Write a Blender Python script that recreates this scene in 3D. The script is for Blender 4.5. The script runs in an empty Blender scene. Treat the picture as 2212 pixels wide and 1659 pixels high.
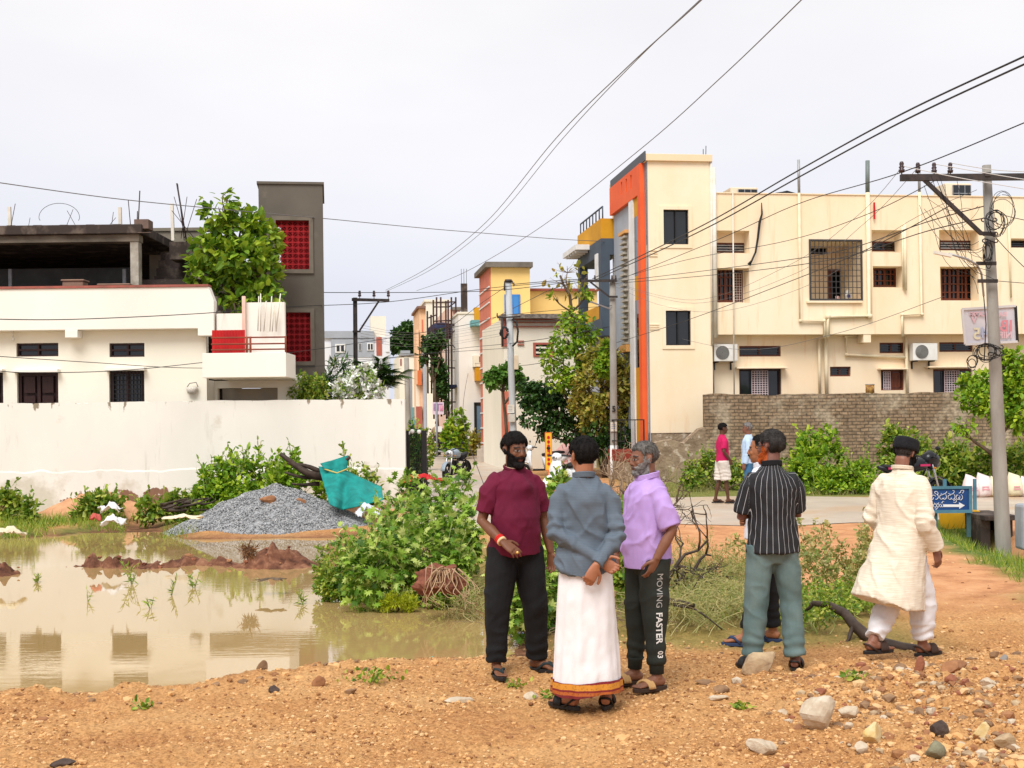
import bpy, bmesh, math, random
import numpy as np
from mathutils import Vector, Matrix
from mathutils.bvhtree import BVHTree
S = bpy.context.scene
COL = S.collection
rad = math.radians
# ---------------------------------------------------------------- camera
EYE, FOC, ROLL = 1.8, 2800.0, 0.012        # eye height (m), focal length in photo pixels (2212 wide), roll
CW, CH, CX, CY = 2212, 1659, 1106.0, 914.0
cd = bpy.data.cameras.new('camera'); cam = bpy.data.objects.new('camera', cd); COL.objects.link(cam)
cd.sensor_fit = 'HORIZONTAL'; cd.sensor_width = 36.0; cd.lens = 36.0*FOC/CW
cd.shift_y = (CY-CH/2)/CW; cd.clip_start = 0.1; cd.clip_end = 3000
_c, _s = math.cos(ROLL), math.sin(ROLL)
cam.matrix_world = Matrix(((_c, _s, 0, 0), (0, 0, -1, 0), (-_s, _c, 0, EYE), (0, 0, 0, 1)))
S.camera = cam
# ---------------------------------------------------------------- light: overcast day
SUN_EL, SUN_AZ = 52, 200                    # sun behind the camera, slightly to the left
w = bpy.data.worlds.new("World"); S.world = w; w.use_nodes = True
nt = w.node_tree; nt.nodes.clear()
out = nt.nodes.new('ShaderNodeOutputWorld'); bg = nt.nodes.new('ShaderNodeBackground')
sky = nt.nodes.new('ShaderNodeTexSky'); sky.sky_type = 'NISHITA'; sky.sun_disc = False
sky.sun_elevation = rad(SUN_EL); sky.sun_rotation = rad(SUN_AZ); sky.dust_density = 3.0
tc = nt.nodes.new('ShaderNodeTexCoord'); mp = nt.nodes.new('ShaderNodeMapping'); mp.inputs['Scale'].default_value = (1, 1, 2.6)
nz = nt.nodes.new('ShaderNodeTexNoise'); nz.inputs['Scale'].default_value = 1.6; nz.inputs['Detail'].default_value = 5
nz.inputs['Roughness'].default_value = .5
cr = nt.nodes.new('ShaderNodeValToRGB')
cr.color_ramp.elements[0].position = .3; cr.color_ramp.elements[0].color = (6.25, 6.4, 6.95, 1)
cr.color_ramp.elements[1].position = .72; cr.color_ramp.elements[1].color = (7.8, 7.7, 7.9, 1)
sep = nt.nodes.new('ShaderNodeSeparateXYZ')
cr2 = nt.nodes.new('ShaderNodeValToRGB')    # clouds: bluer and darker low down, paler overhead
cr2.color_ramp.elements[0].position = 0.0; cr2.color_ramp.elements[0].color = (.87, .905, 1.0, 1)
cr2.color_ramp.elements[1].position = 0.30; cr2.color_ramp.elements[1].color = (1.09, 1.07, 1.04, 1)
mul = nt.nodes.new('ShaderNodeMixRGB'); mul.blend_type = 'MULTIPLY'; mul.inputs[0].default_value = 1
mix = nt.nodes.new('ShaderNodeMixRGB'); mix.inputs[0].default_value = .93
L = nt.links.new
L(tc.outputs['Generated'], mp.inputs[0]); L(mp.outputs[0], nz.inputs['Vector']); L(nz.outputs['Fac'], cr.inputs[0])
L(tc.outputs['Generated'], sep.inputs[0]); L(sep.outputs['Z'], cr2.inputs[0])
L(cr.outputs[0], mul.inputs[1]); L(cr2.outputs[0], mul.inputs[2])
L(sky.outputs[0], mix.inputs[1]); L(mul.outputs[0], mix.inputs[2]); L(mix.outputs[0], bg.inputs[0])
bg.inputs[1].default_value = 0.091; L(bg.outputs[0], out.inputs[0])
sd = bpy.data.lights.new('sun', 'SUN'); sd.energy = 2.3; sd.angle = rad(32); sd.color = (1.0, .985, .965)
sun = bpy.data.objects.new('sun', sd); COL.objects.link(sun)
_az = rad(SUN_AZ); _el = rad(SUN_EL)
_d = Vector((math.sin(_az)*math.cos(_el), math.cos(_az)*math.cos(_el), math.sin(_el)))
sun.rotation_euler = (-_d).to_track_quat('-Z', 'Y').to_euler(); sun.location = _d*60
vs = S.view_settings; vs.view_transform = 'Standard'; vs.look = 'None'; vs.exposure = 0.48; vs.gamma = 1.0
S.cycles.max_bounces = 6; S.cycles.diffuse_bounces = 3; S.cycles.glossy_bounces = 3; S.cycles.transparent_max_bounces = 8
# ---------------------------------------------------------------- picture point -> world point
def ray(px, py):
 rx, ry = px-CX, CY-py
 return (rx*_c+ry*_s)/FOC, (-rx*_s+ry*_c)/FOC      # dX/dY, dZ/dY
def at(px, py, Y):
 a, b = ray(px, py); return Vector((a*Y, Y, EYE+b*Y))
def gnd(px, py, z=0.0):
 a, b = ray(px, py); Y = (z-EYE)/b; return Vector((a*Y, Y, z))
# ---------------------------------------------------------------- noise in numpy
_rng = np.random.RandomState(5)
_perm = np.concatenate([_rng.permutation(256)]*3).astype(np.int64)
_val = _rng.rand(768)*2-1
def vnoise(x, y, z=0.0):
 x, y, z = np.broadcast_arrays(np.asarray(x, float), np.asarray(y, float), np.asarray(z, float))
 xi, yi, zi = np.floor(x).astype(np.int64), np.floor(y).astype(np.int64), np.floor(z).astype(np.int64)
 xf, yf, zf = x-xi, y-yi, z-zi
 u, v, t = [f*f*(3-2*f) for f in (xf, yf, zf)]
 def h(a, b, c): return _val[_perm[_perm[(a & 255)]+(b & 255)]+(c & 255)]
 r = 0
 for dx in (0, 1):
  for dy in (0, 1):
   for dz in (0, 1):
    r = r+h(xi+dx, yi+dy, zi+dz)*(u if dx else 1-u)*(v if dy else 1-v)*(t if dz else 1-t)
 return r
def fbm(x, y, z=0.0, o=4):
 r = 0; a = 1.0; f = 1.0
 for i in range(o):
  r = r+a*vnoise(x*f+17.3*i, y*f-9.1*i, z*f+5.7*i); a *= .5; f *= 2.03
 return r
# ---------------------------------------------------------------- mesh builder
class MB:
 def __init__(s): s.v = []; s.f = []; s.m = []; s.n = 0; s.sm = []
 def add(s, verts, faces, smooth=False, mi=0):
  verts = np.asarray(verts, float).reshape(-1, 3); s.v.append(verts); n = s.n
  for f in faces: s.f.append([i+n for i in f]); s.sm.append(smooth); s.m.append(mi)
  s.n += len(verts); return s
 def box(s, a, b, mi=0, M=None):
  x0, y0, z0 = [min(p, q) for p, q in zip(a, b)]; x1, y1, z1 = [max(p, q) for p, q in zip(a, b)]
  v = np.array([(x, y, z) for z in (z0, z1) for y in (y0, y1) for x in (x0, x1)])
  if M is not None: v = np.array([M @ Vector(p) for p in v])
  return s.add(v, [(0, 2, 3, 1), (4, 5, 7, 6), (0, 1, 5, 4), (1, 3, 7, 5), (3, 2, 6, 7), (2, 0, 4, 6)], False, mi)
 def beam(s, p, q, wx, wy=None, up=(0, 0, 1), mi=0):
  p, q = Vector(p), Vector(q); d = (q-p); ln = d.length; d.normalize(); wy = wy or wx
  u = Vector(up)
  if abs(d.dot(u)) > .98: u = Vector((0, 1, 0))
  a = d.cross(u).normalized(); b = a.cross(d)
  v = [p+d*t*ln+a*i*wx/2+b*j*wy/2 for t in (0, 1) for j in (-1, 1) for i in (-1, 1)]
  return s.add([tuple(k) for k in v], [(0, 2, 3, 1), (4, 5, 7, 6), (0, 1, 5, 4), (1, 3, 7, 5), (3, 2, 6, 7), (2, 0, 4, 6)], False, mi)
 def loft(s, rings, n=12, cap=True, smooth=True, mi=0, e=1.0, up=None):
  """rings: (center, rx, ry[, side]) swept; side = direction of rx"""
  C_ = [Vector(r[0]) for r in rings]; V = []; side = None
  for i, r in enumerate(rings):
   a = C_[max(i-1, 0)]; b = C_[min(i+1, len(C_)-1)]; d = (b-a)
   d = d.normalized() if d.length > 1e-9 else Vector((0, 0, 1))
   if len(r) > 3: sd_ = Vector(r[3])
   elif side is not None: sd_ = side
   else: sd_ = Vector((1, 0, 0)) if abs(d.x) < .9 else Vector((0, 1, 0))
   sd_ = (sd_-d*sd_.dot(d)).normalized(); side = sd_; o = d.cross(sd_)
   for k in range(n):
    t = 2*math.pi*k/n; c, q = math.cos(t), math.sin(t)
    if e != 1.0: c = math.copysign(abs(c)**e, c); q = math.copysign(abs(q)**e, q)
    V.append(C_[i]+sd_*c*r[1]+o*q*r[2])
  F = []
  for i in range(len(rings)-1):
   for k in range(n):
    k2 = (k+1) % n; F.append((i*n+k, i*n+k2, (i+1)*n+k2, (i+1)*n+k))
  if cap: F.append(tuple(range(n-1, -1, -1))); F.append(tuple((len(rings)-1)*n+k for k in range(n)))
  return s.add([tuple(v) for v in V], F, smooth, mi)
 def tube(s, pts, r, n=6, cap=True, mi=0):
  rs = r if hasattr(r, '__len__') else [r]*len(pts)
  return s.loft([(p, q, q) for p, q in zip(pts, rs)], n, cap, True, mi)
 def ell(s, c, r, n=14, m=9, R=None, mi=0):
  V = []; c = Vector(c)
  for j in range(1, m):
   t = math.pi*j/m
   for k in range(n):
    p = 2*math.pi*k/n; v = Vector((r[0]*math.sin(t)*math.cos(p), r[1]*math.sin(t)*math.sin(p), r[2]*math.cos(t)))
    V.append(c+(R @ v if R else v))
  for zz in (r[2], -r[2]):
   v = Vector((0, 0, zz)); V.append(c+(R @ v if R else v))
  F = []; T, B = len(V)-2, len(V)-1
  for j in range(m-2):
   for k in range(n): k2 = (k+1) % n; F.append((j*n+k, (j+1)*n+k, (j+1)*n+k2, j*n+k2))
  for k in range(n): k2 = (k+1) % n; F.append((T, k, k2)); F.append((B, (m-2)*n+k2, (m-2)*n+k))
  return s.add([tuple(v) for v in V], F, True, mi)
 def poly(s, pts, d, mi=0, smooth=False):
  """flat outline pts (3D) thickened by vector d"""
  n = len(pts); P = [Vector(p) for p in pts]; d = Vector(d)
  V = [tuple(p) for p in P]+[tuple(p+d) for p in P]
  F = [tuple(range(n)), tuple(range(2*n-1, n-1, -1))]+[(i, i+n, (i+1) % n+n, (i+1) % n) for i in range(n)]
  return s.add(V, F, smooth, mi)
 def quads(s, V, nf, smooth=False, mi=0):
  """V (k*nf,3): k polygons of nf corners"""
  V = np.asarray(V).reshape(-1, 3); k = len(V)//nf; n = s.n; s.v.append(V)
  idx = (np.arange(k*nf).reshape(k, nf)+n).tolist(); s.f += idx; s.sm += [smooth]*k; s.m += [mi]*k; s.n += len(V); return s
 def wall(s, u0, u1, z0, z1, d0, d1, holes=(), mi=0):
  """panel in the local frame (u, depth, z) with rectangular holes (u0,u1,z0,z1)"""
  us = sorted({u0, u1} | {min(max(h[i], u0), u1) for h in holes for i in (0, 1)})
  zs = sorted({z0, z1} | {min(max(h[i], z0), z1) for h in holes for i in (2, 3)})
  nu, nzz = len(us)-1, len(zs)-1
  def solid(i, j):
   if i < 0 or j < 0 or i >= nu or j >= nzz: return False
   cu, cz = (us[i]+us[i+1])/2, (zs[j]+zs[j+1])/2
   return not any(h[0] < cu < h[1] and h[2] < cz < h[3] for h in holes)
  Q = []
  for i in range(nu):
   for j in range(nzz):
    if not solid(i, j): continue
    a, b, c, d = us[i], us[i+1], zs[j], zs[j+1]
    Q.append([(a, d0, c), (b, d0, c), (b, d0, d), (a, d0, d)]); Q.append([(b, d1, c), (a, d1, c), (a, d1, d), (b, d1, d)])
    if not solid(i-1, j): Q.append([(a, d1, c), (a, d0, c), (a, d0, d), (a, d1, d)])
    if not solid(i+1, j): Q.append([(b, d0, c), (b, d1, c), (b, d1, d), (b, d0, d)])
    if not solid(i, j-1): Q.append([(a, d0, c), (a, d1, c), (b, d1, c), (b, d0, c)])
    if not solid(i, j+1): Q.append([(a, d0, d), (b, d0, d), (b, d1, d), (a, d1, d)])
  return s.quads(np.array(Q), 4, False, mi)
 def mesh(s, name, mats):
  me = bpy.data.meshes.new(name)
  V = np.concatenate(s.v) if s.v else np.zeros((0, 3))
  me.from_pydata(V.tolist(), [], s.f)
  for m in (mats if isinstance(mats, (list, tuple)) else [mats]): me.materials.append(m)
  me.polygons.foreach_set('use_smooth', s.sm); me.polygons.foreach_set('material_index', s.m)
  me.update(); return me
PM = {}
def tag(o, label=None, cat=None, group=None, kind=None):
 if label: o['label'] = label
 if cat: o['category'] = cat
 if group: o['group'] = group
 if kind: o['kind'] = kind
 return o
def thing(name, label, cat, loc=(0, 0, 0), rz=0.0, group=None):
 o = bpy.data.objects.new(name, None); COL.objects.link(o); o.empty_display_size = .1
 o.location = loc; o.rotation_euler = (0, 0, rz)
 PM[o.name] = Matrix.Translation(Vector(loc)) @ Matrix.Rotation(rz, 4, 'Z')
 return tag(o, label, cat, group)
def obj(name, mb, mat, parent=None, world=False, label=None, cat=None, group=None, kind=None, bevel=0):
 """world=True: vertices are world coordinates, moved into the parent's frame"""
 me = mb.mesh(name, mat) if isinstance(mb, MB) else mb
 o = bpy.data.objects.new(name, me); COL.objects.link(o)
 if parent is not None:
  o.parent = parent
  if world:
   r = parent
   while r.parent is not None: r = r.parent
   me.transform(PM[r.name].inverted())
 if bevel:
  b = o.modifiers.new('b', 'BEVEL'); b.width = bevel; b.segments = 2; b.limit_method = 'ANGLE'; b.angle_limit = rad(40)
 return tag(o, label, cat, group, kind)
def dup(o, loc=None, rz=None, label=None, parent=None, scale=None):
 c = o.copy(); COL.objects.link(c)
 if parent is not None: c.parent = parent
 for ch in list(o.children): dup(ch, parent=c)
 if loc is not None: c.location = loc
 if rz is not None: c.rotation_euler = (0, 0, rz)
 if scale is not None: c.scale = (scale,)*3
 if label: c['label'] = label
 return c
# ---------------------------------------------------------------- materials
def new_mat(name):
 m = bpy.data.materials.new(name); m.use_nodes = True; t = m.node_tree; b = t.nodes['Principled BSDF']; return m, t, b
MC = {}
def pm(name, c1, c2=None, scale=4.0, detail=6, rough=.85, bump=0.0, bscale=60.0, stretch=(1, 1, 1), lo=.35, hi=.65, spec=.3,
       metal=0.0, c3=None, scale3=1.0, lo3=.55, hi3=.7, stretch3=(1, 1, 1), coord='Object', trans=0.0, bdist=.01):
 if name in MC: return MC[name]
 m, t, b = new_mat(name); N = t.nodes.new; L = t.links.new
 b.inputs['Roughness'].default_value = rough; b.inputs['Metallic'].default_value = metal
 b.inputs['Specular IOR Level'].default_value = spec
 b.inputs['Base Color'].default_value = (*c1, 1)
 tcn = N('ShaderNodeTexCoord')
 def noise(sc, st, dt, l, h):
  mpn = N('ShaderNodeMapping'); mpn.inputs['Scale'].default_value = st; L(tcn.outputs[coord], mpn.inputs[0])
  n = N('ShaderNodeTexNoise'); n.inputs['Scale'].default_value = sc; n.inputs['Detail'].default_value = dt
  n.inputs['Roughness'].default_value = .62; L(mpn.outputs[0], n.inputs['Vector'])
  mr = N('ShaderNodeMapRange'); mr.inputs[1].default_value = l; mr.inputs[2].default_value = h; L(n.outputs['Fac'], mr.inputs[0])
  return mr.outputs[0]
 col = None
 if c2 is not None:
  mx = N('ShaderNodeMixRGB'); mx.inputs[1].default_value = (*c1, 1); mx.inputs[2].default_value = (*c2, 1)
  L(noise(scale, stretch, detail, lo, hi), mx.inputs[0]); col = mx.outputs[0]
 if c3 is not None:
  mx = N('ShaderNodeMixRGB'); mx.inputs[2].default_value = (*c3, 1)
  if col: L(col, mx.inputs[1])
  else: mx.inputs[1].default_value = (*c1, 1)
  L(noise(scale3, stretch3, 8, lo3, hi3), mx.inputs[0]); col = mx.outputs[0]
 if col: L(col, b.inputs['Base Color'])
 if bump:
  n = N('ShaderNodeTexNoise'); n.inputs['Scale'].default_value = bscale; n.inputs['Detail'].default_value = 5; L(tcn.outputs[coord], n.inputs['Vector'])
  bp = N('ShaderNodeBump'); bp.inputs['Strength'].default_value = bump; bp.inputs['Distance'].default_value = bdist
  L(n.outputs['Fac'], bp.inputs['Height']); L(bp.outputs[0], b.inputs['Normal'])
 MC[name] = m; return m
def leafmat(name, cols, trans=.35, rough=.5):
 """leaf colours vary from leaf to leaf (random per island)"""
 m, t, b = new_mat(name); N = t.nodes.new; L = t.links.new
 g = N('ShaderNodeNewGeometry'); r = N('ShaderNodeValToRGB'); L(g.outputs['Random Per Island'], r.inputs[0])
 while len(r.color_ramp.elements) < len(cols): r.color_ramp.elements.new(.5)
 for i, c in enumerate(cols): r.color_ramp.elements[i].position = i/(len(cols)-1); r.color_ramp.elements[i].color = (*c, 1)
 L(r.outputs[0], b.inputs['Base Color']); b.inputs['Roughness'].default_value = rough; b.inputs['Specular IOR Level'].default_value = .35
 tr = N('ShaderNodeBsdfTranslucent'); mx = N('ShaderNodeMixShader'); mx.inputs[0].default_value = trans
 L(r.outputs[0], tr.inputs[0]); L(b.outputs[0], mx.inputs[1]); L(tr.outputs[0], mx.inputs[2])
 L(mx.outputs[0], t.nodes['Material Output'].inputs[0]); return m
class Frame:
 """a facade frame: origin O on the ground, u along the facade, depth away from the street, z up"""
 def __init__(s, O, ang):
  s.O = Vector((O[0], O[1], 0)); s.a = ang; s.u = Vector((math.cos(ang), math.sin(ang), 0)); s.n = Vector((-math.sin(ang), math.cos(ang), 0))
 def uz(s, px, py, d=0.0):
  a, b = ray(px, py); D = Vector((a, 1, b)); E = Vector((0, 0, EYE)); t = ((s.O+s.n*d-E).dot(s.n))/D.dot(s.n)
  p = E+D*t; return (p-s.O).dot(s.u), p.z
 def rect(s, x0, y0, x1, y1, d=0.0):
  ym = (y0+y1)/2; xm = (x0+x1)/2
  return s.uz(x0, ym, d)[0], s.uz(x1, ym, d)[0], s.uz(xm, y1, d)[1], s.uz(xm, y0, d)[1]
 def w(s, u, d, z): return s.O+s.u*u+s.n*d+Vector((0, 0, z))
# ================================================================ ground, pond, road
WL = -0.10
_shore = [(-600, 1524), (0, 1503), (120, 1499), (250, 1499), (420, 1487), (520, 1476), (700, 1458), (760, 1449), (900, 1444), (1010, 1446), (1075, 1448),
          (1150, 1440), (1170, 1400), (1120, 1352), (1060, 1325), (960, 1312), (860, 1290), (760, 1262), (705, 1225), (715, 1180), (770, 1158),
          (560, 1163), (400, 1164), (345, 1143), (330, 1131), (285, 1135), (200, 1148), (130, 1156), (0, 1163), (-600, 1175)]
POND = [gnd(x, y, WL) for x, y in _shore]
def seg_dist(X, Y, pts, closed=True):
 d = np.full(X.shape, 1e9); ins = np.zeros(X.shape, bool); n = len(pts)
 for i in range(n if closed else n-1):
  x1, y1 = pts[i][0], pts[i][1]; x2, y2 = pts[(i+1) % n][0], pts[(i+1) % n][1]
  dx, dy = x2-x1, y2-y1; t = np.clip(((X-x1)*dx+(Y-y1)*dy)/(dx*dx+dy*dy+1e-12), 0, 1)
  d = np.minimum(d, np.hypot(X-x1-t*dx, Y-y1-t*dy))
  if closed: ins ^= ((y1 > Y) != (y2 > Y)) & (X < (x2-x1)*(Y-y1)/(y2-y1+1e-12)+x1)
 return d, ins
def smooth(x, a, b): t = np.clip((x-a)/(b-a), 0, 1); return t*t*(3-2*t)
RIDGE = [gnd(130, 1228, WL), gnd(230, 1222, WL), gnd(330, 1228, WL), gnd(430, 1216, WL), gnd(520, 1220, WL), gnd(585, 1222, WL)]
RIDGE2 = [gnd(-160, 1240, WL), gnd(-60, 1235, WL), gnd(25, 1242, WL)]
def height(X, Y, fine=True):
 X = np.asarray(X, float); Y = np.asarray(Y, float)
 d, ins = seg_dist(X, Y, POND)
 h = np.where(ins, -.28*smooth(d, 0, 2.0), np.minimum(.10, .02+.22*d))+WL
 far = smooth(Y, 42, 75); h = h+far*.46*smooth(Y, 42, 75)
 road = smooth(Y, 20.5, 22.5)*(1-smooth(Y, 32.5, 34.5))*smooth(X, -4, -2.2)
 street = smooth(Y, 30, 34)*smooth(X+.053*(Y-34), -3.6, -2.6)*(1-smooth(X+.053*(Y-34), .6, 2.0))
 flat = np.maximum(road, street)
 amp = np.where(ins, .35, 1.0)*(1-flat)
 near = 1-smooth(Y, 10, 16)
 h = h+amp*(.035*fbm(X*.5, Y*.5, 3, 3)+.02*fbm(X*2, Y*2, 9, 3)*(.4+.6*near))
 bank = np.exp(-((d-.35)/.35)**2)*(~ins)*near                      # rough lip along the near shore
 h = h+bank*(.0+.045*np.abs(fbm(X*3, Y*3, 5, 3)))
 rub = smooth(X, 1.2, 2.6)*(1-smooth(Y, 8.6, 9.6))                 # rubble heap, bottom right
 h = h+rub*(.08+.07*fbm(X*2.2, Y*2.2, 4, 4)+.035*np.abs(fbm(X*9, Y*9, 6, 3)))
 dr, _ = seg_dist(X, Y, RIDGE, False); dr2, _ = seg_dist(X, Y, RIDGE2, False)
 rg = np.maximum(1-smooth(dr, .05, .75), (1-smooth(dr2, .05, .8)))
 h = h+rg*(.22+.13*fbm(X*1.9, Y*1.9, 2, 3)+.13*np.abs(fbm(X*6, Y*6, 7, 4)))
 # drain ditch beside the big pole (right)
 P = [gnd(2110, 1150), gnd(2165, 1195), gnd(2260, 1250)]; dd, _ = seg_dist(X, Y, P, False)
 h = h-.45*(1-smooth(dd, .15, .7))*smooth(X, 6.2, 7.0)
 if fine:
  a = near*(1-flat)*np.where(ins, .2, 1)
  h = h+a*(.018*np.abs(fbm(X*13, Y*13, 1, 4))+.009*fbm(X*38, Y*38, 8, 2))
 return h
def HZ(x, y): return float(height(np.array([x]), np.array([y]))[0])
def build_ground():
 ys = [2.0]
 while ys[-1] < 17: ys.append(ys[-1]*1.0042+.004)
 while ys[-1] < 60: ys.append(ys[-1]*1.012)
 while ys[-1] < 900: ys.append(ys[-1]*1.08)
 ys = np.array([-60, -20, -6, -1, .5]+ys)
 us = np.concatenate([np.linspace(-6, -.62, 24)[:-1], np.linspace(-.62, .62, 620), np.linspace(.62, 6, 24)[1:]])
 Yg, Ug = np.meshgrid(ys, us, indexing='ij'); X = Ug*(np.abs(Yg)+2.0)*.84; Y = Yg
 Z = height(X, Y)
 nu = len(us); ny = len(ys)
 V = np.stack([X.ravel(), Y.ravel(), Z.ravel()], 1)
 i, j = np.meshgrid(np.arange(ny-1), np.arange(nu-1), indexing='ij'); a = (i*nu+j).ravel()
 F = np.stack([a, a+1, a+nu+1, a+nu], 1)
 me = bpy.data.meshes.new('ground'); me.from_pydata(V.tolist(), [], F.tolist()); me.polygons.foreach_set('use_smooth', [True]*len(F))
 # what the soil is made of, place by place: r = dark mud, g = turf, b = pale smooth sand
 d, ins = seg_dist(X, Y, POND); nn = fbm(X*.8, Y*.8, 1, 4)
 dr, _ = seg_dist(X, Y, RIDGE, False); dr2, _ = seg_dist(X, Y, RIDGE2, False)
 mud = np.maximum(np.maximum(1-smooth(np.minimum(dr, dr2), .7, 1.0), ins*.9), .5*(1-smooth(d+.12*nn, .05, .35))*(~ins))
 wallside = smooth(Y, 18.5, 20.5)*(1-smooth(X, -6.5, -4.5))
 midbed = smooth(Y, 9.9, 10.5)*(1-smooth(X, -.2, .5)*(1-smooth(Y, 20, 21)*0))*smooth(X, -5, -3)*(1-smooth(Y, 19, 21))
 rightbed = smooth(Y, 9.9+.0*X, 10.4)*(1-smooth(Y, 12.6, 13.4))*smooth(X, -.5, 0)*(1-smooth(X, 3.0, 3.8))
 verge = smooth(Y, 29.4, 30.4)*smooth(X, 2.5, 4.0)
 P = [gnd(2020, 1130), gnd(2080, 1150), gnd(2150, 1185), gnd(2240, 1235), gnd(2400, 1290)]; dg, _ = seg_dist(X, Y, P, False)
 turf = np.clip(np.maximum.reduce([wallside*(.6+.8*nn), midbed*.55, rightbed*.6, verge*.9, 1-smooth(dg+.4*nn, .5, 1.0)]), 0, 1)
 sand = np.clip(smooth(Y, 11, 14)*smooth(X, 1.5, 3)*(1-turf), 0, 1)
 C = np.ones((len(V), 4)); C[:, 0] = mud.ravel(); C[:, 1] = turf.ravel(); C[:, 2] = sand.ravel()
 at_ = me.color_attributes.new('soil', 'FLOAT_COLOR', 'POINT'); at_.data.foreach_set('color', C.ravel().astype(np.float32))
 m, t, b = new_mat('soil'); N = t.nodes.new; Lk = t.links.new
 tcn = N('ShaderNodeTexCoord')
 def noise(sc, dt, r=.65):
  n = N('ShaderNodeTexNoise'); n.inputs['Scale'].default_value = sc; n.inputs['Detail'].default_value = dt; n.inputs['Roughness'].default_value = r
  Lk(tcn.outputs['Object'], n.inputs['Vector']); return n.outputs['Fac']
 def ramp(f, els):
  r = N('ShaderNodeValToRGB'); Lk(f, r.inputs[0])
  while len(r.color_ramp.elements) < len(els): r.color_ramp.elements.new(.5)
  for k, (p, c) in enumerate(els): r.color_ramp.elements[k].position = p; r.color_ramp.elements[k].color = (*c, 1)
  return r.outputs[0]
 def mixc(f, a_, b_):
  x = N('ShaderNodeMixRGB'); Lk(f, x.inputs[0]); Lk(a_, x.inputs[1]); Lk(b_, x.inputs[2]); return x.outputs[0]
 gravelly = ramp(noise(38, 8, .75), [(.38, (.10, .04, .016)), (.48, (.40, .185, .065)), (.56, (.58, .31, .12)), (.72, (.72, .45, .22))])
 patch = ramp(noise(1.1, 6), [(.36, (.44, .20, .07)), (.5, (.59, .31, .115)), (.64, (.70, .42, .18))])
 x1 = N('ShaderNodeMixRGB'); x1.inputs[0].default_value = .42; Lk(gravelly, x1.inputs[1]); Lk(patch, x1.inputs[2]); base = x1.outputs[0]
 sandc = ramp(noise(2.2, 10, .7), [(.3, (.36, .15, .062)), (.5, (.58, .275, .125)), (.7, (.68, .38, .19))])
 mudc = ramp(noise(5, 8, .7), [(.32, (.045, .016, .010)), (.52, (.18, .072, .038)), (.7, (.36, .18, .10))])
 turfc = ramp(noise(6, 8, .75), [(.3, (.035, .075, .012)), (.5, (.12, .17, .03)), (.68, (.30, .24, .08))])
 ca = N('ShaderNodeVertexColor'); ca.layer_name = 'soil'; sp = N('ShaderNodeSeparateColor'); Lk(ca.outputs[0], sp.inputs[0])
 c = mixc(sp.outputs[2], base, sandc); c = mixc(sp.outputs[1], c, turfc); c = mixc(sp.outputs[0], c, mudc); Lk(c, b.inputs['Base Color'])
 b.inputs['Roughness'].default_value = .9; b.inputs['Specular IOR Level'].default_value = .2
 bp = N('ShaderNodeBump'); bp.inputs['Strength'].default_value = .9; bp.inputs['Distance'].default_value = .012; Lk(noise(70, 6, .7), bp.inputs['Height'])
 Lk(bp.outputs[0], b.inputs['Normal'])
 obj('ground', me, None) if False else None
 me.materials.append(m); o = bpy.data.objects.new('ground', me); COL.objects.link(o); o['kind'] = 'structure'
build_ground()
# pond water: opaque muddy water, mirror smooth with faint ripples
m, t, b = new_mat('muddy_water'); N = t.nodes.new
b.inputs['Base Color'].default_value = (.43, .285, .115, 1); b.inputs['Roughness'].default_value = .015; b.inputs['IOR'].default_value = 1.5
b.inputs['Specular IOR Level'].default_value = .85
tcn = N('ShaderNodeTexCoord'); mpn = N('ShaderNodeMapping'); mpn.inputs['Scale'].default_value = (1.6, 6, 1)
n1 = N('ShaderNodeTexNoise'); n1.inputs['Scale'].default_value = 2.2; n1.inputs['Detail'].default_value = 4
n2 = N('ShaderNodeTexNoise'); n2.inputs['Scale'].default_value = .35; n2.inputs['Detail'].default_value = 2
mr = N('ShaderNodeMapRange'); mr.inputs[1].default_value = .5; mr.inputs[2].default_value = .66; mr.inputs[3].default_value = .12; mr.inputs[4].default_value = 1
ml = N('ShaderNodeMath'); ml.operation = 'MULTIPLY'
bp = N('ShaderNodeBump'); bp.inputs['Strength'].default_value = .03; bp.inputs['Distance'].default_value = .05
L = t.links.new
L(tcn.outputs['Object'], mpn.inputs[0]); L(mpn.outputs[0], n1.inputs['Vector']); L(tcn.outputs['Object'], n2.inputs['Vector']); L(n2.outputs['Fac'], mr.inputs[0])
L(n1.outputs['Fac'], ml.inputs[0]); L(mr.outputs[0], ml.inputs[1]); L(ml.outputs[0], bp.inputs['Height']); L(bp.outputs[0], b.inputs['Normal'])
WATER = m
mb = MB(); xs = np.linspace(-22, 2.0, 40); yy = np.linspace(8.2, 23.5, 30)
V = [(x, y, WL) for y in yy for x in xs]; F = [(j*40+i, j*40+i+1, (j+1)*40+i+1, (j+1)*40+i) for j in range(29) for i in range(39)]
mb.add(V, F); obj('pond_water', mb, WATER, kind='structure')
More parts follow.
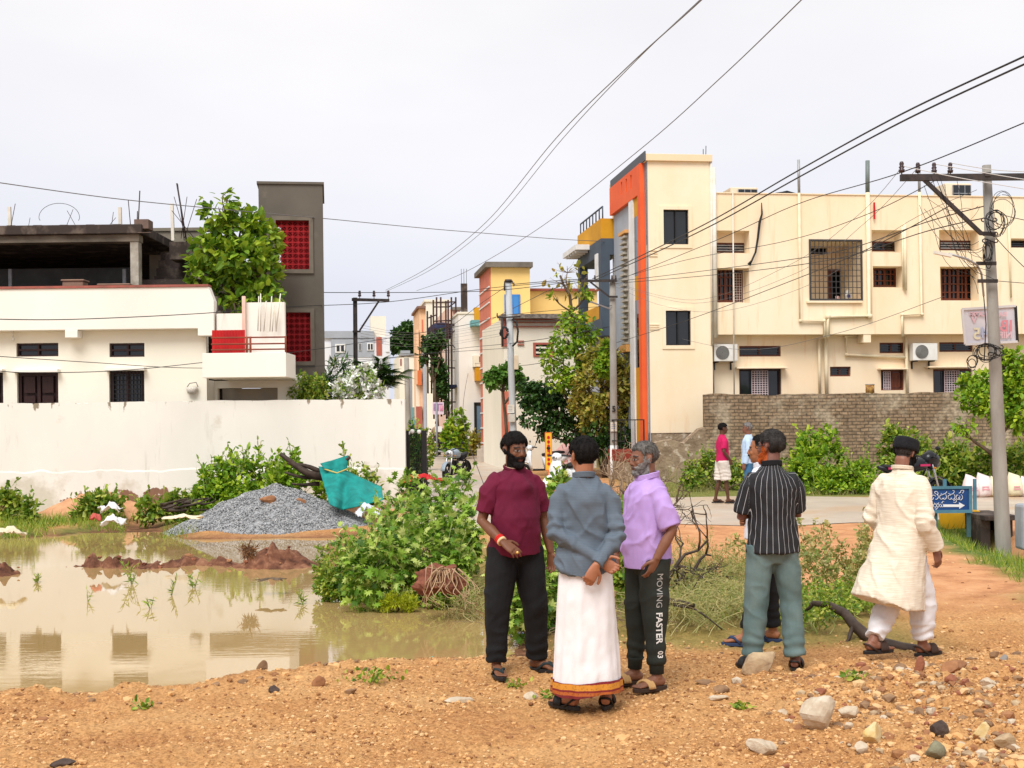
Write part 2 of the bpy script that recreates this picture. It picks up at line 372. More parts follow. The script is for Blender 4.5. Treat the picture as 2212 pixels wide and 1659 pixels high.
# road: wet pale asphalt, cross road plus the street running away between the houses
ROADM = pm('wet_road', (.56, .475, .38), (.44, .365, .29), 1.2, 8, .42, .25, 90, (1, 1, 1), .35, .65, .45, c3=(.50, .33, .20), scale3=.5, lo3=.5, hi3=.68)
mb = MB()
def strip(mb, L_, R_, z=.0):
 n = len(L_); V = []
 for a, b_ in zip(L_, R_): V += [(*a[:2], a[2]), (*b_[:2], b_[2])]
 mb.add(V, [(2*i, 2*i+1, 2*i+3, 2*i+2) for i in range(n-1)], True)
def rz_(x, y): return HZ(x, y)+.014
La, Ra = [], []
rg = random.Random(2)
for i in range(60):
 x = -2.4+i*.75; w1 = .35*math.sin(x*.9)+.25*math.sin(x*2.3+1)+rg.uniform(-.08, .08); x2 = x
 y0 = (22.2 if x < 4 else 22.2+min(.9, (x-4)*.18))+w1; y1 = 30.6+.2*math.sin(x*1.3)-(.9 if x > 7 else 0)*0-max(0, min(1.6, (x-5)*.25))
 La.append((x, y0, .010)); Ra.append((x, y1, .010))
strip(mb, La, Ra)
obj('road', mb, ROADM, kind='structure')
mb = MB(); La, Ra = [], []
for i in range(40):
 y = 30.9+i*1.6; x0 = -3.2-.053*(y-34)+.12*math.sin(y*.9); x1 = .75-.053*(y-34)+.15*math.sin(y*.7+2)
 z = .016+.46*float(smooth(np.array(y), 42, 75))**2; La.append((x0, y, z)); Ra.append((x1, y, z))
strip(mb, La, Ra)
obj('street', mb, ROADM, kind='structure')
# ================================================================ building kit
def plaster(name, c, dirt=(.3, .24, .17), amt=.62, sc=1.0):
 """painted plaster: slight tone drift and rain streaks running down"""
 return pm(name, c, tuple(k*.90 for k in c), .55*sc, 8, .9, .12, 45, (1, 1, .5), .35, .7, .2, c3=tuple((a*.45+b_*.55) for a, b_ in zip(c, dirt)),
              scale3=1.6*sc, lo3=amt, hi3=amt+.18, stretch3=(2.2, 2.2, .28))
GLASS = pm('dark_glass', (.012, .014, .016), rough=.06, spec=.6)
WOOD = pm('brown_wood', (.17, .045, .018), (.09, .022, .01), 6, 4, .5, stretch=(8, 8, 1))
DKWOOD = pm('dark_wood', (.035, .012, .010), (.022, .008, .007), 8, 4, .45, stretch=(8, 8, 1))
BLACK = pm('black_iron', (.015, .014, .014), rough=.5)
STEEL = pm('galvanised', (.42, .43, .44), (.3, .3, .31), 6, 4, .5, metal=.3)
PVC = pm('pvc_pipe', (.74, .72, .66), (.62, .56, .44), 2, 5, .5)
CREAMP = pm('painted_pipe', (.84, .74, .52), (.74, .60, .40), 2, 5, .6)
CONC = pm('raw_concrete', (.23, .20, .165), (.12, .10, .08), 1.3, 9, .95, .4, 30, (1, 1, .6), .3, .7, .15)
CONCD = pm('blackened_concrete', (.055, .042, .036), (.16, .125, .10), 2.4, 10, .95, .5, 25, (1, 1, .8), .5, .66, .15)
REDM = pm('red_paint', (.55, .012, .012), (.40, .008, .012), 3, 4, .5)
def win(parent, R, d, frame=WOOD, pane=GLASS, nv=2, nh=1, ft=.05, grille=None, leafcol=None, gx=4, gz=6, label=None, arch=False):
 """window set at depth d: frame with mullions, one pane sheet, optional bars and shutter leaves"""
 u0, u1, z0, z1 = R; f = MB(); hs = []
 pw, ph = (u1-u0-ft*(nv+1))/nv, (z1-z0-ft*(nh+1))/nh
 for i in range(nv):
  for j in range(nh): a = u0+ft+i*(pw+ft); c = z0+ft+j*(ph+ft); hs.append((a, a+pw, c, c+ph))
 f.wall(u0, u1, z0, z1, d-.04, d+.03, hs); o = obj('window', f, frame, parent, label=label)
 p = MB(); p.wall(u0+.01, u1-.01, z0+.01, z1-.01, d+.032, d+.05); obj('pane', p, pane, o)
 if grille:
  g = MB()
  for i in range(1, gx+1): x = u0+(u1-u0)*i/(gx+1); g.box((x-.008, d-.075, z0+.01), (x+.008, d-.06, z1-.01))
  for i in range(1, gz+1): z = z0+(z1-z0)*i/(gz+1); g.box((u0+.01, d-.058, z-.008), (u1-.01, d-.044, z+.008))
  obj('grille', g, grille, o)
 return o
# ================================================================ white compound wall (left)
F1 = Frame((0, 27.4), 0.0)
def peel_mat():
 m = plaster('whitewash', (.81, .785, .71), (.30, .26, .20), .60); t = m.node_tree; b = t.nodes['Principled BSDF']; N = t.nodes.new; L = t.links.new
 src = b.inputs['Base Color'].links[0].from_socket; tcn = N('ShaderNodeTexCoord'); sp = N('ShaderNodeSeparateXYZ'); L(tcn.outputs['Object'], sp.inputs[0])
 def layer(src, sc, zlo, zhi, thr, w, c1, c2, st=(1, 1, 1)):
  mpn = N('ShaderNodeMapping'); mpn.inputs['Scale'].default_value = st; L(tcn.outputs['Object'], mpn.inputs[0])
  n = N('ShaderNodeTexNoise'); n.inputs['Scale'].default_value = sc; n.inputs['Detail'].default_value = 9; n.inputs['Roughness'].default_value = .62; L(mpn.outputs[0], n.inputs['Vector'])
  g = N('ShaderNodeMapRange'); g.inputs[1].default_value = zlo; g.inputs[2].default_value = zhi; g.inputs[3].default_value = .16; g.inputs[4].default_value = -.12; L(sp.outputs['Z'], g.inputs[0])
  a = N('ShaderNodeMath'); L(n.outputs['Fac'], a.inputs[0]); L(g.outputs[0], a.inputs[1])
  s_ = N('ShaderNodeMapRange'); s_.inputs[1].default_value = thr; s_.inputs[2].default_value = thr+w; L(a.outputs[0], s_.inputs[0])
  n2 = N('ShaderNodeTexNoise'); n2.inputs['Scale'].default_value = 12; n2.inputs['Detail'].default_value = 6; L(tcn.outputs['Object'], n2.inputs['Vector'])
  cm = N('ShaderNodeMixRGB'); cm.inputs[1].default_value = (*c1, 1); cm.inputs[2].default_value = (*c2, 1); L(n2.outputs['Fac'], cm.inputs[0])
  x = N('ShaderNodeMixRGB'); L(s_.outputs[0], x.inputs[0]); L(src, x.inputs[1]); L(cm.outputs[0], x.inputs[2]); return x.outputs[0]
 src = layer(src, .9, .0, 1.2, .535, .10, (.55, .50, .41), (.68, .63, .53))                    # grey damp plaster
 src = layer(src, 1.25, .0, .85, .605, .012, (.30, .16, .10), (.20, .11, .07))               # bare brick where plaster fell
 src = layer(src, 3.2, 2.5, 1.9, .66, .04, (.22, .18, .13), (.34, .28, .2), (1.5, 1, .5))   # mould under the coping
 L(src, b.inputs['Base Color']); return m
WW = peel_mat()
u1, zt = F1.uz(874, 861); wall_t = thing('compound_wall', 'long white plastered boundary wall with peeling base behind the flooded plot', 'wall', (F1.O.x, F1.O.y, 0))
n = 260; us = np.linspace(-24, u1, n); mb = MB(); rr = random.Random(4)
zz = [zt+.012*fbm(u*1.3, 1, 0, 4)+(-.02 if rr.random() < .06 else 0) for u in us]
V = [];
for u, z in zip(us, zz): V += [(u, 0, .62), (u, 0, z), (u, .23, z+.004), (u, .23, -.4)]
Fc = []
for i in range(n-1):
 for k in range(3): Fc.append((4*i+k, 4*(i+1)+k, 4*(i+1)+k+1, 4*i+k+1))
Fc += [(0, 1, 2, 3), tuple(4*(n-1)+k for k in (3, 2, 1, 0))]
mb.add(V, [tuple(reversed(f)) for f in Fc]); obj('wall_face', mb, WW, wall_t)
mb = MB(); V = []
for i, u in enumerate(us): e = .014+.006*float(fbm(u*2, 0, 3)); zz_ = .90+.03*float(fbm(u*3, 4, 3)); V += [(u, -e, -.4), (u, -e, zz_-.03), (u, .002, zz_+.012)]
mb.add(V, [f for i in range(n-1) for f in ((3*i, 3*i+3, 3*i+4, 3*i+1), (3*i+1, 3*i+4, 3*i+5, 3*i+2))]); obj('plinth', mb, WW, wall_t)
# ================================================================ white house behind it
FH = Frame((0, 28.0), 0.0)
hs = thing('white_house', 'cream white single storey house with brown windows behind the boundary wall', 'house', (FH.O.x, FH.O.y, 0))
HW = plaster('house_white', (.88, .83, .70), (.5, .42, .3), .72, .6); HW2 = plaster('house_parapet', (.90, .86, .77), (.5, .42, .3), .74, .6)
R = FH.rect
w1 = R(37, 805, 126, 900, .3); w2 = R(236, 801, 312, 900, .3); w0 = R(-70, 805, 7, 900, .3)
v1 = R(35, 741, 126, 770, .3); v2 = R(236, 741, 312, 771, .3)
zb = FH.uz(200, 712, .0)[1]; ue = FH.uz(446, 780, .3)[0]
mb = MB(); mb.wall(-24, ue, -.3, zb+.02, .3, .5, [w1, w2, w0, v1, v2]); obj('ground_floor_wall', mb, HW, hs)
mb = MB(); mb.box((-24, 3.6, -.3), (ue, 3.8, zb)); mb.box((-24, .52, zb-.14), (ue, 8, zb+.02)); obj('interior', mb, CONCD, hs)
# parapet band, stepping out over the wall, chamfered at its right end
pz = FH.uz(200, 622)[1]; ul = FH.uz(455, 622)[0]; ul2 = FH.uz(462, 668)[0]; ulb = FH.uz(462, 712)[0]
mb = MB(); pts = [(-24, 0, zb), (ulb-.35, 0, zb), (ulb-.35, 0, zb-.16), (ulb, 0, zb-.16), (ul2, 0, FH.uz(462, 650)[1]), (ul-.05, 0, pz), (-24, 0, pz)]
mb.poly(pts[::-1], (0, .29, 0)); a, b_ = FH.uz(141, 730)[0], FH.uz(168, 730)[0]; mb.box((a, -.02, zb-.17), (b_, .298, zb-.002)); obj('parapet', mb, HW2, hs, bevel=.01)
mb = MB(); mb.box((-24, -.03, pz), (ul-.05, .3, pz+.05)); obj('parapet_coping', mb, pm('red_coping', (.42, .12, .09), (.25, .09, .07), 3), hs)
for (r, st) in ((w1, 0), (w2, 1), (w0, 0)):
 o = win(hs, r, .42, DKWOOD, GLASS if st else DKWOOD, 2 if st else 2, 1, .07, BLACK if st else None, gx=9, gz=9)
 mb = MB(); mb.box((r[0]-.05, .12, r[3]+.0), (r[1]+.05, .302, r[3]+.07)); obj('sunshade', mb, HW2, hs, bevel=.008)
 if not st:
  m2 = MB()
  for k in range(2):
   x0 = r[0]+.1+k*(r[1]-r[0]-.1)/2; x1 = x0+(r[1]-r[0]-.3)/2
   for q in range(3): zz0 = r[2]+.1+q*.42; m2.box((x0+.03, .37, zz0), (x1-.03, .40, zz0+.36))
  obj('shutter_leaf', m2, DKWOOD, o)
for r in (v1, v2): win(hs, r, .40, DKWOOD, GLASS, 2, 2, .04)
# bulb, curtain rod
mb = MB(); p = FH.uz(31, 725, .28); mb.tube([(p[0], .2, zb), (p[0], .2, zb-.12)], .02); mb.ell((p[0], .2, zb-.17), (.035, .035, .05), 8, 6); obj('light_bulb', mb, PVC, hs)
# balcony block at the right end
bx0, bx1 = FH.uz(437, 800, -.9)[0], FH.uz(618, 800, -.9)[0]; bz0, bz1 = FH.uz(530, 815, -.9)[1], FH.uz(530, 762, -.9)[1]
mb = MB(); mb.box((bx0, -.9, bz0), (bx1, -.78, bz1)); mb.box((bx0, -.78, bz0), (bx0+.12, .3, bz1)); mb.box((bx1-.12, -.78, bz0), (bx1, .3, bz1)); mb.box((bx0+.12, -.779, bz0+.002), (bx1-.12, 2.5, bz0+.12))
obj('balcony', mb, HW2, hs, bevel=.008)
mb = MB(); zt2 = bz0; ub0 = bx0+.15; ww_ = FH.rect(470, 838, 600, 900, 1.0)
mb.wall(ue+.002, bx1-.05, -.3, zt2-.002, 1.0, 1.2, [ww_, FH.rect(455, 838, 463, 900, 1.0)]); mb.wall(ue-.2, ue, -.3, zt2, .502, 1.0); obj('porch_wall', mb, HW, hs)
mb = MB(); mb.wall(ww_[0], ww_[1], ww_[2]-.1, ww_[3], 1.5, 1.55); obj('porch_screen', mb, pm('grey_board', (.36, .33, .30), (.45, .38, .28), 1.0, 2), hs)
mb = MB(); g = FH.rect(455, 845, 463, 900, 1.0); mb.box((g[0], 1.05, g[2]), (g[1], 1.1, g[3])); obj('porch_post', mb, pm('mustard_paint', (.62, .36, .04)), hs)
# stair head, red sheet, railings on the balcony
w3 = FH.rect(458, 713, 529, 762, -.6); mb = MB()
for k in range(22): x = w3[0]+(w3[1]-w3[0])*k/22; mb.box((x, -.6-.012*(k % 2), bz1-.02), (x+(w3[1]-w3[0])/22, -.57, w3[3]));
obj('red_sheet', mb, REDM, hs)
mb = MB(); a0, a1 = FH.uz(456, 740, -.85)[0], FH.uz(617, 740, -.85)[0]
for yy_ in (729, 743, 755): z = FH.uz(530, yy_, -.85)[1]; mb.tube([(a0, -.85, z), (a1, -.85, z)], .018)
for xx in (533, 541, 617): u = FH.uz(xx, 740, -.85)[0]; mb.tube([(u, -.85, bz1-.02), (u, -.85, FH.uz(530, 727, -.85)[1])], .022)
obj('railing', mb, pm('rust_red_rail', (.30, .075, .04), (.2, .05, .03), 5), hs)
r = FH.rect(527, 653, 615, 762, -.2); mb = MB(); mb.wall(r[0], r[1], bz0, r[3], -.2, -.05); u = FH.uz(480, 700, .4); r2 = FH.rect(478, 677, 527, 762, .1); mb.wall(r2[0]-.1, r2[1], bz0, r2[3], .1, .2); obj('stair_head_wall', mb, HW2, hs)
r = FH.rect(524, 640, 531, 762, -.25); mb = MB(); mb.box((r[0], -.3, bz0), (r[1], -.205, r[3])); obj('pink_pipe_casing', mb, pm('pink_paint', (.78, .45, .36), (.8, .6, .5), 3), hs)
mb = MB(); r = FH.rect(459, 640, 468, 716, .3)
mb.box((r[0], .3, bz0), (r[1], .45, r[3])); r = FH.rect(469, 672, 478, 716, .3); mb.box((r[0], .22, bz0), (r[1], .35, r[3])); obj('concrete_stub', mb, CONC, hs)
mb = MB()
for (x0, y0, x1, y1) in ((559, 640, 557, 715), (563, 634, 563, 716), (575, 650, 570, 716), (587, 640, 583, 716), (606, 634, 596, 716), (592, 660, 597, 716), (592, 660, 588, 716)):
 p, q = FH.uz(x0, y0, -.35), FH.uz(x1, y1, -.35); mb.tube([(p[0], -.35, p[1]), (q[0], -.35, q[1])], .013, 5)
obj('wall_rods', mb, PVC, hs)
# hanging basket on the wall
bk = FH.uz(414, 841, .22); t = thing('wall_basket', 'small white wicker basket hanging on the cream wall by the porch', 'basket', (bk[0], 28.22, bk[1]))
mb = MB(); mb.loft([((0, 0, -.09), .09, .06), ((0, 0, -.02), .115, .075), ((0, 0, .05), .13, .085)], 14); obj('basket_bowl', mb, pm('wicker', (.72, .69, .62), (.5, .45, .38), 40, 3, .9, .6, 70), t)
mb = MB(); mb.tube([(-.1, 0, .05), (-.04, 0, .13), (.1, 0, .15), (.14, 0, .05)], .008); obj('basket_handle', mb, BLACK, t)
# ---------------- unfinished concrete storey on the roof
FU = Frame((0, 30.5), 0.0)
uf = thing('unfinished_storey', 'blackened unfinished concrete storey with open bays and bare stair on the flat roof', 'building', (0, 30.5, 0)); U = FU.rect; zf = FU.uz(100, 640)[1]
s0, s1 = FU.uz(100, 535)[1], FU.uz(100, 497)[1]; ux = FU.uz(300, 500)[0]
mb = MB(); mb.box((-22, 0, s0+.12), (ux, .35, s1-.12)); obj('edge_beam', mb, pm('weathered_beam', (.26, .22, .17), (.12, .10, .075), 1.5, 9, .95, .4, 30, (.6, 1, 1), .38, .62), uf, bevel=.01)
mb = MB(); mb.box((-22, -.12, s1-.12), (ux+.1, 6, s1+.10)); obj('roof_slab', mb, CONCD, uf, bevel=.02)
mb = MB(); zp = FU.uz(100, 487)[1]
for i in range(64): x = -22+i*(ux+22)/64; mb.box((x, 0, s1+.10), (x+(ux+22)/64-.01, .2, zp+.02*math.sin(i*2.1)))
obj('brick_course', mb, pm('black_brick', (.075, .03, .025), (.03, .02, .018), 6, 6, .95, .5, 40), uf)
mb = MB(); mb.box((-22, 5.6, zf-1), (ux+2.2, 5.8, s1-.1)); mb.box((-22, .36, s0+.2), (ux-.3, 5.6, s0+.3)); obj('back_wall', mb, CONCD, uf)
mb = MB(); mb.box((-22, 2.6, zf-.6), (FU.uz(282, 600, 2.6)[0], 2.75, FU.uz(100, 580, 2.6)[1])); obj('dwarf_wall', mb, pm('dark_grey_wall', (.10, .105, .10), (.06, .06, .06), 2), uf)
r = U(281, 530, 299, 640); mb = MB(); mb.box((r[0], .02, r[2]), (r[1], .3, s0+.13)); obj('column', mb, pm('pale_column', (.48, .44, .37), (.26, .22, .17), 3, 8, .95, .4, 30), uf, bevel=.01)
for x in (20, 820/2194*708.5*1.0):
 r = U(x if x > 30 else 18, 581, (x if x > 30 else 18)+7, 640, 2.0); mb = MB(); mb.box((r[0], 2.0, r[2]), (r[1], 2.08, r[3])); obj('inner_post', mb, STEEL, uf)
x0, zt_ = FU.uz(302, 524, .1); x1 = FU.uz(366, 524, .1)[0]; mb = MB()
for k in range(10): mb.box((x0, .1+.2*(9-k), zf-.3), (x1, .1+.2*(10-k)-.002, zt_-.22*k))
obj('open_stair', mb, CONCD, uf)
r = U(291, 474, 322, 521, .0); mb = MB(); mb.box((r[0], -.05, s1+.0), (r[1], .35, r[3])); mb.box((r[0]+.1, -.14, s0+.3), (r[0]+.42, -.125, s1-.1)); obj('column_stub', mb, pm('brown_concrete', (.20, .13, .10), (.12, .085, .07), 3, 8), uf, bevel=.03)
r = U(322, 495, 422, 523, 3); mb = MB(); mb.box((r[0], 3, zf), (FU.uz(640, 500, 3)[0]-2.4, 3.2, r[3])); mb.box((r[0], 2.95, r[3]-.05), (r[1]+1, 3.25, r[3]+.03)); obj('stair_back_wall', mb, pm('olive_plaster', (.23, .20, .15), (.16, .14, .11), 1.2, 6), uf)
r = U(366, 522, 422, 560, .9); mb = MB(); mb.box((r[0], .9, r[2]), (r[1]+.6, 1.6, r[3])); r = U(298, 604, 432, 622, .6); mb.box((r[0], .55, zf-.3), (r[1], .95, r[3])); obj('landing', mb, CONCD, uf)
# rods and posts on the roof
for (xa, ya, xb, yb, th) in ((302, 412, 298, 500, .014), (297, 456, 296, 490, .012), (277, 432, 282, 487, .01), (382, 396, 403, 522, .02), (384, 398, 398, 520, .01), (376, 425, 402, 515, .008), (404, 425, 391, 515, .008),
                             (425, 430, 398, 515, .008), (371, 455, 420, 515, .008), (245, 458, 241, 487, .007), (250, 470, 236, 487, .006), (33, 440, 24, 487, .008), (65, 470, 62, 487, .006), (145, 455, 163, 487, .006), (158, 452, 144, 487, .006)):
 p, q = at(xa, ya, 30.7), at(xb, yb, 30.7); mb = MB(); mb.tube([p, q], th, 5); obj('rebar', mb, pm('rebar_rust', (.045, .03, .028)), uf, world=True)
for (xa, ya, xb, yb) in ((20, 447, 22, 490), (259, 448, 260, 487), (371, 440, 374, 520)):
 p, q = at(xa, ya, 30.9), at(xb, yb, 30.9); mb = MB(); mb.beam(p, q, .07); obj('white_post', mb, PVC, uf, world=True)
mb = MB(); cc = [at(128+44*math.cos(t_), 470-31*math.sin(t_)*(1 if math.sin(t_) > 0 else .6), 30.8) for t_ in np.linspace(-.35, math.pi+.35, 18)]
mb.tube(cc, .006, 4); obj('wire_loop', mb, BLACK, uf, world=True)
for i, (x0, x1, y0, y1, lb) in enumerate(((136, 181, 604, 622, 'brown capped concrete block standing on the red parapet edge'), (214, 280, 613, 622, 'low brown slab lying on the parapet beside the concrete column'))):
 r = FH.rect(x0, y0, x1, y1, .5); t = MB(); t.box((r[0], .45, pz-.2), (r[1], .8, r[3]-.04)); t.box((r[0]-.03, .42, r[3]-.04), (r[1]+.03, .83, r[3])); mbv = t
 o = obj('concrete_block', t, pm('brown_block', (.27, .17, .12), (.2, .12, .09), 4, 6), None, bevel=.02, label=lb, cat='block'); o.location = (0, 28, 0)
# ================================================================ grey plastered stair tower with red lattices
FT = Frame((at(561, 700, 32.5).x, 32.5), rad(8)); T = FT.rect
tw = thing('stair_tower', 'tall grey plastered stair tower with two red lattice openings', 'building', (FT.O.x, FT.O.y, 0), FT.a)
l1, l2 = T(596, 476, 668, 582), T(600, 675, 671, 781); q = T(561, 398, 696, 900); GP = pm('grey_plaster', (.150, .130, .104), (.112, .097, .078), .7, 8, .95, .2, 30, (1, 1, .7), c3=(.22, .185, .14), scale3=1.3, lo3=.58, hi3=.72)
x0, x1, zt_ = q[0], FT.uz(699, 620)[0], q[3]
o1 = [(l1[0], (l1[0]+(l1[1]-l1[0])*.42), l1[2]+.1, l1[3]), (l2[0], l2[0]+(l2[1]-l2[0])*.32, l2[2]+(l2[3]-l2[2])*.45, l2[3])]
mb = MB(); mb.wall(x0, x1, -.3, zt_, 0, .23, [l1, l2]); mb.box((x0, .23, -.3), (x0+.2, 2.8, zt_)); mb.box((x1-.2, .23, -.3), (x1, 2.8, zt_))
mb.box((x0+.2, .23, zt_-.15), (x1-.2, 2.8, zt_-.002)); o1s = [(h[0]+(-.05), h[1]+.0, h[2], h[3]) for h in o1]
mb.wall(x0+.201, x1-.201, -.3, zt_-.151, 2.6, 2.8, [(h[0]-.62, h[1]-.32, h[2]+.05, h[3]+.25) for h in o1]); obj('tower_wall', mb, GP, tw)
mb = MB(); mb.box((x0-.04, -.04, zt_), (x1+.04, 2.85, zt_+.06)); obj('tower_coping', mb, GP, tw)
for l in (l1, l2):
 mb = MB(); e = .10; mb.wall(l[0]-e, l[1]+e, l[2]-e, l[3]+e, -.045, -.001, [l]); f = obj('lattice_surround', mb, pm('surround', (.19, .16, .125), (.14, .12, .09), 3), tw)
 hx = l[0]+(l[1]-l[0])*(.36 if l is l1 else .2); hz = l[2]+(.1 if l is l1 else (l[3]-l[2])*.45)
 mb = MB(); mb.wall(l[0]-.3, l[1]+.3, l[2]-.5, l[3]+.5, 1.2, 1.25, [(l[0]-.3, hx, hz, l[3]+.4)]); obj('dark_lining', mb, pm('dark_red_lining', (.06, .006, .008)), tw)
 g = MB(); nx, nz_ = 6, 9; cw, ch = (l[1]-l[0])/nx, (l[3]-l[2])/nz_
 for i in range(nx+1): g.box((l[0]+i*cw-.012, .06, l[2]), (l[0]+i*cw+.012, .12, l[3]))
 for j in range(nz_+1): g.box((l[0], .059, l[2]+j*ch-.012), (l[1], .118, l[2]+j*ch+.012))
 for i in range(nx):
  for j in range(nz_):
   a, c = l[0]+i*cw, l[2]+j*ch; cx_, cz_ = a+cw/2, c+ch/2
   k = (i+j) % 2
   g.beam((a, .09, c if k else c+ch), (a+cw, .09, c+ch if k else c), .016, .04, (0, 1, 0));
   g.beam((cx_, .088, c), (a+cw if k else a, .088, cz_), .014, .036, (0, 1, 0)); g.beam((cx_, .088, c+ch), (a if k else a+cw, .088, cz_), .014, .036, (0, 1, 0))
 obj('red_lattice', g, pm('lattice_red', (.42, .02, .022), (.32, .015, .02), 3), tw)
# ================================================================ cream two storey house with orange street front
FB = Frame((at(1404, 900, 39.0).x, 39.0), rad(8)); B = FB.rect
def side(px, py, u0=0.0):
 """picture point on the plane u = u0 (street side) -> (depth, z)"""
 a, b = ray(px, py); D = Vector((a, 1, b)); E = Vector((0, 0, EYE)); P0 = FB.O+FB.u*u0; t_ = (P0-E).dot(FB.u)/D.dot(FB.u)
 p = E+D*t_; return (p-FB.O).dot(FB.n), p.z
ch = thing('cream_house', 'cream two storey house with orange and grey street front and red brown windows', 'house', (FB.O.x, FB.O.y, 0), FB.a)
def cream_mat():
 m = pm('cream_paint', (.90, .765, .56), (.88, .685, .455), .45, 8, .9, .12, 45, (1, 1, .7), .40, .66, .2, c3=(.80, .56, .34), scale3=1.5, lo3=.56, hi3=.74, stretch3=(2.4, 2.4, .22)); return m
CR = cream_mat(); CR2 = pm('cream_tower', (.90, .775, .57), (.88, .69, .46), .5, 8, .9, .12, 45, (1, 1, .7), .40, .66, .2, c3=(.82, .60, .38), scale3=1.2, lo3=.58, hi3=.76, stretch3=(2.4, 2.4, .3))
ut = FB.uz(1536, 500)[0]; zT = FB.uz(1460, 334)[1]; zTb = FB.uz(1460, 349)[1]
W1, W2 = B(1433, 453, 1487, 528), B(1438, 671, 1492, 746)
mb = MB(); mb.wall(0, ut, 1.45, zTb, 0, .23, [W1, W2]); obj('tower_wall', mb, CR2, ch)
mb = MB(); mb.box((-.06, -.10, zTb), (ut+.04, 5.0, zT)); obj('tower_coping', mb, plaster('cream_coping', (.90, .68, .44), (.5, .3, .2), .7), ch, bevel=.01)
mb = MB(); mb.box((ut-.02, .232, 4), (ut, 5.0, zTb-.002)); mb.box((.02, 4.8, 1.4), (ut-.02, 5.0, zTb-.002)); obj('tower_back', mb, CR2, ch)
mb = MB(); mb.wall(-.0, ut-.002, -.4, 1.449, .02, .25); obj('stone_plinth', mb, pm('rubble_plinth', (.36, .27, .18), (.20, .14, .09), 3.5, 9, .95, .8, 14, c3=(.52, .43, .33), scale3=4, lo3=.55, hi3=.62, bdist=.04), ch)
for W in (W1, W2):
 o = win(ch, W, .09, BLACK, GLASS, 2, 1, .03); mb = MB(); e = .11; mb.wall(W[0]-e, W[1]+e, W[2]-e, W[3]+e, -.03, -.001, [W]); obj('window_surround', mb, CR2, o)
# grooves on the tower wall
for (y0) in ((543), (548), (554)):
 pass
for (xx, yy) in ((1412, 701), (1412, 706), (1412, 711)):
 r = B(1399, yy-1, 1424, yy+1); mb = MB(); mb.box((.02, -.03, r[2]), (r[1], -.001, r[3])); obj('wall_rib', mb, CR2, ch)
for (yy) in (541, 547, 553):
 r = B(1394, yy-1, 1420, yy+1); mb = MB(); mb.box((.02, -.03, r[2]), (r[1], -.001, r[3])); obj('wall_rib', mb, CR2, ch)
# ---- main block: upper floor plane at 0, ground floor set back .55
ue = FB.uz(2400, 600)[0]; zR = FB.uz(1800, 421)[1]; zS = FB.uz(1800, 722)[1]
NICH = [B(1546, 498, 1619, 547), B(1548, 579, 1619, 654), B(1883, 497, 1948, 545), B(1886, 575, 1951, 621), B(2029, 497, 2114, 541), B(2031, 576, 2114, 649), B(2184, 515, 2250, 535)]
BAL = B(1751, 521, 1859, 646)
mb = MB(); mb.wall(ut+.002, ue, zS, zR, .004, .2, NICH+[BAL]); obj('upper_wall', mb, CR, ch)
for i, r in enumerate(NICH):                                             # each window niche has its own lined recess
 mb = MB(); mb.wall(r[0]-.03, r[1]+.03, r[2]-.03, r[3]+.03, .2, .52, [r]);
 w_ = {0: B(1547, 524, 1611, 546, .5), 1: B(1548, 580, 1606, 653, .5), 2: B(1884, 521, 1935, 543, .5), 3: B(1887, 578, 1938, 620, .5), 4: B(2030, 519, 2105, 541, .5), 5: B(2033, 577, 2109, 649, .5), 6: B(2185, 516, 2250, 534, .4)}[i]
 mb.wall(r[0]-.03, r[1]+.03, r[2]-.03, r[3]+.03, .521, .7, [w_]); obj('window_niche', mb, CR, ch)
 vent = i in (0, 2, 4, 6)
 o = win(ch, w_, .60, WOOD, GLASS, (2 if i in (0, 2, 3, 6) else 3) if i != 5 else 4, 1 if not vent else 1, .05 if vent else .07, None)
 if vent:
  s_ = MB(); nn = 3
  for k in range(1, nn+1): z = w_[2]+(w_[3]-w_[2])*k/(nn+1); s_.box((w_[0]+.05, .545, z-.02), (w_[1]-.05, .575, z+.014))
  obj('louvre', s_, STEEL if i in (0, 4) else GLASS, o)
 else:
  g = MB(); n_ = 4 if i != 3 else 3; nc = (4 if i == 5 else 2 if i == 3 else 3)
  for k in range(1, n_): z = w_[2]+(w_[3]-w_[2])*k/n_; g.box((w_[0]+.06, .565, z-.018), (w_[1]-.06, .60, z+.018))
  for k in range(nc): x = w_[0]+(w_[1]-w_[0])*(k+.5)/nc; g.box((x-.014, .564, w_[2]+.06), (x+.014, .598, w_[3]-.06))
  obj('glazing_bars', g, WOOD, o)
r = NICH[1]; w_ = B(1588, 590, 1604, 652, .4); g = MB()
for k in range(4): x = w_[0]+(w_[1]-w_[0])*k/3; g.box((x-.006, .47, w_[2]), (x+.006, .48, w_[3]))
for k in range(12): z = w_[2]+(w_[3]-w_[2])*k/11; g.box((w_[0], .481, z-.006), (w_[1], .49, z+.006))
obj('grille', g, pm('grille_white', (.6, .5, .45)), ch)
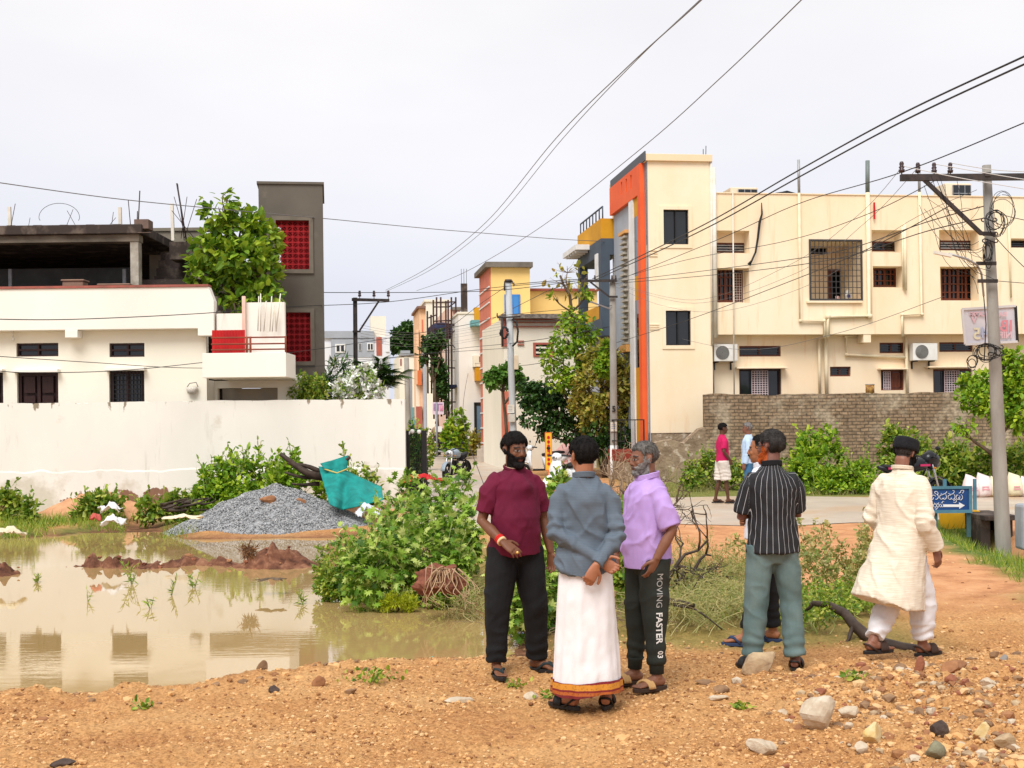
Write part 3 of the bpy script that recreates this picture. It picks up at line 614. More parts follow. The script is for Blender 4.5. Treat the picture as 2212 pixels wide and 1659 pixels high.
# balcony behind bars
mb = MB(); b0, b1, b2, b3 = BAL; dr = B(1791, 584, 1848, 646, 1.6)
mb.wall(b0-.1, b1+.1, b2-.1, b3+.1, 1.6, 1.7, [dr, B(1752, 521, 1786, 549, 1.6)]); mb.box((b0-.1, .2, b2-.1), (b0, 1.6, b3+.1)); mb.box((b1, .2, b2-.1), (b1+.1, 1.6, b3+.1)); mb.box((b0, .2, b2-.12), (b1, 1.6, b2)); mb.box((b0, .2, b3), (b1, 1.6, b3+.12)); obj('balcony_recess', mb, CR, ch)
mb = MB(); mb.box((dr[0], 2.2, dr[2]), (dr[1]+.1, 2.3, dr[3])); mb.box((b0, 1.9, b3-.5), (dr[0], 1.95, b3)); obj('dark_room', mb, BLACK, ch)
mb = MB(); mb.wall(dr[0]-.03, dr[1]+.03, dr[2], dr[3]+.03, 1.55, 1.6, [(dr[0]+.05, dr[1]-.05, dr[2]-.1, dr[3]-.05)]); mb.box((dr[1]-.45, 1.45, dr[2]), (dr[1]-.02, 1.5, dr[3]-.06)); obj('balcony_door', mb, WOOD, ch)
g = MB()
for k in range(13): x = b0+(b1-b0)*k/12; g.box((x-.010, -.03, b2), (x+.010, -.012, b3))
for k in range(11): z = b2+(b3-b2)*k/10; g.box((b0, -.032+.02, z-.010), (b1, .006, z+.010))
g.wall(b0-.05, b1+.05, b2-.05, b3+.05, -.04, -.008, [BAL]); obj('balcony_grille', g, pm('grille_dark', (.05, .045, .045), rough=.5), ch)
mb = MB(); mb.box((b0-.15, -.08, b2-.12), (b1+.02, .003, b2-.055)); obj('balcony_sill', mb, CR, ch)
# ground floor
LOWW = [B(1597, 797, 1688, 858, .55), B(1903, 799, 1953, 843, .55), B(2016, 797, 2099, 858, .55), B(1597, 747, 1687, 770, .55), B(1900, 740, 1953, 763, .55), B(2029, 739, 2102, 760, .55), B(1793, 792, 1838, 813, .55)]
mb = MB(); mb.wall(ut-.3, ue, -.4, zS+.05, .55, .75, LOWW); mb.box((ut+.002, .2, zS-.001), (ue, .549, zS+.1)); mb.box((ut+.0, .005, 0), (ut-.002+.2, .01, .01)); obj('lower_wall', mb, CR, ch)
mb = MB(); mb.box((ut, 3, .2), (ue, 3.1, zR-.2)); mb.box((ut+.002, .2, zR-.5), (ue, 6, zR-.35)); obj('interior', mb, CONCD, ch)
for i, r in enumerate(LOWW):
 big = i in (0, 2)
 o = win(ch, r, .66, WOOD if i != 0 else DKWOOD, GLASS, 3 if i in (0, 2) else 2, 1, .06 if i < 3 else .045)
 if i < 3:
  g = MB(); a = r[0]+(r[1]-r[0])*(.30 if big else .12); c = r[0]+(r[1]-r[0])*(.68 if big else .42)
  for k in range(7 if big else 4): x = a+(c-a)*k/(6 if big else 3); g.box((x-.010, .56, r[2]+.02), (x+.010, .57, r[3]-.05))
  for k in range(12): z = r[2]+.04+(r[3]-r[2]-.1)*k/11; g.box((a, .571, z-.010), (c, .58, z+.010))
  obj('grille', g, pm('grille_pinkish', (.62, .5, .5)), o)
  s_ = MB(); s_.box((c+.05, .60, r[2]+.08), (r[1]-.1, .63, r[3]-.08));
  if i == 1: obj('shutter_leaf', s_, WOOD, o)
 else:
  s_ = MB()
  for k in range(1, 4): z = r[2]+(r[3]-r[2])*k/4; s_.box((r[0]+.05, .62, z-.02), (r[1]-.05, .645, z+.01))
  obj('louvre', s_, GLASS, o)
for (x0, x1, y) in ((1589, 1699, 795), (2002, 2102, 793), (1899, 1958, 797)):
 r = B(x0, y-2, x1, y+1.5, .4); mb = MB(); mb.box((r[0], .25, r[2]), (r[1], .549, r[3])); obj('sunshade', mb, CR, ch, bevel=.01)
r = B(1863, 721, 1879, 740, .1); mb = MB(); mb.box((r[0], .02, r[2]), (r[1], .54, zS-.002)); obj('beam_stub', mb, CR, ch)
mb = MB(); mb.box((ut+.002, -.03, zR), (ue, .22, zR+.03)); obj('parapet_coping', mb, CR, ch)
# pipes: each run is one pipe
def pipe(pts, r_, mat=CREAMP, d=-.07, name='drain_pipe'):
 P = [FB.uz(x, y, d if not isinstance(d, (list, tuple)) else 0) for x, y in pts]; mb = MB(); mb.tube([(u, d, z) for u, z in P], r_, 8)
 for (u, z) in P[1:-1]: mb.ell((u, d, z), (r_*1.35,)*3, 8, 6)
 return obj(name, mb, mat, ch)
pipe([(1542, 362), (1546, 729)], .065, PVC); pipe([(1536, 345), (1538, 745)], .035, PVC, -.03); pipe([(1538, 745), (1540, 852)], .05, STEEL, .45)
pipe([(1583, 412), (1586, 852)], .022, PVC, -.1); pipe([(1725, 345), (1726, 417)], .045, STEEL); pipe([(1726, 417), (1729, 693), (1780, 693), (1781, 729)], .045)
pipe([(1874, 347), (1874, 416)], .07, pm('green_grey_pipe', (.16, .19, .18), rough=.5)); pipe([(1874, 416), (1879, 683), (1789, 684), (1788, 729)], .07)
pipe([(1985, 355), (1986, 415)], .045, STEEL); pipe([(1986, 415), (1992, 679), (1949, 680), (1950, 727)], .045); pipe([(1954, 483), (1956, 627)], .05); pipe([(1949, 490), (1951, 620)], .025)
pipe([(1769, 732), (1771, 852)], .045, d=.45); pipe([(1783, 732), (1786, 852)], .06, d=.45); pipe([(1851, 726), (1828, 727), (1829, 766), (1957, 772)], .045, d=.45); pipe([(1957, 727), (1960, 852)], .05, d=.45)
pipe([(2179, 483), (2184, 643)], .03)
# split air conditioners
def aircon(px0, py0, px1, py1, label):
 r = B(px0, py0, px1, py1, .05); loc = FB.w((r[0]+r[1])/2, .30, r[2]); t = thing('air_conditioner', label, 'air conditioner', loc, FB.a, 'air conditioner units on the cream wall')
 w2_, h = (r[1]-r[0])/2, r[3]-r[2]; W_ = pm('ac_white', (.80, .79, .76), (.7, .68, .62), 3, 4, .5)
 mb = MB(); mb.box((-w2_, -.14, 0), (w2_, .14, h)); c = obj('casing', mb, W_, t, bevel=.015)
 g = MB(); cx = -w2_*.3; R_ = h*.40
 for k in range(7):
  rr_ = R_*(k+1)/7; g.tube([(cx+rr_*math.cos(q_), -.155, h/2+rr_*math.sin(q_)) for q_ in np.linspace(0, 2*math.pi, 25)], .006, 4, False)
 obj('fan_grille', g, pm('ac_grille', (.35, .34, .32)), c)
 g = MB(); g.tube([(cx, -.142, h/2), (cx, -.141, h/2)], R_, 20); obj('fan_well', g, pm('ac_dark', (.16, .16, .15)), c)
 g = MB()
 for s_ in (-1, 1): g.box((s_*w2_*.7-.02, -.15, -.04), (s_*w2_*.7+.02, .24, -.005)); g.box((s_*w2_*.7-.02, .20, -.25), (s_*w2_*.7+.02, .24, -.04))
 obj('bracket', g, BLACK, t); return t
aircon(1545, 743, 1596, 780, 'white outdoor air conditioner hanging at the left corner of the cream house')
aircon(1976, 741, 2029, 778, 'white outdoor air conditioner between two small windows under the glass pipe bend')
# things standing on the roof
def roofbox(x0, y0, x1, y1, label, wood=True):
 r = B(x0, y0, x1, y1, 1.2); loc = FB.w((r[0]+r[1])/2, 1.2, zR-.4); t = thing('air_cooler', label, 'air cooler', loc, FB.a, 'coolers on the flat roof')
 w2_ = (r[1]-r[0])/2; h = r[3]-zR+.4; mb = MB(); mb.box((-w2_, 0, 0), (w2_, .8, h)); obj('casing', mb, CR, t, bevel=.01)
 g = MB(); g.box((-w2_*.45, -.03, .3), (w2_*.96, -.002, h-.06)); p_ = obj('dark_front', g, GLASS, t)
 g = MB()
 for k in range(4): x = -w2_*.45+w2_*1.41*k/3; g.box((x-.01, -.045, .3), (x+.01, -.031, h-.06))
 g.box((-w2_*.45, -.058, h*.5+.18), (w2_*.96, -.046, h*.5+.2)); obj('bars', g, STEEL, t)
roofbox(1578, 405, 1636, 421, 'long boxy cooler with dark glazed front on the roof beside the tower'); roofbox(2042, 396, 2097, 421, 'cooler with plain dark square front on the roof beside the big pole')
mb = MB(); n_ = 14; pts = [(1670, 420), (1676, 416), (1690, 414), (1700, 411.5), (1712, 415), (1722, 418), (1722, 421)]
P = [FB.uz(x, y, 1.0) for x, y in pts]; mb.poly([(u, 1.0, z) for u, z in P]+[(P[-1][0], 1.0, zR-.3), (P[0][0], 1.0, zR-.3)], (0, .8, 0)); o = obj('tarpaulin', mb, pm('black_tarp', (.02, .02, .025), rough=.5), None, label='crumpled black tarpaulin on the cream house roof', cat='tarpaulin'); o.location = FB.O; o.rotation_euler = (0, 0, FB.a)
# cable and flex hanging on the wall
mb = MB(); pts = [(1645, 438), (1646, 462), (1641, 480), (1637, 515), (1632, 545), (1624, 563), (1618, 572)]; mb.tube([(*[FB.uz(x, y, -.12)[0]], -.12, FB.uz(x, y, -.12)[1]) for x, y in pts], [.015, .03, .04, .035, .03, .03, .06], 6)
o = obj('hanging_cable', mb, BLACK, None, label='thick black taped cable hanging down the cream wall above the left window', cat='cable'); o.location = FB.O; o.rotation_euler = (0, 0, FB.a)
mb = MB(); r = B(1888, 437, 1891, 473, -.1); mb.box((r[0], -.1, r[2]), (r[1], -.05, r[3])); o = obj('red_rod', mb, REDM, None, label='short red rod fixed high on the cream wall', cat='rod'); o.location = FB.O; o.rotation_euler = (0, 0, FB.a)
mb = MB()
for (xa, ya, xb, yb) in ((1525, 315, 1524, 332), (1519, 322, 1519, 332)):
 p, q = FB.uz(xa, ya, 1), FB.uz(xb, yb, 1); mb.tube([(p[0], 1, p[1]), (q[0], 1, q[1]-.4)], .012, 5)
obj('rebar', mb, BLACK, ch)
# small things seen on the balcony ledge
lz = b2+.0
t = thing('detergent_bottle', 'white plastic bottle with blue print on the barred balcony ledge', 'bottle', FB.w(FB.uz(1832, 640, .1)[0], .1, b2), FB.a)
mb = MB(); mb.loft([((0, 0, 0), .09, .05), ((0, 0, .16), .09, .05), ((-.01, 0, .24), .06, .04), ((-.02, 0, .29), .03, .03)], 10); obj('bottle_body', mb, PVC, t)
mb = MB(); mb.box((-.05, -.056, .05), (.05, -.051, .15)); obj('print', mb, pm('blue_print', (.04, .06, .3)), t)
t = thing('mug', 'small pink mug on the barred balcony ledge', 'mug', FB.w(FB.uz(1808, 643, .1)[0], .1, b2), FB.a); mb = MB(); mb.loft([((0, 0, 0), .05, .05), ((0, 0, .10), .055, .055)], 10); obj('cup', mb, pm('pink_mug', (.7, .45, .4)), t)
mb = MB(); mb.tube([(.05, 0, .02), (.09, 0, .03), (.09, 0, .07), (.05, 0, .085)], .01); obj('mug_handle', mb, pm('pink_mug', (0, 0, 0)), t)
# ---- street side (plane u = 0): orange frame, mustard and black panels, pale blue wall, relief strip
ORG = pm('orange_paint', (.86, .14, .035), (.78, .11, .03), 1, 4, .7); MUS = pm('mustard', (.66, .32, .015), (.56, .26, .015), 1, 5, .8); LBL = pm('pale_blue_grey', (.42, .45, .50), (.36, .38, .42), .8, 6, .85)
SLT = pm('slate_blue', (.085, .11, .145), (.065, .085, .11), .8, 5, .8); WHT = pm('white_trim', (.80, .79, .77), (.7, .68, .65), 2, 4, .8)
dT = side(1327, 500)[0]; zC = zTb
def sp(name, x0, y0, x1, y1, u0, th, mat, zfull=None):
 """box on the street side between two picture columns; u0 outward offset"""
 d0 = side(x0, (y0+y1)/2, u0)[0]; d1 = side(x1, (y0+y1)/2, u0)[0]; xm = (x0+x1)/2; za, zb_ = side(xm, y1, u0)[1], side(xm, y0, u0)[1]
 mb = MB(); mb.box((u0, min(d0, d1), za), (u0+th, max(d0, d1), zb_)); return obj(name, mb, mat, ch)
gz = .9
mb = MB(); mb.box((0, -.001, gz), (.02-.0, .32, zC-.002)); obj('corner_strip', mb, LBL, ch)           # grey corner
mb = MB(); mb.box((-.10, -.12, zC-.0), (-.062, dT+.1, zC+.28)); obj('roof_edge', mb, pm('slate_edge', (.11, .12, .135)), ch)
dO0 = side(1387, 600, -.12)[0]; dO1 = side(1379.5, 600, -.12)[0]; zo = side(1334, 455, -.12)[1]
mb = MB(); mb.wall(.32, dT, zo, zC-.01, 0, .001);
mb = MB(); slots = []
for (xs, ys0, ys1) in ((1344.5, 393, 421), (1355, 386, 415), (1365, 378, 408)):
 d, za = side(xs, ys1, -.12); _, zb_ = side(xs, ys0, -.12); slots.append((d-.09, d+.09, za, zb_))
V = MB(); V.wall(.30, dT, zo, zC-.003, 0, .14, slots)
def turn(mbx, u0):  # (u, depth, z) panel built along u -> lies in the street side plane
 mbx.v = [np.stack([u0+v[:, 1], v[:, 0], v[:, 2]], 1) for v in mbx.v]; mbx.f = [list(reversed(f)) for f in mbx.f]; return mbx
obj('orange_head', turn(V, -.15), ORG, ch)
for s_ in slots: V = MB(); V.wall(s_[0], s_[1], s_[2], s_[3], .145, .149); obj('slot_recess', turn(V, -.15), WHT, ch)
V = MB(); V.box((-.15, .30, gz), (-.005, .66, zo-.002)); obj('orange_pier', V, ORG, ch)
V = MB(); V.box((-.02, .75, gz), (.2, dT, zo-.002)); obj('street_wall', V, LBL, ch)
za = side(1373, 491, -.06)[1]
zs = [zo-.003, side(1371, 471, -.06)[1], side(1373, 598, -.06)[1], side(1374, 650, -.06)[1], side(1375, 795, -.06)[1], gz]
for k in range(5): V = MB(); V.box((-.09, .662, zs[k+1]), (-.025, 1.35, zs[k]-.003)); obj('panel', V, MUS if k % 2 == 0 else GLASS, ch)
V = MB(); V.box((-.14, 1.352, gz), (-.025, 1.9, zo-.003)); obj('white_pier', V, WHT, ch)
# relief ladder strip
d0, d1 = side(1356, 550, -.05)[0], side(1345, 550, -.05)[0]; z1_ = side(1350, 507, -.05)[1]; z0_ = side(1350, 745, -.05)[1]; V = MB(); dm = (d0+d1)/2
z = z0_
V.box((-.04, min(d0, d1), z0_), (-.022, max(d0, d1), z1_))
k = 0
while z < z1_: V.box((-.16, min(d0, d1)+(.12 if k % 2 else 0), z), (-.041, max(d0, d1)-(0 if k % 2 else .12), z+.07)); z += .17; k += 1
obj('relief_strip', V, pm('relief_stone', (.50, .46, .38), (.36, .32, .27), 8, 4), ch); V = MB(); V.box((-.17, min(d0, d1)-.1, z1_), (-.025, max(d0, d1)+.1, z1_+.1)); V.box((-.17, min(d0, d1)-.1, z0_-.25), (-.025, max(d0, d1)+.1, z0_-.02)); obj('relief_cap', V, pm('relief_cap', (.75, .38, .12)), ch)
# balcony bay further along the street
dB = side(1274, 650, -.02)[0]; zb0 = side(1300, 728, -.3)[1]; zb1 = side(1300, 690, -.3)[1]; zb2 = side(1300, 555, -.3)[1]; zb3 = side(1300, 520, -.3)[1]; zb4 = side(1300, 477, -.3)[1]
V = MB(); uO = -.45
V.box((uO, dT+.05, zb0), (.2, dB, zb1)); V.box((uO, dT+.05, zb2), (.2, dB, zb3)); V.box((uO, dB-.35, zb1), (uO+.3, dB, zb2)); V.box((uO, dT+.05, zb1), (uO+.3, dT+.5, zb2)); obj('balcony_frame', V, SLT, ch)
V = MB(); V.box((uO+.02, dT+.51, zb1+.001), (uO+.12, dB-1.2, zb1+.45)); obj('balcony_panel', V, MUS, ch)
V = MB(); V.box((1.2, dT+.1, zb0), (1.3, dB, zb2)); V.box((-.0, dT, gz), (.2, dB, zb0-.002)); obj('bay_wall', V, LBL, ch)
V = MB(); V.box((uO, dT+.055, zb3+.002), (.2, dB, zb4)); obj('mustard_parapet', V, MUS, ch)
V = MB(); V.box((uO-.5, dB-2.2, zb3-.12), (uO-.002, dB+.35, zb3+.06)); obj('canopy_slab', V, WHT, ch)
for k in range(5): V = MB(); V.box((uO-.47, dB-2.0+k*.45, zb3-.2), (uO-.03, dB-1.9+k*.45, zb3-.121)); obj('canopy_fin', V, WHT, ch)
V = MB(); V.box((uO-.05, dT+.5, zb2-1.1), (uO-.002, dT+.9, zb2+.1)); obj('white_bracket', V, WHT, ch)
rl = MB(); rl.tube([(uO+.1, dT+.2, zb4+.42), (uO+.1, dB-.1, zb4+.42)], .03);
for k in range(8): y = dT+.2+(dB-dT-.3)*k/7; rl.tube([(uO+.1, y, zb4), (uO+.1, y, zb4+.42)], .025)
obj('roof_rail', rl, SLT, ch)
V = MB(); V.box((-.83, -.18, -.3), (-.16, 2.2, .60)); obj('steps_base', V, MC['rubble_plinth'], ch); V = MB(); V.box((-.85, -.2, .60), (-.16, 2.2, .95)); obj('red_steps', V, pm('red_oxide', (.30, .04, .02), (.2, .03, .02), 2), ch, bevel=.02)
V = MB(); zt_ = side(1408, 905, -.8)[1]
for k in range(6): y = -.1+k*.46; V.box((-.83, y-.01, .95), (-.81, y+.01, zt_))
V.box((-.84, -.12, zt_-.03), (-.80, 2.2, zt_+.01)); V.box((-.84, -.12, 1.2), (-.80, 2.2, 1.23)); V.box((-.81, -.125, zt_-.03), (-.2, -.1, zt_)); V.box((-.24, -.125, .95), (-.2, -.1, zt_-.031)); V.box((-.5, -.125, .95), (-.48, -.1, zt_-.031))
obj('step_railing', V, BLACK, ch)
# ================================================================ old brick compound wall (right)
ubl, zbt = FB.uz(1523, 853, -1.0); wl = thing('brick_wall', 'weathered brown brick compound wall in front of the cream house', 'wall', (FB.O.x, FB.O.y, 0), FB.a)
m, t, b = new_mat('old_brick'); N = t.nodes.new; L = t.links.new
tcn = N('ShaderNodeTexCoord'); mpn = N('ShaderNodeMapping'); mpn.inputs['Rotation'].default_value = (rad(90), 0, 0); L(tcn.outputs['Object'], mpn.inputs[0])
br = N('ShaderNodeTexBrick'); br.inputs['Scale'].default_value = 1; br.inputs['Brick Width'].default_value = .26; br.inputs['Row Height'].default_value = .10; br.inputs['Mortar Size'].default_value = .014
br.inputs['Mortar Smooth'].default_value = .4; br.inputs['Color1'].default_value = (.32, .215, .13, 1); br.inputs['Color2'].default_value = (.24, .16, .095, 1); br.inputs['Mortar'].default_value = (.14, .10, .065, 1)
n0 = N('ShaderNodeTexNoise'); n0.inputs['Scale'].default_value = 3; n0.inputs['Detail'].default_value = 6; L(tcn.outputs['Object'], n0.inputs['Vector'])
va = N('ShaderNodeVectorMath'); va.operation = 'MULTIPLY_ADD'; va.inputs[1].default_value = (.05, .05, .05); L(n0.outputs['Color'], va.inputs[0]); L(mpn.outputs[0], va.inputs[2]); L(va.outputs[0], br.inputs['Vector'])
n1 = N('ShaderNodeTexNoise'); n1.inputs['Scale'].default_value = .9; n1.inputs['Detail'].default_value = 9; n1.inputs['Roughness'].default_value = .7; L(tcn.outputs['Object'], n1.inputs['Vector'])
r1 = N('ShaderNodeMapRange'); r1.inputs[1].default_value = .48; r1.inputs[2].default_value = .60; L(n1.outputs['Fac'], r1.inputs[0])
mx = N('ShaderNodeMixRGB'); mx.inputs[2].default_value = (.42, .33, .23, 1); L(r1.outputs[0], mx.inputs[0]); L(br.outputs['Color'], mx.inputs[1])
n2 = N('ShaderNodeTexNoise'); n2.inputs['Scale'].default_value = 7; n2.inputs['Detail'].default_value = 8; L(tcn.outputs['Object'], n2.inputs['Vector'])
r2 = N('ShaderNodeMapRange'); r2.inputs[1].default_value = .3; r2.inputs[2].default_value = .7; r2.inputs[3].default_value = .55; r2.inputs[4].default_value = 1.35; L(n2.outputs['Fac'], r2.inputs[0])
mm = N('ShaderNodeMixRGB'); mm.blend_type = 'MULTIPLY'; mm.inputs[0].default_value = 1; L(mx.outputs[0], mm.inputs[1]); L(r2.outputs[0], mm.inputs[2]); L(mm.outputs[0], b.inputs['Base Color']); b.inputs['Roughness'].default_value = .95
bp = N('ShaderNodeBump'); bp.inputs['Strength'].default_value = 1; bp.inputs['Distance'].default_value = .03; ad = N('ShaderNodeMath'); L(n2.outputs['Fac'], ad.inputs[0]); iv = N('ShaderNodeMath'); iv.operation = 'SUBTRACT'; iv.inputs[0].default_value = 1; L(br.outputs['Fac'], iv.inputs[1]); L(iv.outputs[0], ad.inputs[1]); L(ad.outputs[0], bp.inputs['Height']); L(bp.outputs[0], b.inputs['Normal'])
mb = MB(); n_ = 160; ux_ = np.linspace(ubl, ue+4, n_); V = []
for u in ux_: z = zbt+.03*float(fbm(u*1.7, 2, 0)); V += [(u, -1.0, -.4), (u, -1.0, z), (u, -.75, z+.01), (u, -.75, -.4)]
mb.add(V, [tuple(reversed(f)) for i in range(n_-1) for f in ((4*i, 4*i+4, 4*i+5, 4*i+1), (4*i+1, 4*i+5, 4*i+6, 4*i+2), (4*i+2, 4*i+6, 4*i+7, 4*i+3))]+[(0, 1, 2, 3)])
mb2 = mb; obj('wall_face', mb2, m, wl)
mb = MB(); V = []; ux_ = np.linspace(-.1, ubl+.004, 40)
for u in ux_: z = 1.15+.10*float(fbm(u*2, 5, 0))+.5*float(smooth(np.array(u), ubl-.7, ubl-.1)); V += [(u, -1.0, -.4), (u, -1.0, z), (u, -.7, z+.02), (u, -.7, -.4)]
mb.add(V, [tuple(reversed(f)) for i in range(39) for f in ((4*i, 4*i+4, 4*i+5, 4*i+1), (4*i+1, 4*i+5, 4*i+6, 4*i+2), (4*i+2, 4*i+6, 4*i+7, 4*i+3))]+[(0, 1, 2, 3), (159, 158, 157, 156)])
obj('rubble_footing', mb, MC['rubble_plinth'], wl)
r = B(1866, 962/1.0*.0+853-20, 1893, 853, -.9)
t = thing('paint_tin', 'rusty yellow paint tin standing on the brick wall', 'tin', FB.w((FB.uz(1880, 850, -.9)[0]), -.88, zbt+.0), FB.a); mb = MB(); mb.loft([((0, 0, 0), .13, .13), ((0, 0, .27), .13, .13)], 14); obj('tin_body', mb, pm('rusty_tin', (.55, .33, .08), (.2, .08, .04), 9, 6), t)
mb = MB(); mb.tube([(.137*math.cos(q_), .137*math.sin(q_), .27) for q_ in np.linspace(0, 6.283, 17)], .008, 5, False); obj('tin_rim', mb, STEEL, t)
# ================================================================ houses along the street, far away
def gz_(y): return .46*float(smooth(np.array(y), 42, 75))**2
SA = rad(8)
class Blk:
 """one street house: a box whose camera-facing wall spans two picture columns at distance Y; extra bits are given in picture coordinates"""
 def __init__(s, name, label, x0, x1, ytop, Y, depth, mat, cat='house', base=-.5):
  s.F = Frame((at(x0, 914, Y).x, Y), SA); s.t = thing(name, label, cat, (s.F.O.x, s.F.O.y, 0), SA)
  s.w = s.F.uz(x1, 800)[0]; s.h = s.F.uz((x0+x1)/2, ytop)[1]; s.dep = depth
  m_ = MB(); m_.box((0, 0, base), (s.w, depth, s.h)); obj('wall', m_, mat, s.t)
 def bit(s, name, x0, y0, x1, y1, mat, d=-.02, th=.3, bevel=0):
  r = s.F.rect(x0, y0, x1, y1, d); m_ = MB(); m_.box((r[0], d, r[2]), (r[1], d+th, r[3])); return obj(name, m_, mat, s.t, bevel=bevel)
 def cap(s, mat, e=.12, h=.22):
  m_ = MB(); m_.box((-e, -e, s.h), (s.w+e, s.dep+e, s.h+h)); return obj('roof_slab', m_, mat, s.t)
 def window(s, x0, y0, x1, y1, d=-.03, frame=None, pane=GLASS, nv=2):
  r = s.F.rect(x0, y0, x1, y1, d); m_ = MB(); m_.box((r[0], d, r[2]), (r[1], d+.1, r[3])); o = obj('window', m_, frame or WHT, s.t); e = .14*(r[1]-r[0])
  m_ = MB(); w_ = (r[1]-r[0]-e*(nv+1))/nv
  for k in range(nv): m_.box((r[0]+e+k*(w_+e), d-.02, r[2]+e), (r[0]+e+k*(w_+e)+w_, d-.001, r[3]-e))
  obj('pane', m_, pane, o)
 def sidebit(s, name, x0, y0, x1, y1, mat, out=.06, u=0.0):
  """on the left (street) side wall"""
  def sd(px, py):
   a, b = ray(px, py); D = Vector((a, 1, b)); E = Vector((0, 0, EYE)); P0 = s.F.O+s.F.u*(u-out); t_ = (P0-E).dot(s.F.u)/D.dot(s.F.u); p = E+D*t_; return (p-s.F.O).dot(s.F.n), p.z
  da, db = sd(x0, (y0+y1)/2)[0], sd(x1, (y0+y1)/2)[0]; xm = (x0+x1)/2; m_ = MB(); m_.box((u-out, min(da, db), sd(xm, y1)[1]), (u-.001, max(da, db), sd(xm, y0)[1])); return obj(name, m_, mat, s.t)
YEL = plaster('yellow_paint', (.88, .60, .22), (.6, .4, .1), .66); SAL = pm('salmon_tiles', (.66, .20, .12), (.56, .16, .10), 2, 5, .8); WPL = plaster('white_house_paint', (.84, .80, .74), (.5, .42, .34), .7)
PNK = plaster('pink_house_paint', (.80, .55, .44), (.5, .3, .25), .7); MAU = pm('mauve_paint', (.40, .20, .17), (.34, .18, .16), 1.5, 5); BLU = pm('blue_paint', (.03, .16, .46), (.05, .22, .52), 2, 4, .5); TEAL = pm('teal_paint', (.14, .34, .36), (.2, .42, .42), 2, 4)
GRYP = pm('grey_paint', (.30, .31, .33), (.25, .26, .28), 1, 5); PEACH = plaster('peach_paint', (.86, .55, .34), (.5, .3, .2), .7); CRM = plaster('pale_cream_paint', (.86, .80, .66), (.5, .42, .3), .7); DBAND = pm('dark_band', (.10, .08, .07), (.3, .26, .22), 9, 6)
# yellow house with salmon striped stair tower
b = Blk('yellow_house', 'yellow house with a salmon striped stair tower and blue roof door', 1064, 1147, 578, 56, 3.9, YEL);
m_ = MB(); m_.box((-.25, -.25, b.h), (b.w+.1, b.dep+.3, b.h+.22)); obj('roof_slab', m_, CONC, b.t)
m_ = MB(); m_.box((-.05, .02, -.4), (-.001, b.dep, b.h-.002)); s_ = obj('striped_side', m_, SAL, b.t)
for k in range(13): z = b.h-.85-k*.68; m_ = MB(); m_.box((-.09, .05, z), (-.051, b.dep-.05, z+.06)); obj('white_stripe', m_, WHT, b.t)
b.bit('lower_wing', 1140, 626, 1292, 1010, YEL, 1.5, 6); b.bit('wing_coping', 1138, 623, 1294, 628, pm('maroon_coping', (.30, .08, .05)), 1.3, 1)
b.window(1090, 636, 1124, 696, -.05, BLU, pm('blue_door', (.06, .22, .52), rough=.3), 2)
# cream single storey house with maroon lines in front of it
b = Blk('maroon_trim_house', 'single storey cream house with thin maroon trim lines and a louvred window', 1090, 1286, 686, 50, 7, CRM)
b.bit('roof_edge', 1086, 678, 1290, 687, DBAND, -.4, 1.2);
for y in (690, 696, 705): b.bit('maroon_line', 1092, y-1.2, 1284, y+1.2, pm('maroon_line', (.40, .15, .11)), -.08, .1)
for (x0, x1, y) in ((1118, 1132, 737), (1118, 1132, 744), (1116, 1134, 812), (1116, 1134, 819)): b.bit('maroon_line', x0, y-1.5, x1, y+1.5, MC['maroon_line'], -.06, .1)
b.bit('maroon_band', 1085, 682, 1096, 748, pm('maroon_wall', (.42, .12, .08), (.36, .10, .07), 3), -.06, .4); b.bit('terracotta_base', 1086, 845, 1100, 960, SAL, -.06, .4)
r = b.F.rect(1152, 740, 1195, 770, -.05); m_ = MB(); m_.wall(r[0], r[1], r[2], r[3], -.05, .05, [(r[0]+.1, r[1]-.1, r[2]+.05, r[3]-.08)]); o = obj('window', m_, MC['maroon_wall'], b.t)
m_ = MB(); m_.box((r[0]+.1, -.012, r[2]+.05), (r[1]-.1, -.002, r[3]-.08)); obj('pane', m_, BLACK, o)
for k in range(3): m_ = MB(); z = r[2]+.12+k*.19; m_.box((r[0]+.1, -.045, z), (r[1]-.1, -.015, z+.07)); obj('slat', m_, CRM, o)
# white and pale blue house with teal sunshade
b = Blk('white_blue_house', 'white house with pale blue edge, teal sunshade and mustard balcony boxes', 993, 1056, 678, 64, 8, WPL)
b.cap(CRM, .05, .1); b.bit('blue_edge', 1042, 680, 1057, 1000, LBL, -.12, .3); b.bit('teal_sunshade', 1019, 691, 1054, 703, TEAL, -.9, 1.0); b.bit('teal_drop', 1019, 697, 1026, 703, TEAL, -.95, .04)
b.bit('mustard_box', 1025, 664, 1041, 691, MUS, -.25, .5); b.bit('mustard_balcony', 1028, 794, 1044, 822, MUS, -.7, .8); b.bit('beige_balcony', 1023, 768, 1043, 792, CRM, -.6, .8); b.bit('balcony_grill', 1035, 770, 1042, 782, CONC, -.62, .02)
b.bit('blue_pipe', 1052.5, 722, 1055, 800, SLT, -.2, .08); b.bit('blue_gate', 1028, 875, 1042, 935, pm('steel_blue', (.10, .18, .28), (.14, .22, .3), 2), -.4, .1); b.bit('gate_post', 1025, 872, 1030, 940, BLACK, -.42, .2); b.bit('gate_post', 1041, 872, 1045, 940, BLACK, -.42, .2)
b.bit('gate_lintel', 1025, 869, 1046, 876, BLACK, -.42, .3)
b.bit('brick_side', 1052, 850, 1070, 938, SAL, -.5, .4)
for k in range(5): b.bit('white_joint', 1053, 856+k*17, 1069, 858+k*17, WHT, -.53, .03)
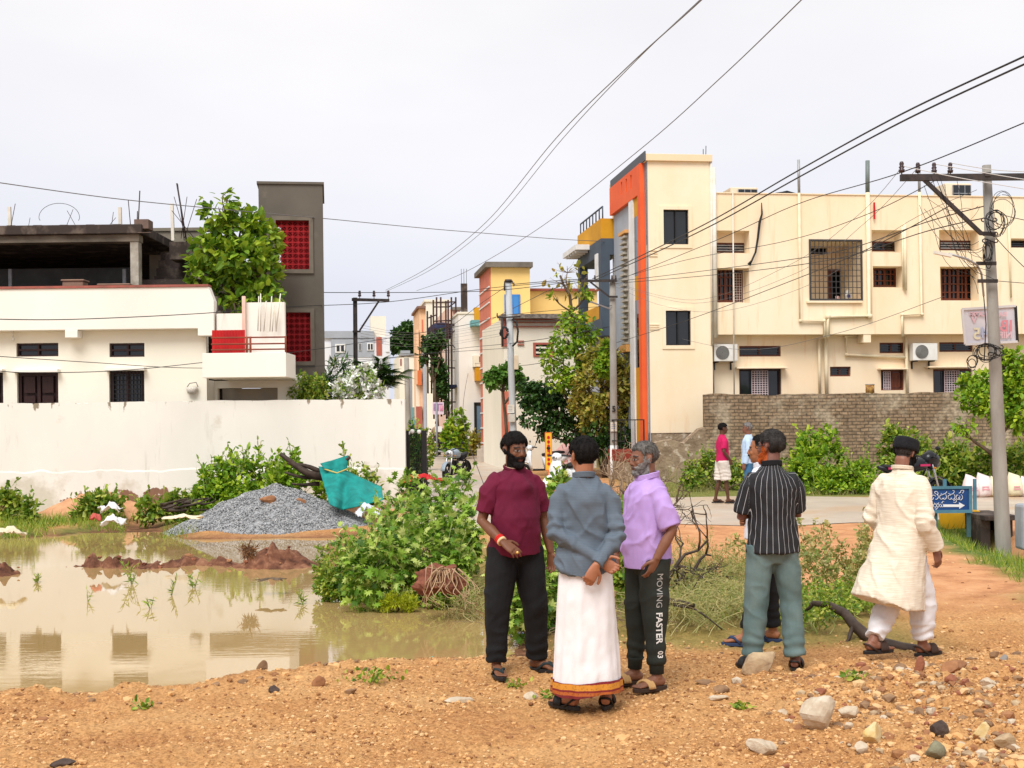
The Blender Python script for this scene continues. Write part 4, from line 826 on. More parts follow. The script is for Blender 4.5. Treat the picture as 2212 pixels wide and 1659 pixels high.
# concrete column with rods on top
t = thing('roof_column', 'bare dark concrete column with steel rods on the white house roof', 'column', at(1003, 676, 65)); m_ = MB(); p, q = at(1003.5, 676, 65), at(1003.5, 613, 65); z0_ = -.2
m_.box((-.16, -.16, -.4), (.16, .16, q.z-p.z)); obj('shaft', m_, CONCD, t)
for dx in (-.12, 0, .12): m_ = MB(); m_.tube([(dx, 0, q.z-p.z), (dx*1.1, 0, q.z-p.z+.75)], .012, 5); obj('rod', m_, BLACK, t)
# mauve/pink house
b = Blk('pink_house', 'pink and mauve three storey house beside the bamboo scaffolding', 966, 996, 668, 71, 8, PNK); b.bit('mauve_wall', 981, 667, 995, 880, MAU, -.1, .3); b.bit('slab', 978, 663, 998, 669, CONC, -.5, .7)
b.bit('mauve_window', 984, 730, 989, 750, DKWOOD, -.12, .1); b.bit('white_ledge', 966, 826, 981, 832, WHT, -.3, .4); b.bit('lower_wall', 966, 834, 996, 1000, WPL, -.05, .2)
# cream/peach house with a slab roof
b = Blk('peach_house', 'peach and cream tall house with a thin roof slab behind the scaffolding', 923, 972, 652, 84, 8, CRM); b.cap(CRM, .1, .15);
b.bit('peach_wall', 907, 665, 923, 905, PEACH, .5, 6); b.bit('thin_slab', 901, 661, 924, 666, pm('brown_slab', (.22, .12, .09)), .2, 6); b.bit('pink_stripe', 911, 690, 914, 716, SAL, .45, .1); b.bit('orange_balcony', 902, 800, 911, 832, pm('orange_balc', (.62, .16, .05)), .1, .8); b.bit('peach_edge', 900, 712, 905, 830, PEACH, .2, 1); b.bit('grey_column', 914, 760, 921, 930, LBL, .2, .6)
b.bit('lower_cream', 900, 830, 968, 990, CRM, 1.2, .8); b.bit('blue_shutter', 944, 880, 952, 940, pm('shutter_teal', (.16, .30, .30)), .1, .2); b.bit('maroon_pillar', 900, 878, 912, 940, MC['maroon_wall'], .1, .5)
# far white blocks
b = Blk('far_white_house', 'low white house front at the far end of the street under the tree', 864, 905, 766, 98, 8, CRM); b.bit('blue_tank', 866, 757, 886, 763, GRYP, 1, 1); b.bit('window_strip', 864, 775, 868, 790, MAU, -.03, .1); b.bit('pillar', 885, 800, 890, 920, GRYP, -.05, .2); b.bit('roofline', 862, 764, 906, 768, GRYP, -.1, .3)
b.bit('grey_gate', 888, 880, 898, 930, pm('shutter_teal', (.16, .30, .30)), -.1, .2)
b = Blk('grey_white_house', 'distant white house with grey panels and white framed windows over the wall', 690, 842, 742, 108, 8, plaster('far_white', (.74, .74, .76), (.5, .45, .4), .75), base=0)
b.bit('grey_band', 690, 715, 808, 730, pm('far_grey', (.36, .38, .42), (.33, .35, .38), 1), -.02, 6); b.bit('white_wing', 700, 728, 842, 745, MC['far_white'], .2, 5); b.bit('grey_panel', 715, 733, 808, 772, MC['far_grey'], -.04, .2)
for (x0, x1) in ((724, 746), (793, 807), (775, 781)): b.window(x0, 743 if x0 < 730 else 741, x1, 762 if x0 < 730 else 757, -.12)
b.bit('stair_room', 801, 683, 834, 742, plaster('far_cream', (.84, .78, .66), (.5, .4, .3), .8), .3, 3); b.bit('maroon_panel', 813, 728, 825, 768, MC['maroon_wall'], -.05, .1); b.bit('white_band', 833, 720, 842, 760, MC['far_white'], -.1, .2)
# right edge filler: none. scaffolding of dark poles
t = thing('scaffolding', 'tall cage of dark poles and cross rails in front of the pink house', 'scaffolding', at(962, 985, 66)); o_ = at(962, 985, 66); RB = pm('rebar_dark', (.05, .025, .022));
def P66(x, y, d=66): return at(x, y, d)-o_
for (x, y0, y1, d) in ((936, 648, 905, 66), (943, 642, 905, 67.2), (952, 642, 900, 67.2), (963, 650, 905, 66), (968, 648, 905, 66), (975, 642, 905, 66), (984.5, 642, 910, 67.2), (923, 672, 850, 67.2), (931, 680, 850, 66)):
 m_ = MB(); m_.tube([P66(x, y0, d), P66(x+1.5, y1, d)], .045, 6); obj('pole', m_, RB, t)
for (xa, ya, xb, yb) in ((936, 663, 968, 663), (943, 653, 985, 652), (936, 694, 975, 692), (925, 687, 943, 680), (968, 664, 985, 652), (936, 714, 985, 702), (925, 717, 943, 709), (963, 730, 985, 712), (936, 793, 985, 795), (963, 840, 988, 838), (925, 720, 936, 712), (943, 700, 985, 700), (936, 870, 988, 868), (936, 746, 975, 746)):
 m_ = MB(); m_.tube([P66(xa, ya), P66(xb, yb)], .035, 5); obj('rail', m_, RB, t)
m_ = MB(); p = P66(950, 712); m_.ell((p.x, p.y+1.5, p.z), (.75, .75, .5), 12, 8); obj('blue_tank', m_, pm('navy_tank', (.02, .025, .06)), t)
m_ = MB(); p0, p1 = P66(940, 843, 65), P66(986, 836, 65); m_.poly([p0, p1, p1+Vector((0, 0, .12)), p0+Vector((.6, 0, .28))], (0, 1.2, 0)); obj('blue_awning', m_, MC['navy_tank'], t)
# ramps, pink tiled slopes and steps along the street
def ramp(label, pts, mat, th=.25, cat='ramp'):
 m_ = MB(); n_ = len(pts); V = [tuple(p) for p in pts]+[(p[0], p[1], p[2]-th) for p in pts]; m_.add(V, [tuple(range(n_)), tuple(range(2*n_-1, n_-1, -1))]+[(i, i+n_, (i+1) % n_+n_, (i+1) % n_) for i in range(n_)])
 return obj('ramp', m_, mat, None, label=label, cat=cat)
m, t_, b_ = new_mat('pink_tiles'); N = t_.nodes.new; wv = N('ShaderNodeTexWave'); wv.inputs['Scale'].default_value = 1.3; wv.inputs['Distortion'].default_value = .4; wv.bands_direction = 'DIAGONAL'; tcn = N('ShaderNodeTexCoord'); t_.links.new(tcn.outputs['Object'], wv.inputs[0])
r_ = N('ShaderNodeValToRGB'); r_.color_ramp.interpolation = 'CONSTANT'; r_.color_ramp.elements[0].color = (.55, .20, .18, 1); r_.color_ramp.elements[1].position = .55; r_.color_ramp.elements[1].color = (.72, .42, .38, 1); t_.links.new(wv.outputs[0], r_.inputs[0]); t_.links.new(r_.outputs[0], b_.inputs['Base Color']); PT = m
ramp('pink tiled ramp sloping up to the gate behind the slender leafy tree', [at(1175, 998, 44), at(1250, 992, 42.5), at(1290, 940, 47), at(1225, 948, 50)], PT)
ramp('pink and white tiled slope at the left side of the far street', [at(925, 962, 72), at(956, 957, 76), at(945, 940, 84), at(918, 947, 80)], PT)
ramp('small tiled slope behind the parked motorbike on the street', [at(960, 962, 66), at(992, 958, 68), at(990, 940, 74), at(962, 948, 72)], PT)
m_ = MB();
st = thing('stone_steps', 'sloping cement steps in front of the white house with the teal sunshade', 'steps', (at(1050, 960, 58).x, 58, 0))
for k in range(5):
 p0, p1 = at(1030+k*8, 970-k*7, 57+k*.5), at(1090, 966-k*6, 57+k*.5); m_ = MB(); m_.poly([p0, p1, (p1.x, p1.y, -.3), (p0.x, p0.y, -.3)], (0, .6, 0)); obj('step', m_, pm('cement_steps', (.50, .43, .36), (.36, .30, .25), 3, 6), st, world=True)
# ================================================================ electricity poles
CP = pm('pole_concrete', (.37, .35, .31), (.24, .22, .19), 2.2, 9, .9, .35, 60, (2, 2, .5), .3, .7, .15); IRON = pm('dark_iron', (.03, .027, .026), (.06, .045, .04), 8, 4, .6)
INS = pm('insulator', (.05, .03, .03), rough=.25)
def base_top(x0, y0, x1, y1, Y): a, b = at(x0, y0, Y), at(x1, y1, Y); return a, b
def insulator(mb, p, s=1.0): p = Vector(p); mb.loft([(p+Vector((0, 0, z*s)), r*s, r*s) for z, r in ((0, .012), (.10, .012), (.10, .05), (.15, .06), (.16, .035), (.20, .055), (.22, .035), (.26, .045), (.30, .03))], 9)
def pole(name, label, foot, top, r0, r1, mat, Y, taper_sq=True, group=None):
 f, tp = at(*foot, Y), at(*top, Y); t = thing(name, label, 'utility pole', (f.x, f.y, f.z), 0, group); m_ = MB(); d = tp-f
 m_.loft([((0, 0, -.6), r0, r0*.8), ((0, 0, 0), r0, r0*.8), (d*.5, (r0+r1)/2, (r0+r1)*.4), (d, r1, r1*.8)], 8 if taper_sq else 14, e=.45 if taper_sq else 1.0); obj('shaft', m_, mat, t, bevel=0)
 return t, f
# 1 big leaning concrete pole, right
PB, fb = pole('utility_pole', 'big leaning concrete pole with tangled wires beside the blue sign', (2168, 1205), (2131, 357), .105, .058, CP, 18.3)
def W(x, y, Y=18.3): return at(x, y, Y)-fb
m_ = MB(); m_.beam(W(1945, 384, 18.1), W(2215, 382, 18.1), .07, .09); obj('cross_arm', m_, IRON, PB)
m_ = MB(); m_.beam(W(1992, 384, 18.1), W(2120, 505, 18.15), .05, .05); obj('brace', m_, IRON, PB)
for (x0, x1, y) in ((2118, 2150, 504), (2109, 2152, 569), (2112, 2155, 607)): m_ = MB(); m_.beam(W(x0, y, 18.15), W(x1, y+(2 if y < 540 else 0), 18.15), .05 if y < 540 else .03, .05); obj('clamp', m_, IRON, PB)
for x in (1948, 1983, 2018, 2053): m_ = MB(); insulator(m_, W(x, 384, 18.1), .7 if x > 1950 else .75); obj('insulator', m_, INS, PB)
m_ = MB(); m_.box(tuple(W(2120, 385, 18.2)), tuple(W(2140, 372, 18.05))); obj('cap_clamp', m_, IRON, PB)
rg = random.Random(11)
def coil(x, y, rx, ry, n, Y=18.15, r=.006, seed=0):
 g = random.Random(seed)
 for k in range(n):
  m_ = MB(); a, b_ = rx*g.uniform(.6, 1.1), ry*g.uniform(.6, 1.1); ox, oy = g.uniform(-4, 4), g.uniform(-5, 5); ph = g.uniform(0, 6)
  m_.tube([W(x+ox+a*math.cos(q+ph)*(1+.08*math.sin(3*q)), y+oy+b_*math.sin(q+ph), Y-.1+.06*math.sin(q*2+k)) for q in np.linspace(0, 6.1, 22)], r, 5, False); obj('wire_coil', m_, BLACK, PB)
coil(2130, 760, 30, 20, 6, seed=3); coil(2150, 480, 22, 28, 5, seed=4); coil(2133, 545, 9, 32, 6, seed=5); coil(2165, 455, 28, 40, 4, seed=6, r=.004); coil(2100, 785, 14, 20, 3, seed=7)
for y in (475, 505, 520, 750, 765): m_ = MB(); m_.tube([W(2137+17*math.cos(q)+(y-480)*.05, y+4*math.sin(q*2), 18.3-.12*math.sin(q)) for q in np.linspace(0, 6.28, 14)], .009, 5, False); obj('wire_band', m_, BLACK, PB)
for k in range(14):                                                      # loose drooping leads around the arm
 x0 = rg.uniform(1990, 2110); y0 = rg.uniform(384, 400) if k % 2 else rg.uniform(430, 500); x1 = rg.uniform(2100, 2140); y1 = rg.uniform(430, 640); dr = rg.uniform(15, 110); m_ = MB(); n_ = 18
 m_.tube([W(x0+(x1-x0)*q+8*math.sin(q*7+k), y0+(y1-y0)*q+dr*4*q*(1-q)*.5+4*math.sin(q*11+k), 18.0+.1*math.sin(q*3+k)) for q in np.linspace(0, 1, n_)], .0035, 4, False); obj('loose_wire', m_, BLACK, PB)
m_ = MB(); m_.tube([W(2050, 548, 17.8), W(2090, 560, 17.9), W(2110, 572, 18.1), W(2120, 590, 18.2), W(2125, 640, 18.2)], .016, 6); obj('lamp_arm', m_, STEEL, PB)
m_ = MB(); m_.beam(W(2018, 545, 17.75), W(2055, 553, 17.8), .05, .04); obj('tube_lamp', m_, PVC, PB)
m_ = MB(); m_.tube([W(2125, 640, 18.2), W(2130, 700, 18.2), W(2126, 780, 18.2)], .008, 5); obj('lead', m_, BLACK, PB)
# 2 street pole, silver painted
WP = pm('silver_pole', (.50, .52, .52), (.40, .41, .42), 1.5, 6, .6, stretch=(2, 2, .4)); Yb = 43
P2, fb = pole('utility_pole', 'round silver painted pole with a meter box and paper notice in mid street', (1112, 1030), (1098, 606), .115, .105, WP, Yb, False)
m_ = MB(); m_.loft([(W(1098, 604, Yb), .12, .12), (W(1098, 610, Yb), .12, .12)], 14); obj('cap', m_, IRON, P2)
for (x0, y0, x1, y1) in ((1074, 686, 1124, 684), (1090, 614, 1090, 628), (1085, 688, 1086, 748)): m_ = MB(); m_.tube([W(x0, y0, Yb-.15), W(x1, y1, Yb-.15)], .03, 6); obj('bracket', m_, IRON, P2)
for (x, y) in ((1090, 613), (1090, 620), (1107, 612), (1110, 616), (1064+10, 682)): m_ = MB(); insulator(m_, W(x, y+4, Yb-.15), .5); obj('insulator', m_, INS, P2)
m_ = MB(); m_.tube([W(1106, 690, Yb-.1), W(1115, 695, Yb-.15), W(1119, 715, Yb-.2), W(1117, 738, Yb-.2), W(1107, 748, Yb-.15)], .035, 6); obj('thick_loop', m_, BLACK, P2)
for k in range(5): m_ = MB(); g = random.Random(k); m_.tube([W(1089+g.uniform(-3, 3)+8*math.cos(q), 719+g.uniform(-2, 2)+12*math.sin(q), Yb-.2) for q in np.linspace(0, 6.1, 14)], .018, 5, False); obj('wire_coil', m_, BLACK, P2)
a, b_ = W(1110, 768, Yb-.2), W(1120, 798, Yb-.3); m_ = MB(); m_.box(tuple(a), tuple(b_)); obj('meter_box', m_, pm('beige_box', (.70, .58, .42), (.6, .48, .34), 4), P2, bevel=.01)
a, b_ = W(1096, 874, Yb-.14), W(1111, 892, Yb-.16); m_ = MB(); m_.box(tuple(a), tuple(b_)); nt_ = obj('paper_notice', m_, PVC, P2)
for k in range(4): p = W(1098, 878+k*3.4, Yb-.165); m_ = MB(); m_.box(tuple(p), tuple(p+Vector((.13, .004, .012)))); obj('print', m_, pm('grey_print', (.3, .3, .32)), nt_)
m_ = MB(); m_.box(tuple(W(1098, 895, Yb-.12)), tuple(W(1113, 912, Yb-.2))); obj('switch_box', m_, pm('pale_box', (.6, .58, .5), (.5, .45, .38), 3), P2, bevel=.02)
# 3 slim concrete pole before the orange fronted house
Yc = 40.5; P3, fb = pole('utility_pole', 'slim grey concrete pole numbered 5 standing in the yellowish tree', (1327, 1040), (1323, 607), .125, .095, CP, Yc)
m_ = MB(); m_.beam(W(1252, 607, Yc-.15), W(1332, 606, Yc-.15), .07, .08); obj('cross_arm', m_, IRON, P3); m_ = MB(); m_.beam(W(1275, 609, Yc-.15), W(1316, 641, Yc-.12), .05); obj('brace', m_, IRON, P3); m_ = MB(); m_.beam(W(1316, 641, Yc-.15), W(1334, 641, Yc-.15), .05, .06); obj('clamp', m_, IRON, P3)
for x in (1255, 1268, 1285, 1322, 1330): m_ = MB(); insulator(m_, W(x, 607, Yc-.15), .6); obj('insulator', m_, INS, P3)
m_ = MB(); m_.beam(W(1276, 652, Yc-.6), W(1320, 668, Yc-.2), .04); obj('lamp_arm', m_, STEEL, P3)
a, b_ = W(1319.5, 962, Yc-.112), W(1334.5, 916, Yc-.114);
p0, p1 = W(1319, 932, Yc-.125), W(1333, 912, Yc-.128); m_ = MB(); m_.box(tuple(p0), tuple(p1)); nt_ = obj('paper_notice', m_, PVC, P3)
for k in range(3): p = W(1321, 918+k*4, Yc-.132); m_ = MB(); m_.box(tuple(p), tuple(p+Vector((.12, .003, .015)))); obj('print', m_, pm('blue_grey_print', (.2, .28, .45)), nt_)
m_ = MB(); m_.loft([(W(1327, 1045, Yc), .132, .112), (W(1326.5, 962, Yc), .128, .108)], 8, e=.45); obj('white_foot', m_, WHT, P3)
def text_mesh(s, size, mat, M, parent, name='lettering', bold=0.0, ext=.002, world=True):
 cu = bpy.data.curves.new('t', 'FONT'); cu.body = s; cu.size = size; cu.align_x = 'CENTER'; cu.align_y = 'CENTER'; cu.extrude = ext; cu.offset = bold; cu.resolution_u = 3
 o = bpy.data.objects.new('t', cu); COL.objects.link(o); dg = bpy.context.evaluated_depsgraph_get(); me = bpy.data.meshes.new_from_object(o.evaluated_get(dg)); bpy.data.objects.remove(o); me.transform(M); me.materials.clear(); me.materials.append(mat)
 for p in me.polygons: p.material_index = 0
 return obj(name, me, None, parent, world=world) if parent is not None else me
UP = Matrix.Rotation(rad(90), 4, 'X')
p = at(1326, 884, Yc-.125); text_mesh('5', .26, BLACK, Matrix.Translation(p) @ UP, P3, 'painted_number', .006)
# 4 steel T pole left of the street, behind the wall
Yd = 36; P4, fb = pole('utility_pole', 'black steel T pole with three insulators behind the white wall', (770, 1020), (767, 643), .062, .06, IRON, Yd)
m_ = MB(); m_.beam(W(760, 647, Yd-.1), W(841, 649, Yd-.1), .06, .08); obj('cross_arm', m_, IRON, P4); m_ = MB(); m_.beam(W(818, 651, Yd-.1), W(777, 714, Yd-.08), .045); obj('brace', m_, IRON, P4); m_ = MB(); m_.beam(W(762, 716, Yd-.1), W(779, 716, Yd-.1), .05); obj('clamp', m_, IRON, P4)
for x in (777, 808, 839): m_ = MB(); insulator(m_, W(x, 647, Yd-.1), .82); obj('insulator', m_, INS, P4)
# 5 rusty brown pole further along, 6 grey pole at the left
Ye = 66; P5, fb = pole('utility_pole', 'thin brown pole with two cross bars and a white box near the steps', (1014, 985), (1011, 731), .13, .075, pm('brown_pole', (.12, .10, .07), (.08, .06, .05), 3), Ye)
for (x0, y0, x1, y1, r_) in ((988, 749, 1034, 750, .05), (985, 736, 1015, 737, .04), (973, 740, 1010, 783, .05), (1005, 801, 1018, 803, .05), (1020, 850, 1030, 852, .04)): m_ = MB(); m_.beam(W(x0, y0, Ye-.2), W(x1, y1, Ye-.2), r_); obj('cross_bar', m_, IRON, P5)
m_ = MB(); m_.box(tuple(W(1003, 894, Ye-.2)), tuple(W(1019, 914, Ye-.5))); obj('junction_box', m_, pm('white_box', (.74, .73, .70), (.6, .58, .54), 3), P5, bevel=.02)
m_ = MB(); m_.box(tuple(W(1008, 901, Ye-.51)), tuple(W(1014, 907, Ye-.53))); obj('print', m_, pm('pale_blue_print', (.35, .5, .62)), P5)
m_ = MB(); m_.tube([W(1018, 790, Ye), W(1025, 960, Ye)], .06, 6); obj('side_pipe', m_, GRYP, P5)
Yf = 62; P6, fb = pole('utility_pole', 'plain grey pole just past the end of the white wall', (883, 960), (878, 773), .13, .12, CP, Yf)
# posters on a far pole
t = thing('poster_board', 'pale pink printed poster board hanging above a smaller notice in the far street', 'poster', at(946, 880, 60)); o_ = at(946, 880, 60)
def Q(x, y, Y=60): return at(x, y, Y)-o_
m_ = MB(); m_.box(tuple(Q(934, 869)), tuple(Q(959, 895, 60.04))); bd = obj('board', m_, pm('poster_pink', (.74, .62, .70), (.66, .52, .62), 2), t)
m_ = MB(); m_.box(tuple(Q(950, 876, 59.97)), tuple(Q(957, 887, 59.99))); obj('portrait_print', m_, pm('magenta_print', (.5, .12, .25), (.7, .4, .5), 9), bd)
for k in range(5): m_ = MB(); m_.box(tuple(Q(936, 872+k*3.2, 59.97)), tuple(Q(956 if k < 1 else 948, 873.2+k*3.2, 59.985))); obj('printed_line', m_, pm('violet_print', (.35, .2, .45)), bd)
m_ = MB(); m_.box(tuple(Q(940, 921)), tuple(Q(955, 933, 60.04))); obj('lower_notice', m_, WHT, t)
m_ = MB(); m_.tube([Q(943, 869), Q(944, 985)], .05, 6); obj('post', m_, GRYP, t)
# ================================================================ wires
WIRE = pm('cable_black', (.02, .018, .018), rough=.5); WIRL = pm('cable_grey', (.16, .15, .15), rough=.5); WIRW = pm('cable_pale', (.55, .53, .5), rough=.5)
def wire(label, pts, r, mat=WIRE, group=None):
 """pts: (px, py, Y) picture points with real distances; smooth hanging curve through them"""
 P = [at(*p) for p in pts]; m_ = MB(); n_ = len(P); out_ = []
 for i in range(n_-1):
  p0, p1, p2, p3 = P[max(i-1, 0)], P[i], P[i+1], P[min(i+2, n_-1)]
  for k in range(10):
   t_ = k/10; out_.append(.5*((2*p1)+(p2-p0)*t_+(2*p0-5*p1+4*p2-p3)*t_*t_+(3*p1-p0-3*p2+p3)*t_**3))
 out_.append(P[-1]); m_.tube(out_, r, 5); return obj('overhead_wire', m_, mat, None, label=label, cat='wire', group=group)
wire('thin wire rising steeply to the top edge of the sky, upper of the close pair', [(833, 627, 38), (930, 575, 30), (1050, 480, 24), (1200, 300, 17), (1350, 150, 13), (1500, 14, 10.5), (1560, -45, 9.8)], .0058, WIRL)
wire('thin wire rising steeply to the top edge of the sky, lower of the close pair', [(833, 630, 38), (935, 580, 30), (1060, 484, 24), (1215, 300, 17), (1365, 140, 13), (1512, 0, 10.5), (1560, -45, 10)], .0048, WIRL)
wire('single wire climbing to the top of the sky right of the close pair', [(900, 628, 37), (1000, 590, 30), (1160, 496, 24), (1380, 325, 17), (1560, 165, 13.5), (1735, -4, 11), (1790, -60, 10.4)], .0055, WIRL)
wire('upper of two thick black cables crossing the cream tower to the right edge', [(1280, 602, 40), (1400, 545, 32), (1540, 475, 26), (1725, 368, 21), (1950, 245, 17), (2216, 120, 14), (2300, 80, 13.5)], .0125)
wire('lower of two thick black cables crossing the cream tower to the right edge', [(1282, 606, 40), (1400, 553, 32), (1545, 483, 26), (1725, 383, 21), (1950, 262, 17), (2216, 137, 14), (2300, 100, 13.5)], .0125)
wire('long wire from the left sky past the grey stair tower to the orange front', [(-20, 392, 24), (240, 428, 27), (480, 452, 30), (700, 472, 33), (1000, 500, 38), (1330, 522, 44), (1660, 517, 50), (2130, 504, 50)], .010, WIRL)
wire('wire from the insulated arm running level behind the grey tower to the left', [(-30, 622, 30), (250, 624, 32), (500, 629, 34), (777, 632, 36), (1060, 628, 39), (1252, 606, 40)], .010)
wire('wire sagging from the T pole left across the white parapet', [(-30, 689, 23), (150, 690, 24), (420, 678, 27), (620, 663, 31), (839, 652, 36), (1060, 622, 39), (1255, 606, 40.3)], .009)
wire('dark wire dipping over the doors of the white house', [(-30, 798, 22), (60, 805, 23), (250, 801, 25), (420, 785, 27), (700, 752, 31), (1000, 703, 36), (1100, 680, 39), (1322, 660, 40.4)], .0075)
wire('wire falling from the left edge to the balcony and on over the flowering shrub', [(-30, 768, 22), (200, 783, 25), (420, 795, 27.5), (700, 790, 31), (900, 766, 36), (1100, 752, 43)], .007)
wire('wire from the pole by the orange front through the tower window to the right edge', [(1323, 610, 40.3), (1545, 520, 30), (1725, 440, 25), (1948, 372, 18.2), (2220, 262, 15)], .008)
wire('black wire from the slim pole to the arm brace of the big pole', [(1330, 608, 40.3), (1560, 580, 32), (1800, 545, 25), (2000, 480, 19), (2130, 444, 18.3)], .008)
wire('black wire just below it ending lower on the big pole', [(1330, 612, 40.3), (1560, 592, 32), (1800, 560, 25), (2000, 500, 19), (2130, 470, 18.3)], .008)
wire('middle wire passing over the tower window toward the arm of the big pole', [(1323, 606, 40.3), (1480, 562, 33), (1700, 520, 27), (1880, 460, 21), (2053, 372, 18.2)], .0065)
wire('lowest sagging wire on the cream wall rising to the big pole', [(1300, 750, 43), (1480, 693, 33), (1680, 618, 26), (1870, 540, 21), (2060, 440, 18.3)], .0075)
wire('pale thin wire under the cables on the cream tower', [(1330, 620, 40.3), (1430, 660, 36), (1560, 672, 32), (1760, 610, 26), (1960, 480, 20), (2110, 410, 18.3)], .004, WIRL)
wire('hair thin wire to the left insulator of the big pole', [(1330, 612, 40.3), (1500, 648, 33), (1700, 575, 27), (1850, 468, 22), (1948, 362, 18.2)], .004, WIRL)
wire('hair thin wire to the second insulator of the big pole', [(1330, 614, 40.3), (1500, 655, 33), (1720, 590, 27), (1870, 480, 22), (1983, 362, 18.2)], .004, WIRL)
wire('thin wire along the ledge of the ground floor of the cream house', [(1130, 680, 50), (1400, 718, 42), (1600, 755, 34), (1800, 722, 27), (2040, 640, 19)], .005, WIRL)
wire('grey wire running right from the first insulator past the pole head', [(1948, 358, 18.1), (2060, 382, 17.5), (2212, 408, 16.5), (2260, 415, 16)], .006, WIRW)
wire('grey wire running right from the last insulator', [(2053, 352, 18.1), (2140, 366, 17.5), (2216, 371, 17), (2260, 373, 16.6)], .006, WIRW)
wire('grey wire running right from the third insulator', [(2018, 354, 18.1), (2130, 374, 17.5), (2216, 388, 17), (2260, 392, 16.6)], .006, WIRW)
wire('black lead dropping from the big pole toward the right edge', [(2140, 450, 18.2), (2170, 465, 17.8), (2216, 476, 17.2), (2260, 484, 17)], .0055)
wire('black lead sloping down right below the iron clamp', [(2150, 512, 18.2), (2180, 545, 17.8), (2216, 580, 17.2), (2260, 612, 17)], .0055)
wire('thin lead from the lower clamp to the right edge', [(2155, 607, 18.2), (2216, 612, 17.2), (2260, 616, 17)], .0045)
wire('street wire from the silver pole down to the brown pole', [(1092, 620, 43), (1040, 655, 50), (960, 715, 58), (905, 740, 66)], .010)
wire('street wire from the silver pole over the yellow house to the slim pole', [(1110, 614, 43), (1180, 608, 42), (1255, 603, 40.4)], .012)
wire('slanting street wire from the silver pole arm to the slim pole', [(1062, 690, 50), (1140, 650, 45), (1200, 622, 42), (1268, 606, 40.4)], .010)
wire('service wire crossing the pink scaffolding low down', [(864, 770, 60), (950, 775, 63), (1011, 783, 66), (1100, 790, 50), (1180, 782, 45), (1320, 752, 40.5)], .010)
wire('service wire crossing the scaffolding above the low one', [(700, 780, 60), (864, 772, 60), (1000, 752, 62), (1100, 742, 43), (1200, 728, 42), (1320, 705, 40.5)], .010)
for k, (a_, b__) in enumerate(((700, 712), (706, 716), (712, 722), (718, 728), (724, 737), (731, 742))):
 wire('%s of the six thin parallel wires strung across the far street' % ('highest', 'second highest', 'third highest', 'third lowest', 'second lowest', 'lowest')[k], [(779, a_+2, 36), (870, b__+6, 50), (960, b__+4, 60), (1090, b__-18, 43)], .0045, WIRL, 'thin wires across the far street')
wire('guy wire slanting down right of the parked motorbike', [(1012, 800, 66), (1000, 900, 45), (1046, 1050, 31)], .009)
# ================================================================ plants
def tmpl(kind):
 if kind == 'oval':
  V = [(0, 0, 0), (.28, .3, .06), (.22, .72, .05), (0, 1, -.04), (-.22, .72, .05), (-.28, .3, .06), (0, .5, 0)]
  F = [(0, 1, 2, 6), (6, 2, 3, 4), (0, 6, 4, 5)]; F = [(0, 1, 6), (1, 2, 6), (2, 3, 6), (3, 4, 6), (4, 5, 6), (5, 0, 6)]
 elif kind == 'lobed':
  V = [(0, 0, 0), (.34, -.12, -.03), (.26, .12, .03), (.56, .24, -.05), (.26, .42, .03), (.38, .74, -.05), (.13, .62, .02), (0, 1, -.08), (-.13, .62, .02), (-.38, .74, -.05), (-.26, .42, .03), (-.56, .24, -.05), (-.26, .12, .03), (-.34, -.12, -.03), (0, .3, .05)]
  F = [(i, i+1, 14) for i in range(0, 13)]+[(13, 0, 14)]
 elif kind == 'quad': V = [(-.25, .0, 0), (.25, .0, 0), (.3, .9, -.06), (-.2, 1, .02)]; F = [(0, 1, 2, 3)]
 elif kind == 'lance': V = [(0, 0, 0), (.09, .35, .02), (0, 1, -.06), (-.09, .35, .02)]; F = [(0, 1, 2, 3)]
 elif kind == 'blade': V = [(-.03, 0, 0), (.03, 0, 0), (.015, .6, .06), (0, 1, .2), (-.015, .6, .06)]; F = [(0, 1, 2, 4), (4, 2, 3)]
 return np.array(V, float), F
def rot_from(d, nrm):
 """(n,3) growth directions d (local y) and rough normals (local z) -> (n,3,3)"""
 d = d/np.linalg.norm(d, axis=1, keepdims=True); x = np.cross(d, nrm); ln = np.linalg.norm(x, axis=1, keepdims=True); x = np.where(ln < 1e-3, np.array([[1, 0, 0]]), x/np.maximum(ln, 1e-3)); z = np.cross(x, d)
 return np.stack([x, d, z], 2)
def scatter(mb, kind, C, R, sc, mi=0):
 V, F = tmpl(kind); n, k = len(C), len(V); P = np.einsum('nij,kj->nki', R, V)*np.asarray(sc).reshape(-1, 1, 1)+np.asarray(C)[:, None, :]
 b = mb.n; mb.v.append(P.reshape(-1, 3)); base = (np.arange(n)*k+b)
 for f in F: mb.f += (base[:, None]+np.array(f)[None, :]).tolist()
 m = n*len(F); mb.sm += [False]*m; mb.m += [mi]*m; mb.n += n*k
def blob_leaves(rs, blobs, n, size, droop=.3, shell=.45, spread=.9):
 """points spread through ellipsoids, denser near the outside -> centres, rotations, sizes"""
 w = np.array([(b[1][0]*b[1][1]*b[1][2])**(2/3.) for b in blobs]); w /= w.sum(); pick = rs.choice(len(blobs), n, p=w)
 c = np.array([tuple(b[0]) for b in blobs])[pick]; r = np.array([b[1] for b in blobs])[pick]
 u = rs.normal(size=(n, 3)); u /= np.linalg.norm(u, axis=1, keepdims=True); rr = (shell+(1-shell)*rs.rand(n)**.6)[:, None]
 lump = 1+.22*np.sin(u[:, :1]*7+c[:, :1]*3)*np.cos(u[:, 2:]*6+c[:, 1:2])
 P = c+u*r*rr*lump; d = u+rs.normal(size=(n, 3))*spread; d[:, 2] -= droop; nr = np.array([[0, 0, 1.0]])+rs.normal(size=(n, 3))*.55+u*.4
 return P, rot_from(d, nr), size*(.6+.7*rs.rand(n))
